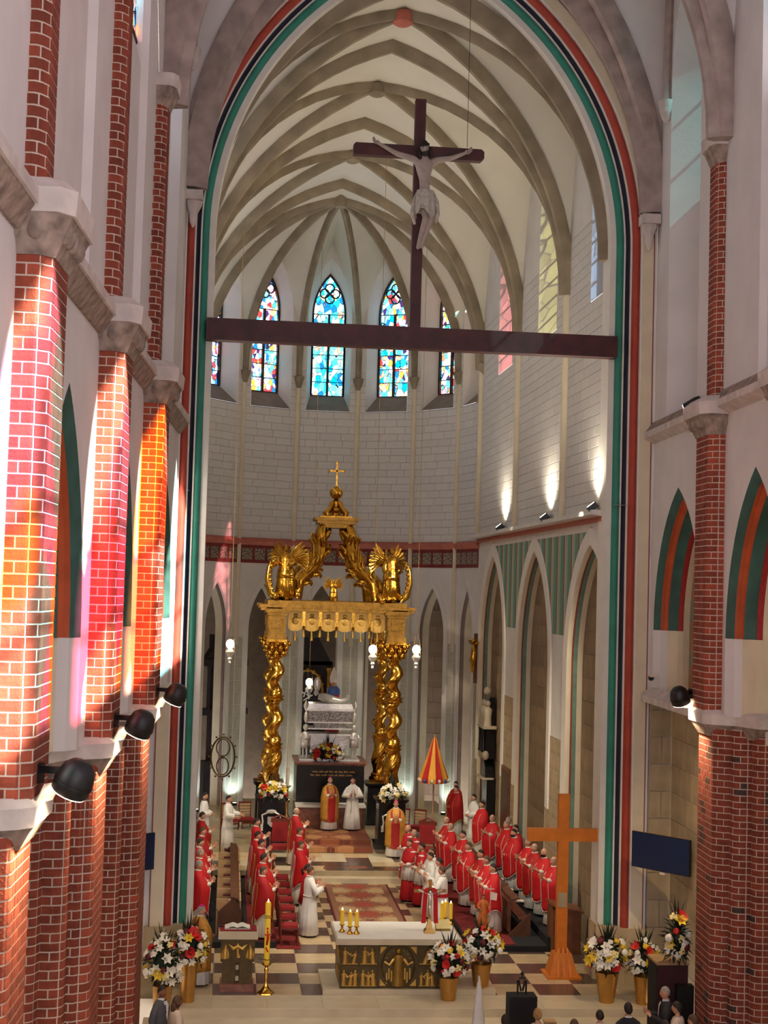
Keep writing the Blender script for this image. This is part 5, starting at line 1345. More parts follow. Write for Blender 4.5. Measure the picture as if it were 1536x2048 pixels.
for k in range(4):
    a = PI/4+k*PI/2; m_.tube([(.42*math.cos(a), .42*math.sin(a), 10.82), (.5*math.cos(a), .5*math.sin(a), 10.95), (.3*math.cos(a), .3*math.sin(a), 11.1), (.18*math.cos(a), .18*math.sin(a), 11.3), (.05*math.cos(a), .05*math.sin(a), 11.38)], [.09, .09, .08, .08, .05], 8)
    m_.ball((.2*math.cos(a+PI/4), .2*math.sin(a+PI/4), 11.05), (.14, .14, .1), 8, 6)
m_.lathe([(.22, 10.82), (.2, 11.0), (.14, 11.2), (.16, 11.35), (.08, 11.42)], 14); m_.build('crown_finial', 'gold_carved', bal, 50)
m_ = MB(); m_.ball((0, 0, 11.65), .23, 20, 14); m_.build('orb', 'gold', bal, 'all')
m_ = MB(); m_.box((0, 0, 12.28), (.06, .05, .84)); m_.box((0, 0, 12.4), (.5, .05, .06))
for p in ((-.25, 12.4), (.25, 12.4), (0, 12.7)): m_.ball((p[0], 0, p[1]), (.05, .03, .05), 8, 6)
m_.build('cross', 'gold', bal)
def wing(s, L=1.0):
    """raised wing: overlapping rows of feathers on a curved blade"""
    mb = MB()
    for k in range(8):
        t = k/7; a = math.radians(62-88*t); b = Vector((s*(.1+.1*t), -.12-.04*t, .05-.12*t))
        d = Vector((s*math.cos(a), -.22, math.sin(a))); Lk = (.8-.25*t)*L
        tip = b+d*Lk+Vector((s*.06, 0, -.12*t)); mid = b+d*Lk*.55+Vector((s*.05, -.02, .03)); w_ = .075+.02*t
        sd = Vector((-d.z*s, 0, d.x*s)).normalized()*w_
        mb.add([b-sd*.6, mid-sd, tip-sd*.3, tip+sd*.3, mid+sd, b+sd*.6, mid+Vector((0, -.03, 0))], [(0, 1, 6, 5), (1, 2, 3, 6), (6, 3, 4), (5, 6, 4)])
        mb.tube([b, mid+Vector((0, -.015, 0)), tip], [.03, .028, .01], 6)
    mb.tube([(s*.03, -.08, -.05), (s*.12, -.12, .15), (s*.1, -.16, .4)], [.07, .08, .03], 8)
    return mb
def angel(loc, face, h, pose, wl=.75):
    k = h/1.76
    o = link('angel', body_mesh(pose), bal, loc, math.radians(face-90)); o.scale = (k, k, k); set_mat(o, 'gold'); set_mat(o, 'gold', 1); set_mat(o, 'gold', 2)
    r = link('robe', garment('alb', pose), o); set_mat(r, 'gold_carved'); r.scale = (1.25, 1.25, 1)
    r = link('drapery', garment('mozzetta', pose), o, (0, 0, -.45)); set_mat(r, 'gold'); r.scale = (1.1, 1.2, 1.05)
    r = link('mantle', garment('wide_sleeves', pose), o); set_mat(r, 'gold')
    hh = link('curls', hair_mesh('full'), o); set_mat(hh, 'gold_carved')
    for s in (-1, 1): link('wing', wing(s, wl).mesh('wing', 'gold', 60), o, (0, -.05, 1.32))
    return o
angel((-1.72, -2.05, 8.0), 250, 1.75, 'read'); angel((1.75, -2.05, 8.0), 295, 1.75, 'down')
angel((-.15, -2.25, 7.95), 270, .72, 'clap', .9)
for sx in (-1.72, 1.75):
    m_ = MB()
    for k in range(14): m_.ball((sx+random.uniform(-.42, .42), -2.05+random.uniform(-.2, .2), 8.03+random.uniform(0, .14)), random.uniform(.08, .16), 7, 5)
    m_.build('cloud_base', 'gold_carved', bal, 60)
for s, x in ((-1, -2.15), (1, 2.2)):                         # garlands hanging from the angels' hands
    m_ = MB(); m_.tube([(x, -2.15, 9.3), (x+s*.12, -2.2, 9.0), (x+s*.16, -2.22, 8.6), (x+s*.05, -2.22, 8.15), (x-s*.12, -2.2, 7.98)], [.05, .08, .09, .1, .06], 8)
    for k in range(8): m_.ball((x+s*.1*math.sin(k*.5), -2.24, 9.2-.15*k), .075, 6, 4)
    m_.build('garland', 'gold', bal, 60)

# ---- shrine under the baldachin
sh = thing('shrine_tomb', 'black marble tomb block with gilt inscription behind the two clergy', 'tomb', (-.33, 52.6, .6))
m_ = MB(); m_.box((0, 0, 1.05), (2.36, 2.0, 2.1)); m_.build('block', 'black_marble', sh)
m_ = MB(); m_.box((0, 0, 2.12), (2.46, 2.1, .06)); m_.box((0, 0, 2.17), (2.54, 2.18, .05)); m_.build('cornice', 'marble_red', sh)
for k in range(2):                                           # two lines of small gilt letters, too fine to read
    m_ = MB(); x = -.62-.06*k; rg = random.Random(k)
    while x < .72:
        n = rg.randint(3, 8)
        for q in range(n):
            hh = rg.choice((.045, .045, .065)); m_.box((x, -1.003, 1.83-.115*k+hh/2), (.022, .01, hh)); x += .032
        x += .035
    m_.build('inscription', 'brass', sh)
sa = thing('shrine_altar', 'small stone altar with white top in front of the black tomb', 'altar', (-.33, 51.25, .6))
m_ = MB(); m_.box((0, 0, .36), (2.2, .55, .72)); m_.box((0, -.28, .36), (2.0, .02, .56)); m_.build('body', 'marble_red', sa)
m_ = MB(); m_.box((0, 0, .76), (2.42, .68, .08)); m_.build('mensa', 'white_linen', sa)
m_ = MB(); m_.box((-1.14, 0, .36), (.1, .6, .72)); m_.box((1.14, 0, .36), (.1, .6, .72)); m_.build('pilaster', 'bronze', sa)
co = thing('silver_coffin', 'silver reliquary coffin with a reclining figure on top of the black tomb', 'coffin', (-.36, 52.5, 2.8))
m_ = MB(); m_.box((0, 0, .03), (2.1, 1.3, .06)); m_.build('tray', 'silver', co)
m_ = MB(); m_.box((0, .1, .62), (1.3, .7, .5)); m_.box((0, -.1, .9), (1.5, .9, .06)); m_.build('stand', 'silver', co)
m_ = MB(); m_.box((0, 0, 1.1), (1.66, .95, .05)); m_.box((0, 0, 1.32), (1.6, .9, .05)); m_.build('moulding', 'silver', co)
m_ = MB(); m_.box((0, 0, 1.2), (1.1, .6, .2)); m_.box((0, 0, 1.52), (1.52, .85, .4)); m_.build('chest_relief', 'silver_dark', co)
m_ = MB(); m_.box((0, 0, 1.76), (1.72, 1.0, .08)); m_.box((0, 0, 1.88), (1.62, .92, .18), taper=.93); m_.build('lid', 'silver', co)
m_ = MB()
for s in (-1, 1):
    m_.tube([(s*.85, -.45, 1.74), (s*.9, -.48, 1.9), (s*.86, -.46, 2.08)], [.05, .06, .02], 8); m_.ball((s*.85, -.47, 1.5), (.08, .08, .22), 8, 6); m_.ball((s*.85, -.47, 1.15), (.1, .1, .12), 8, 6)
m_.build('corner_ornament', 'silver', co, 50)
for s in (-1, 1):                                            # silver bearers at the corners
    o = link('silver_bearer', body_mesh('read'), co, (s*.86, -.42, .06), math.radians(270+s*25-90)); o.scale = (.62, .62, .62); set_mat(o, 'silver'); set_mat(o, 'silver', 1); set_mat(o, 'silver', 2)
    for kd in ('surplice', 'sleeves'): r = link('robe', garment(kd, 'read'), o); set_mat(r, 'silver')
    r = link('curls', hair_mesh('full'), o); set_mat(r, 'silver')
m_ = MB()                                                     # reclining bishop figure, head to the left
m_.tube([(-.42, -.1, 2.2), (-.2, -.1, 2.16), (.1, -.1, 2.1), (.4, -.1, 2.05), (.62, -.1, 2.12)], [.1, .16, .13, .1, .07], 12)
m_.ball((.64, -.14, 2.2), (.04, .05, .1), 8, 6); m_.ball((.6, -.04, 2.2), (.04, .05, .1), 8, 6)
m_.tube([(-.3, -.2, 2.22), (-.12, -.3, 2.12), (.05, -.22, 2.2)], [.06, .05, .04], 8)
add_head(m_, (-.5, -.12, 2.34), 1.1, Matrix.Rotation(PI*.9, 3, 'Z') @ Matrix.Rotation(.5, 3, 'X'))
m_.build('reclining_figure', ['silver', 'silver', 'silver'], co, 'all')
m_ = MB(); m_.ball((-.46, .05, 2.62), (.13, .05, .26), 12, 8); m_.tube([(-.95, -.12, 2.05), (-.62, -.12, 2.25)], .025, 6); m_.box((-.92, -.12, 2.3), (.22, .03, .04), m=Matrix.Rotation(.4, 3, 'Y')); m_.box((-.9, -.12, 2.3), (.04, .03, .28), m=Matrix.Rotation(.3, 3, 'Y')); m_.build('mitre_and_staff', 'silver', co, 'all')
pf_ = thing('painted_bishop_figure', 'small coloured figure with a pointed white mitre standing behind the silver coffin', 'statue', (-.18, 53.4, 2.8))
m_ = MB(); m_.lathe([(.2, 0), (.24, .8), (.2, 1.6), (.22, 2.2), (.16, 2.45)], 14); m_.build('robe', 'umb_red', pf_, 40)
m_ = MB(); m_.lathe([(.24, 2.2), (.23, 2.4), (.14, 2.5)], 14); m_.build('collar', 'blue_paint', pf_, 40)
m_ = MB(); add_head(m_, (0, -.02, 2.56), 1.1, Matrix.Rotation(PI, 3, 'Z')); m_.build('head', ['skin', 'eye', 'lip'], pf_, 'all')
m_ = MB(); m_.lathe([(.13, 2.62), (.15, 2.8), (.1, 3.0), (.01, 3.2)], 12, sy=.6); m_.build('mitre', 'white_linen', pf_, 40)

# ---- altar
struct(MB().box((.185, 33.33, .06), (3.81, 1.74, .12)).build('floor_plinth', 'white_linen' if False else 'marble_light'), 'pale marble plinth under the altar')
al = thing('altar', 'bronze altar with gold relief panels at the front of the chancel', 'altar', (-.075, 33.3, .12))
m_ = MB(); m_.box((0, 0, .48), (2.53, 1.5, .96)); m_.build('body', 'bronze', al)
m_ = MB(); m_.box((0, 0, 1.02), (2.78, 1.72, .12)); m_.build('mensa', 'marble_light', al)
m_ = MB(); y = -.76
for x in (-1.26, -.86, -.42, .42, .86, 1.26): m_.box((x, y, .48), (.035, .03, .94))
for z in (.02, .94): m_.box((0, y, z), (2.53, .03, .035))
for s in (-1, 1): m_.box((s*.84, y, .48), (.84, .03, .03))
m_.tube([(.36*math.cos(2*PI*i/32), y, .48+.45*math.sin(2*PI*i/32)) for i in range(33)], .018, 6, cap=False); m_.build('panel_frame', 'bronze', al)
def relief_fig(mb, x, z, h, lean=0., arm=1, y=-.755):
    mm = Matrix.Rotation(lean, 3, 'Y'); b = Vector((x, y, z))
    def T(p): return b+mm @ (Vector(p)*h)
    mb.grid([[T((w*math.cos(q), -.1*math.sin(q), zz)) for q in [PI*i/8 for i in range(9)]] for w, zz in ((.17, 0), (.16, .25), (.13, .5), (.17, .72), (.13, .8), (.05, .83))])
    mb.ball(T((0, -.04, .92)), (.075*h, .06*h, .09*h), 8, 6)
    mb.tube([T((arm*.14, -.08, .72)), T((arm*.25, -.12, .58)), T((arm*.38, -.1, .66))], [.05*h, .04*h, .035*h], 6)
for k, (x, z, figs) in enumerate([(-1.07, .53, [(-.1, .36, 0, 1), (.08, .28, .2, -1)]), (-.65, .53, [(-.09, .37, 0, 1), (.1, .34, -.1, -1)]), (-1.07, .06, [(-.12, .34, 0, 1), (.02, .3, .1, -1), (.13, .34, 0, -1)]), (-.65, .06, [(-.12, .34, 0, 1), (0, .3, 0, 1), (.12, .34, -.1, -1)]),
                                  (.64, .53, [(-.05, .36, .3, 1), (.12, .3, 0, -1)]), (.64, .06, [(-.12, .28, 0, 1), (.02, .35, 0, -1), (.13, .28, -.1, -1)]), (1.07, .53, [(-.06, .36, 0, 1), (.1, .32, .1, -1)]), (1.07, .06, [(-.1, .33, .1, 1), (.08, .33, 0, -1)])]):
    m_ = MB()
    for dx, h, ln, ar in figs: relief_fig(m_, x+dx, z, h, ln, ar)
    m_.box((x, -.755, z), (.36, .03, .02)); m_.build('relief_scene', 'gold_matte', al, 50)
m_ = MB(); relief_fig(m_, 0, .06, .82, 0, 1); relief_fig(m_, 0, .06, .82, 0, -1)
for x, z in ((-.25, .1), (-.2, .2), (.2, .12), (.26, .2), (-.14, .15), (.15, .2)): m_.box((x, -.755, z+.12), (.03, .03, .24))
for k in range(7): m_.ball((.26*math.cos(PI*(k+.5)/7), -.755, .6+.24*math.sin(PI*(k+.5)/7)), .018, 6, 4)
for sx in (-1, 1):
    for zz in (.06, .9): m_.slab([(sx*.4, -.75, zz), (sx*.26, -.75, zz), (sx*.4, -.75, zz+(.16 if zz < .5 else -.16))], (0, -.02, 0))
m_.build('central_relief', 'gold_matte', al, 50)
m_ = MB()
for k in range(6): m_.ball((-1.275, -.55+.25*(k % 3), .25+.45*(k//3)), (.03, .07, .13), 7, 5)
m_.build('side_relief', 'gold_matte', al, 50)
cl = MB(); cl.box((-.075, 33.3, 1.207), (2.7, 1.66, .012)); tag(cl.build('altar_cloth', 'white_linen'), 'white linen cloth covering the top of the bronze altar', 'cloth')
def candlestick(x, y, z, label, hs=.16, hc=.32):
    t = thing('altar_candle', label, 'candle', (x, y, z), 0, 'altar candles')
    m_ = MB(); m_.lathe([(.066, 0), (.07, .02), (.045, .05), (.025, .08), (.035, .1), (.02, .13), (.06, hs), (.06, hs+.015)], 14)
    for k in range(3): m_.ball((.05*math.cos(2.1*k), .05*math.sin(2.1*k), .02), .022, 6, 4)
    m_.build('stand', 'gold', t, 40)
    m_ = MB(); m_.lathe([(.045, hs+.01), (.045, hs+hc), (.03, hs+hc+.01)], 14); m_.build('candle', 'candle', t, 40)
    m_ = MB(); m_.lathe([(.006, hs+hc), (.014, hs+hc+.02), (.01, hs+hc+.04), (.001, hs+hc+.06)], 8); m_.build('flame', 'flame', t, 'all')
for x, y, lb in ((-1.29, 33.06, 'yellow candle at the left end of the altar, leftmost of three'), (-1.13, 32.88, 'yellow candle on the altar, middle of the left three'), (-.98, 32.88, 'yellow candle on the altar, rightmost of the left three')): candlestick(x, y, 1.214, lb)
for x, y, lb in ((1.06, 33.85, 'yellow candle at the right end of the altar, leftmost of three'), (1.16, 34.0, 'yellow candle on the altar, middle of the right three'), (1.26, 33.85, 'yellow candle on the altar, rightmost of the right three')): candlestick(x, y, 1.214, lb, .12, .36)
ac = thing('altar_cross', 'standing brass altar cross draped with a red stole', 'crucifix', (.66, 33.05, 1.214))
m_ = MB(); m_.lathe([(.17, 0), (.16, .05), (.1, .1), (.04, .3), (.035, .36)], 4, m=Matrix.Rotation(PI/4, 3, 'Z')); m_.build('foot', 'brass', ac)
m_ = MB(); m_.box((0, 0, .72), (.07, .05, .9)); m_.box((0, 0, .92), (.72, .05, .07)); m_.build('cross', 'brass', ac)
m_ = MB(); m_.box((0, -.045, .7), (.05, .03, .3)); m_.ball((0, -.06, .9), (.035, .035, .045), 8, 6); m_.tube([(-.27, -.05, .95), (0, -.05, .84), (.27, -.05, .95)], .02, 6); m_.tube([(0, -.05, .6), (.01, -.06, .4)], [.03, .015], 6); m_.build('corpus', 'silver', ac, 'all')
m_ = MB()
for s in (-1, 1):
    pts = [(s*.04, -.05, 1.0), (s*.1, -.06, .95), (s*.12, -.06, .7), (s*.13, -.05, .4), (s*.14, -.05, .22)]
    m_.sweep(pts, [(-.05, -.008), (.05, -.008), (.05, .008), (-.05, .008)], side=(1, 0, 0))
m_.build('stole', 'chasuble_red', ac)
ms = thing('missal_stand', 'small gilt book stand with an open missal at the right end of the altar', 'book stand', (1.0, 33.3, 1.214))
m_ = MB(); m_.box((0, .02, .1), (.34, .03, .26), m=Matrix.Rotation(-.8, 3, 'X')); m_.box((0, .08, .04), (.3, .2, .02)); m_.build('stand', 'gold_matte', ms)
m_ = MB(); m_.box((0, -.01, .135), (.32, .03, .24), m=Matrix.Rotation(-.8, 3, 'X')); m_.build('book', 'petal_cream', ms)

# ---- ambo, lectern book, microphone, paschal candle
am = thing('ambo', 'bronze ambo with gilt dove and flames and a pale marble top', 'lectern', (-3.58, 32.98, 0))
m_ = MB(); m_.box((0, 0, .08), (.74, .56, .16)); m_.build('base', 'marble_red', am)
m_ = MB(); m_.box((-.19, 0, .4), (.28, .44, .48)); m_.box((.19, 0, .4), (.28, .44, .48)); m_.box((0, .06, .4), (.12, .3, .48)); m_.build('pedestal', 'bronze', am)
m_ = MB(); m_.box((0, -.13, .5), (.07, .06, .1)); m_.box((0, -.13, .26), (.07, .06, .1)); m_.build('stone_inlay', 'marble_light', am)
m_ = MB(); m_.box((0, 0, .88), (.74, .5, .48)); m_.build('desk_box', 'bronze', am)
m_ = MB(); y = -.262
m_.tube([(0, y, .98), (-.1, y, .92), (-.2, y, 1.02)], [.035, .05, .01], 7); m_.tube([(0, y, .98), (.1, y, .92), (.2, y, 1.02)], [.035, .05, .01], 7); m_.ball((0, y, .98), (.04, .03, .06), 8, 6); m_.tube([(0, y, .94), (.0, y, .84), (.02, y, .74)], [.04, .03, .05], 7)
for s in (-1, 1):
    m_.tube([(s*.27, y, .72), (s*.28, y, .85), (s*.26, y, 1.02)], [.08, .07, .005], 7); m_.tube([(s*.21, y, .72), (s*.21, y, .8), (s*.22, y, .92)], [.04, .04, .005], 7); m_.tube([(s*.33, y, .72), (s*.34, y, .8), (s*.32, y, .92)], [.04, .04, .005], 7)
m_.build('dove_and_flames', 'gold_matte', am, 60)
m_ = MB(); m_.box((0, 0, 1.22), (.86, .62, .17)); m_.build('top', 'marble_light', am)
m_ = MB(); m_.box((.0, -.02, 1.317), (.8, .52, .02)); m_.build('cloth', 'velvet_red', am)
bk = thing('open_book', 'open white book lying on the ambo', 'book', (-3.6, 32.98, 1.33))
for s in (-1, 1):
    m_ = MB(); m_.grid([[(s*x, y_, .012+.05*math.exp(-((x-.1)/.1)**2)*(1+.3*y_)) for y_ in (-.2, 0, .2)] for x in (0, .05, .1, .15, .2, .27)]); m_.box((s*.14, 0, .006), (.27, .4, .012)); m_.build('page', 'white_linen', bk, 40)
mc = MB(); mc.lathe([(.06, 0), (.06, .02), (.02, .03)], 10); mc.tube([(0, 0, .02), (0, 0, .14), (-.06, 0, .3), (-.18, 0, .46)], .008, 6); mc.lathe([(.018, 0), (.02, .06), (.005, .08)], 8, (-.18, 0, .46), Matrix.Rotation(-.7, 3, 'Y'))
tag(mc.build('microphone', 'black_metal', None, 40, (-3.96, 33.05, 1.327)), 'thin gooseneck microphone on the ambo beside the bishop', 'microphone')
pc = thing('paschal_candle', 'tall yellow paschal candle with red figure on a brass stand', 'candle', (-2.95, 32.6, 0))
m_ = MB(); m_.lathe([(.2, 0), (.19, .03), (.12, .07), (.06, .14), (.035, .2), (.03, .3), (.045, .36), (.03, .42), (.05, .5), (.03, .56), (.1, .62), (.1, .65)], 6); m_.build('stand', 'gold', pc, 40)
m_ = MB(); m_.lathe([(.062, .64), (.062, 1.93), (.05, 1.96)], 18); m_.build('candle', 'candle', pc, 40)
m_ = MB(); m_.lathe([(.008, 1.95), (.016, 1.98), (.01, 2.0), (.001, 2.03)], 8); m_.build('flame', 'flame', pc, 'all')
m_ = MB(); m_.tube([(-.01, -.062, 1.05), (.01, -.064, 1.2), (0, -.064, 1.36)], [.02, .03, .016], 7); m_.tube([(-.06, -.05, 1.28), (0, -.07, 1.24), (.06, -.05, 1.28)], .014, 6); m_.ball((0, -.066, 1.4), .025, 8, 6); m_.tube([(-.03, -.058, 1.0), (.02, -.062, .9)], .018, 6); m_.build('wax_figure', 'petal_red', pc, 'all')
m_ = MB()
for z in (1.66, 1.62, .72): m_.lathe([(.0635, z), (.0645, z+.008), (.0635, z+.016)], 18)
m_.build('band', 'bronze', pc)
m_ = MB(); rg = random.Random(3)
for k in range(40):
    a = rg.uniform(0, 2*PI); r = rg.uniform(.06, .22); z = .66+rg.uniform(-.04, .1); d = Vector((math.cos(a), math.sin(a), .3)); p = Vector((r*.6*math.cos(a), r*.6*math.sin(a), z)); s = Vector((-d.y, d.x, 0))*.02
    m_.add([p-s*.4, p+d*.05-s, p+d*.12, p+d*.05+s], [(0, 1, 2, 3)])
o = m_.build('leaf_wreath', 'leaf', pc); o['kind'] = 'stuff'

# ---- plain wooden cross
wc = thing('wooden_cross', 'tall plain orange wooden cross on a flared foot right of the altar', 'cross', (3.92, 34.1, 0))
m_ = MB(); m_.box((-.02, 0, 2.1), (.25, .16, 4.16)); m_.build('upright', 'wood_orange', wc)
m_ = MB(); m_.box((0, 0, 3.24), (1.72, .162, .29)); m_.build('crossbar', 'wood_orange', wc)
m_ = MB(); m_.box((0, 0, .03), (.8, .8, .06)); m_.box((0, 0, .3), (.66, .6, .5), taper=.6); m_.build('foot', 'wood_orange', wc)
m_ = MB()
for dx in (-.1, 0, .1): m_.slab([(dx-.025, -.12, .66), (dx+.025, -.12, .66), (dx*1.5+.03, -.36, .06), (dx*1.5-.03, -.36, .06)], (0, .1, 0))
m_.build('gusset', 'wood_orange', wc)
m_ = MB(); m_.box((-.02, -.085, 1.75), (.2, .012, .34)); m_.build('plaque', 'floor_stone', wc)
# statue of the risen figure on a slim post
ss = thing('risen_statue', 'small painted statue in an orange robe on a dark post behind the altar vases', 'statue', (1.95, 33.5, 0))
m_ = MB(); m_.box((0, 0, .02), (.44, .4, .04)); m_.box((0, 0, .58), (.05, .05, 1.12)); m_.lathe([(.1, 1.12), (.12, 1.15), (.1, 1.2)], 12); m_.build('post', 'plum', ss)
o = link('carved_body', body_mesh('read'), ss, (0, 0, 1.2), PI); o.scale = (.44,)*3; set_mat(o, 'skin')
r = link('robe', garment('alb', 'read'), o); set_mat(r, 'orange_robe'); r = link('sleeve', garment('sleeves', 'read'), o); set_mat(r, 'orange_robe'); r = link('hair', hair_mesh('long'), o); set_mat(r, 'hair_brown')
m_ = MB(); m_.tube([(.14, -.1, 1.5), (.14, -.12, 2.2)], .008, 6); m_.box((.14, -.12, 2.12), (.16, .015, .02)); m_.add([(.14, -.12, 2.06), (.3, -.1, 2.02), (.28, -.12, 1.86), (.14, -.12, 1.88)], [(0, 1, 2, 3)]); m_.build('banner', 'trim_white', ss)

# ---- screens
def screen(a, b, z0, z1, label):
    a, b = Vector(a), Vector(b); L = (b-a).length; u = (b-a).normalized()
    t = thing('display_screen', label, 'screen', (*(a+b).xy/2, (z0+z1)/2), math.atan2(u.y, u.x), 'display screens')
    m_ = MB(); m_.box((0, 0, 0), (L, .06, z1-z0)); m_.box((0, .12, 0), (.4, .2, .3)); m_.build('casing', 'black_metal', t)
    m_ = MB(); m_.box((0, -.032, 0), (L-.03, .006, z1-z0-.03)); m_.build('panel', 'screen_blue', t)
    m_ = MB(); m_.box((.05, -.0, -(z1-z0)/2-.04), (.12, .05, .05)); m_.build('sensor', 'trim_white', t)
screen((5.13, 32.55, 0), (6.06, 31.3, 0), 2.82, 3.6, 'dark blue display screen hanging in the right bay beside the brick pier')
screen((-6.35, 31.75, 0), (-5.46, 32.5, 0), 2.67, 3.45, 'dark blue display screen in the left bay half hidden by the brick pier')

# ---- hanging lamps
def hanging_lamp(x, y, z, top, label):
    t = thing('hanging_lamp', label, 'lamp', (x, y, z), 0, 'hanging sanctuary lamps')
    m_ = MB(); m_.ball((0, 0, 0), (.13, .13, .15), 14, 10); m_.build('globe', 'lamp_glow', t, 'all')
    m_ = MB(); m_.lathe([(.02, -.62), (.05, -.58), (.03, -.52), (.08, -.46), (.05, -.4), (.12, -.32), (.15, -.24), (.1, -.18), (.06, -.12)], 12); m_.build('vessel', 'silver', t, 50)
    m_ = MB()
    for k in range(3): m_.tube([(.14*math.cos(2.1*k), .14*math.sin(2.1*k), -.22), (.1*math.cos(2.1*k), .1*math.sin(2.1*k), .3), (0, 0, .7)], .006, 4)
    m_.tube([(0, 0, .7), (0, 0, top-z)], .008, 5); m_.build('chain', 'brass', t)
    lamp('hanging_lamp_glow', 'POINT', (x, y, z-.02), 18, (1, .88, .66), .15)
hanging_lamp(-3.95, 47.0, 6.98, 20.2, 'lit hanging sanctuary lamp at the left of the baldachin')
hanging_lamp(.62, 47.4, 6.9, 22.9, 'lit hanging lamp just left of the right front column')
hanging_lamp(2.02, 47.3, 6.93, 22.3, 'lit hanging lamp at the right of the baldachin')
hanging_lamp(-1.0, 54.6, 5.35, 22.0, 'lit hanging lamp behind the silver coffin')

# ---- processional emblem, tall candlestick, canopy umbrella
em = thing('processional_emblem', 'openwork metal oval on a tall pole at the left of the choir', 'emblem', (-4.06, 45.6, .3))
m_ = MB(); m_.lathe([(.2, 0), (.18, .05), (.04, .1)], 12); m_.tube([(0, 0, .05), (0, 0, 2.75)], .022, 8); m_.build('pole', 'brass', em, 40)
m_ = MB()
m_.tube([(.36*math.cos(2*PI*i/36), 0, 3.3+.6*math.sin(2*PI*i/36)) for i in range(37)], .03, 6, cap=False); m_.tube([(.2*math.cos(2*PI*i/24), 0, 3.58+.26*math.sin(2*PI*i/24)) for i in range(25)], .022, 6, cap=False); m_.tube([(.18*math.cos(2*PI*i/24), 0, 3.02+.26*math.sin(2*PI*i/24)) for i in range(25)], .022, 6, cap=False); m_.ball((0, 0, 3.3), .06, 8, 6)
for k in range(12): m_.ball((.42*math.cos(2*PI*k/12), 0, 3.3+.68*math.sin(2*PI*k/12)), .035, 6, 4)
m_.build('openwork_oval', 'bronze', em, 50)
tc_ = thing('floor_candlestick', 'tall silver-green floor candlestick left of the black tomb', 'candlestick', (-1.9, 49.6, .6))
m_ = MB(); m_.lathe([(.24, 0), (.2, .06), (.1, .14), (.08, .26), (.14, .42), (.13, .56), (.06, .7), (.05, 1.2), (.045, 1.55), (.14, 1.6), (.14, 1.62)], 14); m_.build('stand', 'brass', tc_, 40)
for k in range(3): m_ = MB(); a = 2.1*k; m_.tube([(0, 0, .15), (.2*math.cos(a), .2*math.sin(a), .12), (.3*math.cos(a), .3*math.sin(a), .02)], [.05, .045, .03], 8); m_.build('leg', 'brass', tc_, 40)
m_ = MB(); m_.lathe([(.06, 1.62), (.06, 2.2), (.05, 2.22)], 12); m_.build('socket', 'trim_white', tc_, 40)
m_ = MB(); m_.lathe([(.05, 2.2), (.05, 3.03), (.03, 3.05)], 12); m_.build('candle', 'candle_white', tc_, 40)
um = thing('canopy_umbrella', 'half closed red and yellow ceremonial umbrella on a stand right of the baldachin', 'umbrella', (3.1, 50.2, .45))
m_ = MB(); m_.tube([(0, 0, 0), (0, 0, 3.5)], .025, 8); m_.lathe([(.28, 0), (.26, .05), (.04, .1)], 14); m_.build('pole', 'wood_light', um, 40)
for k in range(12):
    m_ = MB(); a0, a1 = 2*PI*k/12, 2*PI*(k+1)/12; rows = []
    for r, z in ((.03, 3.42), (.1, 3.25), (.3, 2.6), (.5, 2.05)): rows.append([(r*(1-.06*math.sin(PI*q/3))*math.cos(a0+(a1-a0)*q/3), r*(1-.06*math.sin(PI*q/3))*math.sin(a0+(a1-a0)*q/3), z) for q in range(4)])
    m_.grid(rows); m_.grid([rows[-1], [(x, y_, z-.17) for x, y_, z in rows[-1]]]); m_.build('panel', 'umb_red' if k % 2 else 'umb_yellow', um, 40)
    m_ = MB(); a = (a0+a1)/2; m_.ball((.5*math.cos(a), .5*math.sin(a), 1.96), (.06, .06, .075), 8, 6); m_.build('badge', ['trim_white', 'blue_paint', 'trim_white'][k % 3], um, 'all')

# ---- epitaph, painting, wall crucifix in the aisle
ep = thing('marble_epitaph', 'black and white marble epitaph with statues in the far arch of the right choir wall', 'epitaph', (5.02, 50.35, .1), -PI/2)
m_ = MB(); m_.box((0, 0, 1.2), (1.0, .3, 2.4)); m_.build('tablet', 'black_marble', ep)
m_ = MB(); m_.slab([(-.45, -.2, 2.4), (.45, -.2, 2.4), (.35, -.2, 2.8), (0, -.2, 3.1), (-.35, -.2, 2.8)], (0, .3, 0)); m_.build('pediment', 'black_marble', ep)
m_ = MB(); m_.box((0, -.02, 3.6), (.8, .3, 1.05)); m_.build('panel', 'black_marble', ep)
m_ = MB(); m_.box((0, 0, 4.7), (.7, .2, .9)); m_.build('attic', 'black_marble', ep)
m_ = MB(); m_.box((0, -.1, 4.15), (1.25, .45, .1)); m_.box((0, -.12, 2.42), (1.1, .4, .06)); m_.box((0, -.17, 1.55), (.5, .02, .12)); m_.build('cornice', 'marble_light', ep)
m_ = MB()
for x in (-.42, 0, .42):
    m_.lathe([(.13, 4.2), (.12, 4.5), (.15, 4.75), (.06, 4.85)], 10, (x, -.15, 0)); m_.ball((x, -.15, 4.95), (.08, .09, .11), 8, 6)
    m_.ball((x, -.2, 3.2), (.14, .12, .16), 8, 6)
m_.ball((0, -.1, 5.35), (.16, .14, .16), 8, 6); m_.build('statuary', 'marble_light', ep, 50)
for x in (-.3, .3): m_ = MB(); m_.lathe([(.08, 3.3), (.09, 3.35), (.07, 3.4), (.07, 4.0), (.09, 4.1)], 10, (x, -.26, 0)); m_.build('column', 'black_marble', ep, 40)
pt = thing('framed_painting', 'dark framed painting hanging on the right choir pier', 'painting', (4.755, 45.85, 2.4), -PI/2)
m_ = MB(); m_.box((0, 0, 0), (1.3, .05, 2.0)); m_.build('frame', 'wood_stall', pt)
m_ = MB(); m_.box((0, -.03, 0), (1.1, .01, 1.8)); m_.build('canvas', 'bronze', pt)
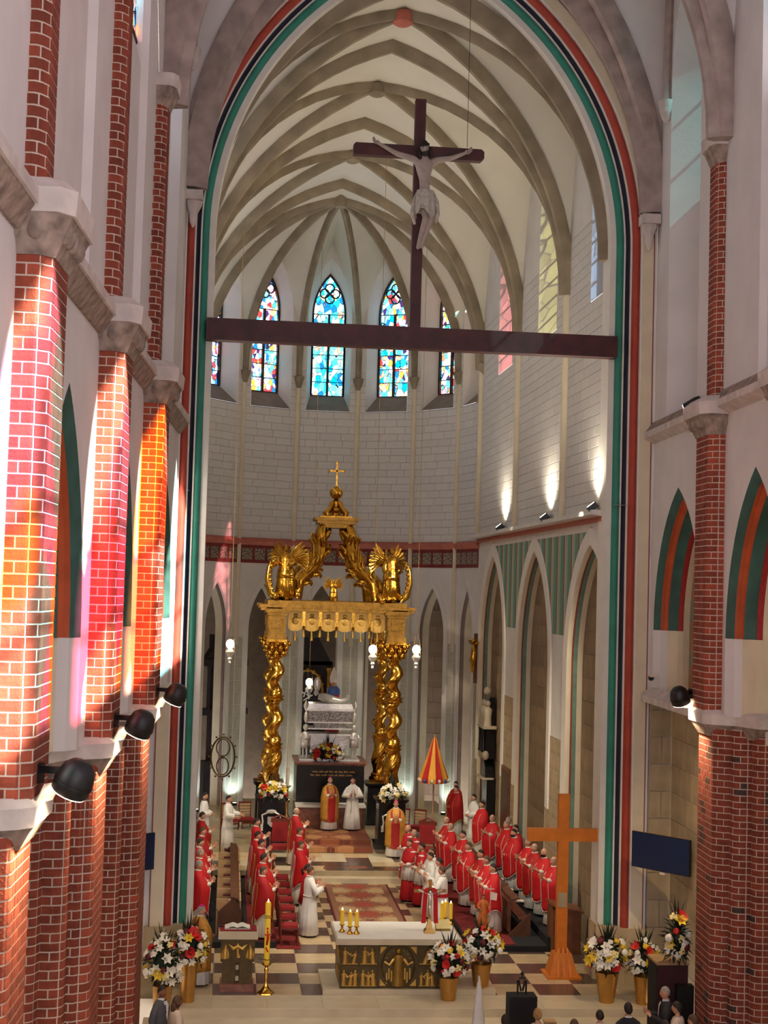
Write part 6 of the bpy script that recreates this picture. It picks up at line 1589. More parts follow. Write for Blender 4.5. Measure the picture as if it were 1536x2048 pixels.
wx = thing('wall_crucifix', 'gilt crucifix on dark wood high on the pier between choir and apse', 'crucifix', (4.7, 51.75, 6.5), math.radians(-65))
m_ = MB(); m_.box((0, 0, 0), (.16, .06, 1.75)); m_.box((0, 0, .55), (.7, .06, .14)); m_.build('cross', 'wood_stall', wx)
m_ = MB(); m_.tube([(0, -.08, .5), (.03, -.1, .2), (0, -.12, -.1), (.03, -.12, -.5)], [.08, .1, .1, .05], 10); m_.ball((.03, -.12, .62), (.07, .08, .09), 8, 6); m_.tube([(-.33, -.07, .6), (0, -.09, .46), (.33, -.07, .6)], .04, 8); m_.ball((0, -.12, -.05), (.14, .1, .1), 8, 6); m_.build('figure', 'gold', wx, 'all')
dm = thing('dark_side_altar', 'dark carved side altar in the ambulatory behind the left arch', 'side altar', (-4.15, 58.6, 0), math.radians(30))
m_ = MB(); m_.box((0, 0, 1.0), (1.8, .5, 2.0)); m_.box((0, 0, 3.9), (2.0, .5, .25)); m_.box((0, 0, 5.8), (1.9, .5, .25)); m_.slab([(-.9, -.2, 5.9), (.9, -.2, 5.9), (.5, -.2, 6.5), (-.5, -.2, 6.5)], (0, .4, 0)); m_.box((0, .1, 4.4), (1.1, .3, 5.0)); m_.build('retable', 'dark_oak', dm)
for x in (-.75, -.55, .55, .75): m_ = MB(); m_.lathe([(.1, 4.0), (.08, 4.1), (.07, 5.5), (.1, 5.65)], 10, (x, -.18, 0)); m_.build('column', 'dark_oak', dm, 40)
hs = thing('high_side_altar', 'dark gilded altar in the shadow behind the silver coffin', 'side altar', (-.75, 60.3, 0))
m_ = MB(); m_.box((0, 0, 1.5), (2.4, .5, 3.0)); m_.box((0, .1, 4.4), (2.0, .3, 2.9)); m_.slab([(-1, -.05, 5.7), (1, -.05, 5.7), (.4, -.05, 6.8), (-.4, -.05, 6.8)], (0, .3, 0)); m_.build('retable', 'dark_oak', hs)
for x in (-.85, .85): m_ = MB(); m_.lathe([(.13, 3.0), (.1, 3.2), (.1, 5.4), (.15, 5.6)], 12, (x, -.15, 0)); m_.build('column', 'gold_dull', hs, 40)
m_ = MB()
for k in range(9): m_.ball((.62*math.cos(PI*k/8), -.1, 4.6+.9*math.sin(PI*k/8)), (.1, .06, .1), 7, 5)
m_.tube([(-.62, -.1, 3.1), (-.62, -.1, 4.6)]+[(.62*math.cos(PI-PI*k/8), -.1, 4.6+.9*math.sin(PI*k/8)) for k in range(9)]+[(.62, -.1, 3.1)], .06, 7); m_.build('gilt_frame', 'gold_dull', hs, 50)

# ---- carpets
def carpet_mat(name, field, fig, border, scale):
    m, nt, b = _nt(name); N = nt.nodes; L = nt.links; b.inputs['Roughness'].default_value = .95
    tc = N.new('ShaderNodeTexCoord'); sp = N.new('ShaderNodeSeparateXYZ'); L.new(tc.outputs['Object'], sp.inputs[0])
    ax = N.new('ShaderNodeMath'); ax.operation = 'ABSOLUTE'; L.new(sp.outputs['X'], ax.inputs[0])
    cb = N.new('ShaderNodeCombineXYZ'); L.new(ax.outputs[0], cb.inputs[0]); L.new(sp.outputs['Y'], cb.inputs[1])
    def wavec(sock, k):
        m1 = N.new('ShaderNodeMath'); m1.operation = 'MULTIPLY'; m1.inputs[1].default_value = 2*PI/k; L.new(sock, m1.inputs[0])
        m2_ = N.new('ShaderNodeMath'); m2_.operation = 'COSINE'; L.new(m1.outputs[0], m2_.inputs[0]); return m2_.outputs[0]
    wx_, wy_ = wavec(ax.outputs[0], 1.25/scale*1.3), wavec(sp.outputs['Y'], 1.25/scale*1.5)
    nz = N.new('ShaderNodeTexNoise'); nz.inputs['Scale'].default_value = 7; L.new(cb.outputs[0], nz.inputs['Vector'])
    ad0 = N.new('ShaderNodeMath'); ad0.operation = 'ADD'; L.new(wx_, ad0.inputs[0]); L.new(wy_, ad0.inputs[1])
    ad1 = N.new('ShaderNodeMath'); ad1.operation = 'MULTIPLY_ADD'; ad1.inputs[1].default_value = .25; ad1.inputs[2].default_value = .25; L.new(ad0.outputs[0], ad1.inputs[0])
    ad = N.new('ShaderNodeMath'); ad.operation = 'MULTIPLY_ADD'; ad.inputs[1].default_value = .5; L.new(nz.outputs['Fac'], ad.inputs[0]); L.new(ad1.outputs[0], ad.inputs[2])
    cr_ = N.new('ShaderNodeValToRGB'); e = cr_.color_ramp.elements; e[0].position = .25; e[0].color = (*lin(fig), 1); e[1].position = .75; e[1].color = (*lin(field), 1); q = e.new(.4); q.color = (*lin(field), 1); q = e.new(.47); q.color = (*lin(fig), 1); q = e.new(.52); q.color = (*lin((120, 60, 50)), 1); q = e.new(.6); q.color = (*lin(border), 1)
    L.new(ad.outputs[0], cr_.inputs['Fac'])
    gt = N.new('ShaderNodeMath'); gt.operation = 'GREATER_THAN'; gt.inputs[1].default_value = .74; L.new(ax.outputs[0], gt.inputs[0])
    mx = N.new('ShaderNodeMix'); mx.data_type = 'RGBA'; mx.inputs['B'].default_value = (*lin(border), 1); L.new(gt.outputs[0], mx.inputs['Factor']); L.new(cr_.outputs['Color'], mx.inputs['A'])
    no = N.new('ShaderNodeTexNoise'); no.inputs['Scale'].default_value = 14; L.new(tc.outputs['Object'], no.inputs['Vector'])
    m2 = N.new('ShaderNodeMix'); m2.data_type = 'RGBA'; m2.blend_type = 'MULTIPLY'; m2.inputs['Factor'].default_value = .45; L.new(mx.outputs['Result'], m2.inputs['A']); L.new(no.outputs['Color'], m2.inputs['B'])
    L.new(m2.outputs['Result'], b.inputs['Base Color'])
carpet_mat('carpet_main', (176, 84, 66), (206, 176, 130), (160, 112, 84), 1.5); carpet_mat('carpet_dais', (170, 100, 66), (196, 140, 92), (140, 78, 54), 1.6)
rg1 = thing('oriental_carpet', 'red and ochre patterned carpet running up the middle of the chancel', 'carpet', (0, 41.6, .0))
m_ = MB(); m_.box((0, 0, .016), (1.9, 5.6, .02)); m_.build('pile', 'carpet_main', rg1)
m_ = MB()
for s in (-1, 1): m_.box((s*.93, 0, .019), (.06, 5.6, .022))
m_.build('border', 'plum', rg1)
rg2 = thing('dais_carpet', 'brown patterned carpet laid over the steps before the tomb', 'carpet', (-.5, 48.6, .45))
for y, z, d in ((-.3, .012, .6), (1.15, .162, 2.3)): m_ = MB(); m_.box((0, y, z), (2.7, d, .02)); m_.build('tread', 'carpet_dais', rg2)
m_ = MB(); m_.box((0, -.0, .085), (2.7, .02, .15)); m_.box((0, -.61, -.06), (2.7, .02, .15)); m_.build('riser', 'carpet_dais', rg2)
struct(MB().box((3.5, 40.6, .075), (2.7, 8.6, .15)).build('floor_tier_right', 'black_cloth'), 'low dark platform under the clergy on the right')
struct(MB().box((4.46, 40.6, .25), (.78, 8.6, .2)).build('floor_tier_right_back', 'black_cloth'))
struct(MB().box((-3.9, 40.9, .075), (2.6, 8.6, .15)).build('floor_tier_left', 'black_cloth'), 'low dark platform under the clergy on the left')
struct(MB().box((-4.7, 40.9, .225), (.9, 8.6, .15)).build('floor_tier_left_back', 'black_cloth'))
for x, y, sx, sy, z, lb in ((2.75, 40.4, 1.1, 8.0, .152, 'plain red carpet on the right clergy platform'), (-2.95, 40.9, .68, 8.4, .152, 'plain red carpet on the left clergy platform'), (-2.3, 37.6, .6, 2.2, .004, 'red carpet under the front chairs on the left'), (2.1, 37.2, .7, 2.4, .004, 'red carpet in front of the right bench')):
    tag(MB().box((x, y, z+.008), (sx, sy, .014)).build('red_carpet', 'carpet_red'), lb, 'carpet')
for k in range(4): tile(-.9+k*.75, -.3+k*.75, 45.2+.2*(k % 2), 45.55+.2*(k % 2), .306, ['tile_dark', 'marble_red', 'brass', 'tile_dark'][k], bpy.data.objects['floor_platform_2'], 'inlaid_slab')

# ---- chairs and benches
def chair_parts():
    L_ = []
    for s in (-1, 1):
        m_ = MB(); m_.tube([(s*.2, -.2, 0), (s*.2, -.21, .45), (s*.2, -.26, .98)], .02, 8); L_.append(('leg', m_.mesh('leg', 'chair_wood', 40)))
        m_ = MB(); m_.tube([(s*.2, .2, 0), (s*.2, .2, .44)], .02, 8); L_.append(('leg', m_.mesh('leg', 'chair_wood', 40)))
    m_ = MB(); m_.box((0, 0, .43), (.44, .44, .04)); m_.box((0, .2, .36), (.4, .02, .06)); m_.box((0, -.2, .36), (.4, .02, .06)); L_.append(('seat_frame', m_.mesh('seat_frame', 'chair_wood')))
    m_ = MB(); m_.box((0, .01, .48), (.43, .43, .07), taper=.94); L_.append(('seat', m_.mesh('seat', 'velvet_red')))
    m_ = MB(); m_.box((0, -.235, .8), (.38, .04, .34)); L_.append(('backrest', m_.mesh('backrest', 'velvet_red')))
    m_ = MB(); m_.box((0, -.255, .99), (.44, .03, .06)); L_.append(('top_rail', m_.mesh('top_rail', 'chair_wood')))
    return L_
CHP = chair_parts()
SL = MB()
for z in (.62, .72, .82, .92): SL.box((0, -.24, z), (.38, .02, .05))
SL = SL.mesh('backrest', 'wood_light')
def chair(x, y, z, face, label, slat=False, group='red upholstered chairs'):
    t = thing('chair', label, 'chair', (x, y, z), math.radians(face-90), group)
    for nm, me in CHP: link(nm, SL if (slat and nm == 'backrest') else me, t)
    return t
lbs = ['nearest the altar', 'second from the altar', 'third from the altar', 'fourth from the altar', 'fifth from the altar', 'sixth from the altar', 'farthest from the altar']
for k in range(7): chair(-2.28, 37.0+k*1.02, 0, 0, 'red upholstered chair in the left front row, '+lbs[k])
for k, (x, y, f, z) in enumerate([(-3.75, 50.6, 300, .3), (-3.2, 50.9, 285, .45), (2.0, 49.8, 250, .45), (2.5, 49.6, 240, .45)]):
    chair(x, y, max(z, .45), f, ['red chair with slatted back by the left apse wall', 'red chair with slatted back beside the left plinth', 'red chair with slatted back beside the right plinth', 'red chair with slatted back under the ceremonial umbrella'][k], True)
def armchair(x, y, z, face, label):
    t = thing('armchair', label, 'armchair', (x, y, z), math.radians(face-90), 'carved armchairs before the plinths')
    m_ = MB(); m_.box((0, .02, .44), (.6, .56, .12), taper=.95); m_.build('seat', 'velvet_red', t)
    m_ = MB(); m_.box((0, -.27, .85), (.5, .07, .6)); m_.build('backrest', 'velvet_red', t)
    m_ = MB(); m_.box((0, -.29, 1.2), (.58, .08, .12)); m_.tube([(-.28, -.28, 1.24), (0, -.28, 1.36), (.28, -.28, 1.24)], .035, 8); m_.build('crest_rail', 'chair_wood', t)
    for s in (-1, 1):
        m_ = MB(); m_.tube([(s*.3, -.26, .7), (s*.32, 0, .7), (s*.32, .26, .66)], .03, 8); m_.tube([(s*.32, .22, .66), (s*.3, .22, .4)], .025, 8); m_.build('arm', 'chair_wood', t, 40)
        for y_ in (-.24, .24): m_ = MB(); m_.tube([(s*.27, y_, .4), (s*.29, y_, .2), (s*.27, y_, 0)], [.03, .025, .035], 8); m_.build('leg', 'chair_wood', t, 40)
armchair(-2.2, 46.6, .3, 270, 'dark red carved armchair in front of the left plinth'); armchair(2.35, 46.4, .3, 250, 'dark red carved armchair right of the baldachin')
M('wood_choir', (92, 54, 36), .45, var=.25, scale=4)
def bench(x, y0, y1, z, face_x, label, h=.95, mat='wood_choir', npan=5, pm='wood_light'):
    """long choir bench with a sloped book rest; face_x = side (+1/-1) the panels look to"""
    t = thing('choir_bench', label, 'bench', (x, (y0+y1)/2, z), 0, 'choir benches'); L = y1-y0; s = face_x
    for e in (-1, 1):
        m_ = MB(); m_.slab([(-.3, e*L/2, 0), (.3, e*L/2, 0), (.3, e*L/2, h*.62), (.1*s, e*L/2, h), (-.3*s if s < 0 else -.3, e*L/2, h*.62)], (0, -e*.06, 0)); m_.build('end_panel', mat, t)
    for k in range(npan):
        yy = -L/2+L*(k+.5)/npan; m_ = MB(); m_.box((s*.25, yy, h*.5), (.05, L/npan-.16, h*.78)); m_.build('panel', pm, t)
    m_ = MB(); m_.box((s*.22, 0, h*.48), (.03, L-.05, h*.85)); m_.build('frame', mat, t)
    m_ = MB(); m_.box((s*.1, 0, h-.02), (.2, L, .035), m=Matrix.Rotation(s*.25, 3, 'Y')); m_.build('book_rest', mat, t)
    m_ = MB(); m_.box((-s*.15, 0, .42), (.3, L-.1, .04)); m_.build('seat', mat, t)
    if s > 0:
        for k in range(npan):
            yy = -L/2+.06+k*L/npan; m_ = MB(); m_.slab([(-.34, yy, 0), (.12, yy, 0), (.12, yy, h*.7), (.2, yy, h*.74), (.2, yy, h*.8), (-.08, yy, h*.95), (-.34, yy, h*.95)], (0, .05, 0)); m_.build('divider', 'wood_light', t)
    for k in range(npan*2): m_ = MB(); m_.box((-s*.05, -L/2+L*(k+.5)/(npan*2), h*.86), (.26, .16, .03)); m_.build('hymn_book', 'plum' if k % 2 else 'trim_white', t)
    return t
bench(-3.75, 37.2, 45.0, .15, 1, 'long wooden choir bench with light panels on the left', npan=6)
bench(3.55, 37.3, 44.4, .15, -1, 'long carved wooden choir bench between the two rows of clergy on the right', pm='wood_stall')
sb = thing('stall_end', 'dark wooden stall end standing by the chancel arch on the right', 'bench', (4.5, 36.4, 0)); m_ = MB(); m_.box((0, 0, .55), (.7, .7, 1.1)); m_.build('body', 'wood_stall', sb); m_ = MB(); m_.box((0, -.05, 1.12), (.8, .8, .05), m=Matrix.Rotation(.2, 3, 'Y')); m_.build('top', 'wood_stall', sb)
# ---- things in the nave
cb_ = thing('loudspeaker_cabinet', 'dark maroon cabinet with a wooden top against the right brick pier', 'cabinet', (5.05, 29.5, -.57)); m_ = MB(); m_.box((0, 0, 1.03), (.62, .7, 2.06)); m_.build('body', 'cabinet_maroon', cb_); m_ = MB(); m_.box((0, 0, 2.08), (.66, .74, .04)); m_.build('top', 'wood_light', cb_); m_ = MB(); m_.box((-.315, 0, 1.05), (.01, .6, 1.9)); m_.build('grille', 'black_cloth', cb_); m_ = MB(); m_.box((.2, -.45, .85), (.34, .22, 1.7)); m_.build('speaker', 'black_metal', cb_)
pd = thing('draped_lectern', 'black draped stand with a crowned letter M in front of the steps', 'lectern', (2.08, 29.6, -.57)); m_ = MB(); m_.box((0, 0, .68), (.56, .4, 1.36)); m_.build('drape', 'black_cloth', pd)
m_ = MB(); z = 1.36
for s in (-1, 1): m_.box((s*.085, 0, z+.14), (.035, .03, .28)); m_.slab([(s*.085, -.015, z+.28), (s*.05, -.015, z+.28), (0, -.015, z+.08), (s*.03, -.015, z+.06)], (0, .03, 0))
m_.box((0, 0, z+.32), (.12, .03, .03)); m_.box((0, 0, z+.39), (.025, .02, .14)); m_.box((0, 0, z+.41), (.08, .02, .025)); m_.build('monogram', 'black_metal', pd)
wp = thing('wooden_box', 'small light wooden box on the step behind the worshippers', 'box', (2.82, 30.3, -.35)); m_ = MB(); m_.box((0, 0, .2), (.22, .2, .4)); m_.build('body', 'wood_light', wp); m_ = MB(); m_.box((0, 0, .41), (.25, .23, .03)); m_.build('lid', 'wood_light', wp)
fg_ = thing('white_banner', 'furled white banner on a pole in front of the altar step', 'banner', (1.1, 29.0, -.57)); m_ = MB(); m_.tube([(0, 0, 0), (-.02, 0, 1.9)], .015, 6); m_.build('pole', 'wood_light', fg_); m_ = MB(); m_.grid([[(r*math.cos(2*PI*j/14)*(1+.25*math.cos(5*2*PI*j/14)), r*.6*math.sin(2*PI*j/14), z) for j in range(14)] for r, z in ((.015, 1.88), (.05, 1.6), (.09, 1.2), (.14, .7), (.15, .5))], wrap=True); m_.build('cloth', 'white_alb', fg_, 'all')
M('security_cam', (30, 30, 32), .3); sc_ = thing('security_camera', 'small dark dome camera above the ledge in the right bay', 'camera', NR.P(33.1, .05, 6.98)); m_ = MB(); m_.box((0, .0, .05), (.14, .14, .06)); m_.build('mount', 'trim_white', sc_); m_ = MB(); m_.ball((-.02, 0, -.0), .07, 12, 8); m_.build('dome', 'security_cam', sc_, 'all')

# ================================================================== PEOPLE
HB = [('short', 'hair_dark'), ('short', 'hair_brown'), ('ring', 'hair_grey'), ('short', 'hair_grey'), ('full', 'hair_brown')]
G = 'clergy in the left rows'
# left, row along the wall
for lb, x, y, z, f, of, ha, po in [
    ('server in white alb with dark collar at the far left by the apse', -4.62, 49.0, .3, 350, 'alb_black', HB[0], 'fold'),
    ('server in white alb reading from a book at the left of the choir', -3.84, 48.4, .3, 340, 'alb', HB[0], 'read'),
    ('priest in red chasuble by the left wall, farthest of his row', -4.63, 44.8, .3, 5, 'crimson', HB[0], 'clap'),
    ('priest in red chasuble by the left wall, second farthest of his row', -4.56, 42.0, .3, 0, 'crimson', HB[1], 'clap'),
    ('priest in red chasuble by the left wall, middle of his row', -4.59, 40.2, .3, 5, 'red', HB[0], 'clap'),
    ('grey-haired priest in red chasuble by the left wall, second nearest of his row', -4.56, 38.6, .3, 0, 'red', HB[3], 'clap'),
    ('grey-haired priest in full red chasuble nearest the left arch jamb', -4.56, 36.99, .3, 10, 'red', HB[3], 'clap'),
    ('priest in red chasuble applauding, farthest of the row behind the left bench', -3.0, 44.6, .17, 0, 'red', HB[0], 'clap'),
    ('dark-haired priest in red, second farthest in the row behind the left bench', -3.02, 42.2, .17, 10, 'red', HB[0], 'clap'),
    ('priest in red chasuble, middle of the row behind the left bench', -2.95, 40.9, .17, 5, 'crimson', HB[0], 'clap'),
    ('priest in red seen from behind, in front of the left bench near the ambo', -2.93, 38.7, .17, 25, 'red', HB[0], 'clap'),
    ('priest in red chasuble close behind the paschal candle', -2.98, 37.0, .17, 15, 'crimson', HB[1], 'clap'),
    ('balding priest in red chasuble, farthest in the inner left row', -1.77, 45.9, .3, 10, 'crimson', HB[2], 'clap'),
    ('priest in red chasuble, second in the inner left row', -1.74, 44.0, 0, 5, 'red', HB[1], 'clap'),
    ('priest in red chasuble clapping with outstretched hands, inner left row', -1.82, 41.7, 0, 5, 'red', HB[1], 'clap'),
    ('small altar server in red tunic in the inner left row', -1.75, 39.3, 0, 0, 'red_server', ('pony', 'hair_dark'), 'clap'),
    ('server in white alb applauding at the left edge of the carpet', -1.75, 37.9, 0, 20, 'alb', HB[1], 'clap')]:
    person(lb, (x, y, z), f, of, ha, po, 1.75 if 'small' not in lb else 1.55, G)
person('bishop in gold chasuble and magenta skullcap standing at the ambo', (-4.42, 33.3, 0), 30, 'gold', HB[3], 'fold', 1.75, None, cap='zucchetto')
# centre
person('bishop in gold chasuble with red panel praying in front of the black tomb', (-.41, 50.55, .62), 285, 'gold', HB[3], 'pray', 1.8, None, cap='zucchetto')
person('server in plain white alb beside the bishop in front of the black tomb', (.38, 50.6, .62), 268, 'alb', HB[0], 'pray', 1.8)
person('bishop in gold chasuble with hands joined before the right front column', (1.5, 47.35, .3), 265, 'gold', ('ring', 'hair_dark'), 'pray', 1.82, None, cap='zucchetto')
G = 'clergy in the right rows'
for lb, x, y, z, f, of, ha, po, bd in [
    ('priest in red chasuble at the back by the right apse pier', 4.1, 51.6, .45, 215, 'crimson', HB[0], 'fold', None),
    ('priest in red chasuble holding his hands, standing before the right apse pier', 3.95, 50.5, .45, 205, 'crimson', HB[0], 'fold', None),
    ('server in white alb standing among red chasubles at the far right', 4.4, 49.5, .3, 200, 'alb', HB[0], 'fold', None),
    ('dark-haired priest in red, first of the back row on the right', 4.4, 47.9, .3, 205, 'red', HB[0], 'fold', None),
    ('balding priest in red, second of the back row on the right', 4.22, 45.0, .3, 215, 'red', HB[2], 'clap', None),
    ('grey-haired priest in red half hidden in the back row on the right', 4.56, 44.15, .36, 210, 'crimson', HB[3], 'clap', None),
    ('white-haired priest in red in the middle of the back row on the right', 4.36, 43.4, .36, 200, 'red', HB[3], 'fold', None),
    ('dark bearded priest in red in the back row on the right', 4.3, 41.95, .36, 210, 'red', HB[0], 'fold', 'hair_dark'),
    ('dark-haired priest in red behind the bearded one on the right', 4.5, 42.7, .36, 205, 'crimson', HB[0], 'fold', None),
    ('grey-haired priest in red, third nearest of the back row on the right', 4.4, 40.4, .36, 205, 'red', HB[3], 'clap', None),
    ('priest in red half hidden beside the bald bearded one on the right', 4.4, 39.55, .36, 200, 'crimson', HB[2], 'clap', None),
    ('bald bearded priest in red beside the orange wooden cross', 4.5, 38.8, .36, 210, 'red', None, 'clap', 'hair_dark'),
    ('priest in red with long white alb half behind the orange wooden cross', 4.5, 37.6, .36, 200, 'red', HB[2], 'clap', None),
    ('bald priest in red, farthest of the middle row on the right', 2.85, 45.3, .17, 190, 'crimson', HB[2], 'clap', None),
    ('balding priest in red, second farthest of the middle row on the right', 2.8, 44.1, .17, 195, 'red', HB[2], 'clap', None),
    ('dark-haired priest in red with glasses, third of the middle row on the right', 2.95, 42.7, .17, 210, 'red', HB[0], 'clap', None),
    ('brown-haired priest in red looking down, middle of the middle row on the right', 2.8, 40.8, .17, 205, 'red', HB[1], 'pray', None),
    ('dark-haired priest in red half hidden in the middle row on the right', 2.95, 39.6, .17, 200, 'crimson', HB[0], 'clap', None),
    ('brown-haired priest in red, second nearest of the middle row on the right', 2.95, 38.7, .17, 190, 'red', HB[1], 'clap', None),
    ('priest in full red chasuble, nearest of the middle row on the right', 2.93, 37.6, .17, 185, 'red', HB[0], 'clap', None),
    ('bald canon in red cape, farthest of the inner right row', 1.6, 44.75, .0, 200, 'cape', None, 'fold', None),
    ('balding canon in red cape, second of the inner right row', 1.68, 43.9, .0, 205, 'cape', HB[2], 'fold', None),
    ('canon in red cape over white surplice nearest the carpet', 1.34, 42.2, .0, 215, 'cape', HB[1], 'fold', None),
    ('canon in red cape seen from behind in the inner right row', 1.62, 41.6, .0, 170, 'cape', HB[0], 'fold', None),
    ('young server in white with brown hair in the inner right row', 1.8, 40.9, .0, 205, 'alb_sash', HB[4], 'clap', None),
    ('server in white looking aside in the inner right row', 1.66, 40.1, .0, 190, 'alb', HB[0], 'clap', None),
    ('server in white with dark hair, third nearest of the inner right row', 1.78, 39.3, .0, 165, 'alb', HB[0], 'clap', None),
    ('server in white with red sash seen from behind behind the altar cross', 1.68, 38.1, .0, 150, 'alb_sash', HB[1], 'clap', None)]:
    person(lb, (x, y, z), f, of, ha, po, 1.75, G, beard=bd)
# worshippers at the bottom edge
G = 'worshippers at the bottom edge'
for lb, x, y, f, of, ha, po, h, sk in [
    ('man in grey suit standing by the left brick pier', -5.06, 28.9, 330, 'grey_suit', HB[0], 'down', 1.72, 'skin_dark'),
    ('woman with reddish hair behind the man in the grey suit', -4.75, 28.4, 20, 'blouse', ('long', 'hair_brown'), 'down', 1.66, 'skin_dark'),
    ('dark-haired worshipper seen from behind beside the white banner', 1.24, 26.9, 90, 'suit', ('full', 'hair_dark'), 'fold', 1.72, 'skin'),
    ('blond worshipper seen from behind in front of the black draped stand', 1.92, 27.3, 90, 'blouse', ('full', 'hair_blond'), 'fold', 1.72, 'skin'),
    ('brown-haired worshipper at the bottom edge below the wooden box', 2.45, 26.6, 95, 'suit', ('full', 'hair_brown'), 'fold', 1.72, 'skin'),
    ('dark-haired worshipper with short hair below the orange cross', 3.07, 27.2, 85, 'suit', ('short', 'hair_dark'), 'fold', 1.72, 'skin'),
    ('worshipper in black jacket below the right vase of flowers', 3.72, 27.6, 90, 'suit', ('full', 'hair_dark'), 'fold', 1.74, 'skin'),
    ('grey-haired man in dark suit clapping beside the maroon cabinet', 4.75, 28.6, 170, 'suit', HB[3], 'clap', 1.78, 'skin'),
    ('dark-haired woman in pale top beside the man in the dark suit', 4.72, 27.75, 150, 'blouse', ('full', 'hair_dark'), 'fold', 1.72, 'skin'),
    ('brown-haired worshipper at the foot of the right brick pier', 4.78, 26.95, 140, 'suit', ('full', 'hair_brown'), 'fold', 1.7, 'skin'),
    ('dark-haired worshipper partly cut off at the bottom right', 4.15, 26.6, 120, 'suit', ('short', 'hair_dark'), 'fold', 1.7, 'skin')]:
    person(lb, (x, y, -.57), f, of, ha, po, h, G, sk)

# ================================================================== FLOWERS
def blossom(kind):
    mb = MB()
    if kind == 'carnation':
        for k in range(9):
            a = 2.4*k; r = .02*math.sqrt(k); mb.ball((r*math.cos(a), r*math.sin(a), .012*(9-k)/9), (.028, .028, .02), 6, 4)
    elif kind == 'lily':
        for k in range(6):
            a = k*PI/3; d = Vector((math.cos(a), math.sin(a), 0)); s = Vector((-d.y, d.x, 0))
            mb.add([Vector((0, 0, 0)), d*.05+s*.028+Vector((0, 0, .04)), d*.1+Vector((0, 0, .045)), d*.05-s*.028+Vector((0, 0, .04))], [(0, 1, 2, 3)])
        mb.ball((0, 0, .02), .016, 6, 4)
    elif kind == 'rose':
        mb.lathe([(.02, -.02), (.05, .0), (.058, .03), (.045, .05), (.02, .056)], 9, fold=.1, nf=5)
    elif kind == 'anthurium':
        mb.grid([[(.075*math.cos(q)*(r), .085*math.sin(q)*r*(1.15 if math.sin(q) > 0 else .9), .03*r*r) for q in [2*PI*j/12 for j in range(12)]] for r in (.05, .5, 1)], wrap=True); mb.tube([(0, 0, 0), (0, .02, .06)], .01, 6)
    return mb
_bl = {}
def blossom_mesh(kind, mat):
    if (kind, mat) not in _bl: _bl[(kind, mat)] = blossom(kind).mesh('flower', mat, 50)
    return _bl[(kind, mat)]
KINDS = [('carnation', 'petal_white', 7), ('rose', 'petal_white', 3), ('lily', 'petal_white', 4), ('lily', 'petal_yellow', 3), ('rose', 'petal_yellow', 3), ('carnation', 'petal_cream', 3), ('anthurium', 'petal_red', 4), ('rose', 'petal_red', 2), ('rose', 'petal_dark', 3)]
POOL = [(a, b) for a, b, n in KINDS for _ in range(n)]
def leaf_mb(mb, p, d, L, w_):
    d = Vector(d).normalized(); s = d.cross(Vector((0, 0, 1)))
    if s.length < .1: s = Vector((1, 0, 0))
    s.normalize(); u = s.cross(d)
    mb.add([p, p+d*L*.4+s*w_+u*.01, p+d*L-u*.04, p+d*L*.4-s*w_+u*.01, p+d*L*.45-u*.01], [(0, 1, 4), (1, 2, 4), (2, 3, 4), (3, 0, 4)])
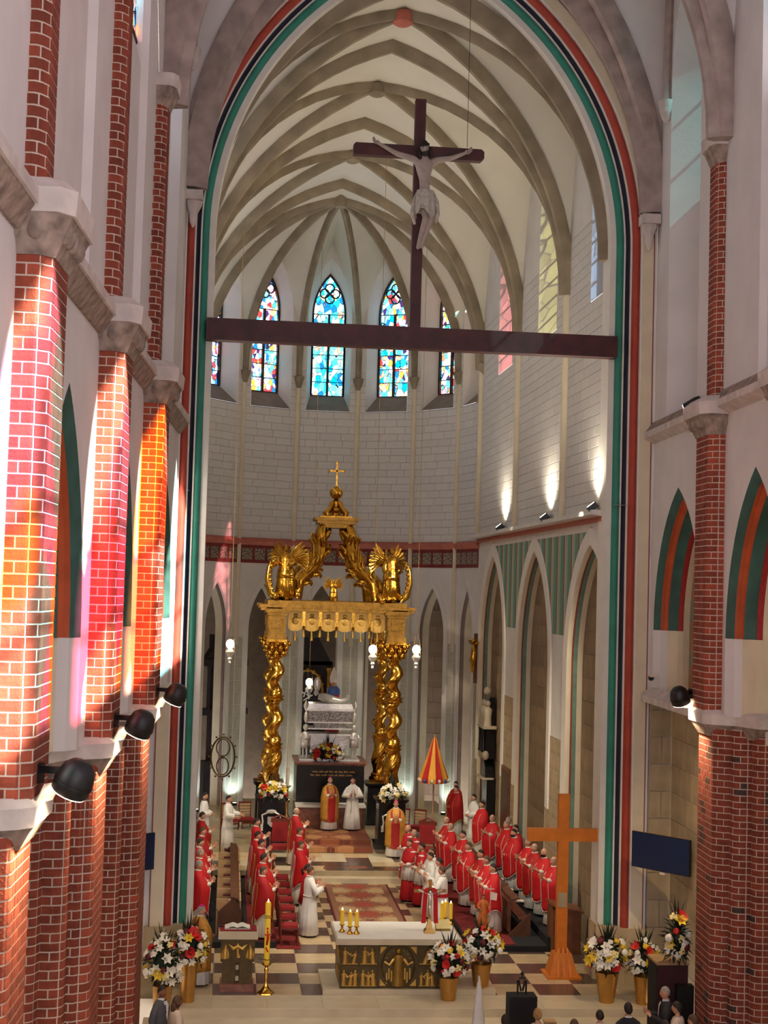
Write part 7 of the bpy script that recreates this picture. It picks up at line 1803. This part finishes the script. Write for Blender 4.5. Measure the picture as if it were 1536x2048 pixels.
def bouquet(loc, label, rx, rz, zc, nf, seed, vase=None, spike=0., size=1., fullback=True, pool=POOL, ry=None):
    """flower arrangement: vase, leaves, and single blossoms on an ellipsoid crown"""
    rg = random.Random(seed); ry = ry or rx
    t = thing('flower_arrangement', label, 'flowers', loc, 0, 'flower arrangements')
    if vase:
        r0, r1, h = vase; m_ = MB(); m_.lathe([(r0*.96, 0), (r0, .02), (r0+(r1-r0)*.5, h*.5), (r1, h), (r1*.94, h), (r1*.9, h-.1)], 24, fold=.012, nf=12); m_.build('vase', 'vase_gold', t, 40)
    m_ = MB(); c = Vector((0, 0, zc))
    for k in range(230):
        a = rg.uniform(0, 2*PI); e = math.asin(rg.uniform(-.75, 1)); d = Vector((math.cos(e)*math.cos(a), math.cos(e)*math.sin(a), math.sin(e)))
        f = rg.uniform(.35, .95); p = c+Vector((d.x*rx*f, d.y*ry*f, d.z*rz*f)); leaf_mb(m_, p, d+Vector((rg.uniform(-.6, .6), rg.uniform(-.6, .6), rg.uniform(-.5, .5))), rg.uniform(.12, .24)*size, .03*size)
    for k in range(int(spike*10)):
        a = rg.uniform(0, 2*PI); p = c+Vector((rx*.2*math.cos(a), ry*.2*math.sin(a), rz*.6)); leaf_mb(m_, p, (.25*math.cos(a), .25*math.sin(a), 1), rg.uniform(.35, .6)*size, .022)
    m_.ball(c, (rx*.62, ry*.62, rz*.62), 12, 8)
    o = m_.build('foliage', 'leaf_dark', t); o['kind'] = 'stuff'
    n = 0; tries = 0; pts = []
    while n < nf and tries < 4000:
        tries += 1; a = rg.uniform(0, 2*PI); e = math.asin(rg.uniform(-.55, 1)); d = Vector((math.cos(e)*math.cos(a), math.cos(e)*math.sin(a), math.sin(e)))
        if d.y > .55: continue
        p = c+Vector((d.x*rx, d.y*ry, d.z*rz))*rg.uniform(.86, 1.08)
        if any((p-q).length < .085*size for q in pts): continue
        pts.append(p); n += 1; kd, mt = rg.choice(pool)
        f = link('flower', blossom_mesh(kd, mt), t); k = rg.uniform(1.0, 1.5)*size
        f.rotation_mode = 'QUATERNION'; f.rotation_quaternion = (d+Vector((0, -.45, .1))).normalized().to_track_quat('Z', 'Y'); f.location = p; f.scale = (k, k, k)
    return t
bouquet((-4.62, 31.95, 0), 'large bouquet in a tall gold vase beside the bishop at the left', .36, .42, 1.12, 40, 1, (.14, .2, .86), 1.2)
bouquet((-5.12, 31.05, -.36), 'tall bouquet behind the worshippers at the foot of the left pier', .36, .55, 1.35, 38, 2, (.14, .2, .95), 1.5)
bouquet((.98, 32.08, 0), 'bouquet in a gold vase in front of the altar, left of the pair', .38, .36, .84, 40, 3, (.15, .22, .5), .8)
bouquet((1.8, 32.75, 0), 'bouquet in a gold vase at the right corner of the altar', .38, .38, 1.0, 40, 4, (.15, .23, .62), .8)
bouquet((4.43, 31.9, 0), 'large bouquet in a tall gold vase in front of the right arch jamb', .42, .42, 1.0, 42, 5, (.16, .26, .66), 1.5)
bouquet((5.2, 31.75, -.05), 'bouquet in a gold vase beside the stone wall on the right', .33, .38, 1.0, 34, 6, (.14, .22, .66), 1.6)
bouquet(NR.P(29.05, .42, 0)+Vector((0, 0, .95)), 'trailing bouquet hung on the right brick pier above the maroon cabinet', .2, .55, 1.05, 24, 7, None, .8, ry=.22)
bouquet((-.42, 51.75, 2.78), 'bouquet of white, yellow and red flowers in front of the silver coffin', .55, .3, .28, 44, 8, None, .6, 1.0, ry=.2)
bouquet((-2.42, 47.72, 2.06), 'bouquet on the left black plinth of the baldachin', .42, .3, .2, 32, 9, None, .6, 1.0, ry=.2)
bouquet((1.45, 47.72, 2.06), 'bouquet of white lilies on the right black plinth of the baldachin', .42, .3, .2, 26, 10, None, .9, 1.0, ry=.2, pool=[('lily', 'petal_white'), ('lily', 'petal_cream'), ('carnation', 'petal_white'), ('rose', 'petal_cream')])
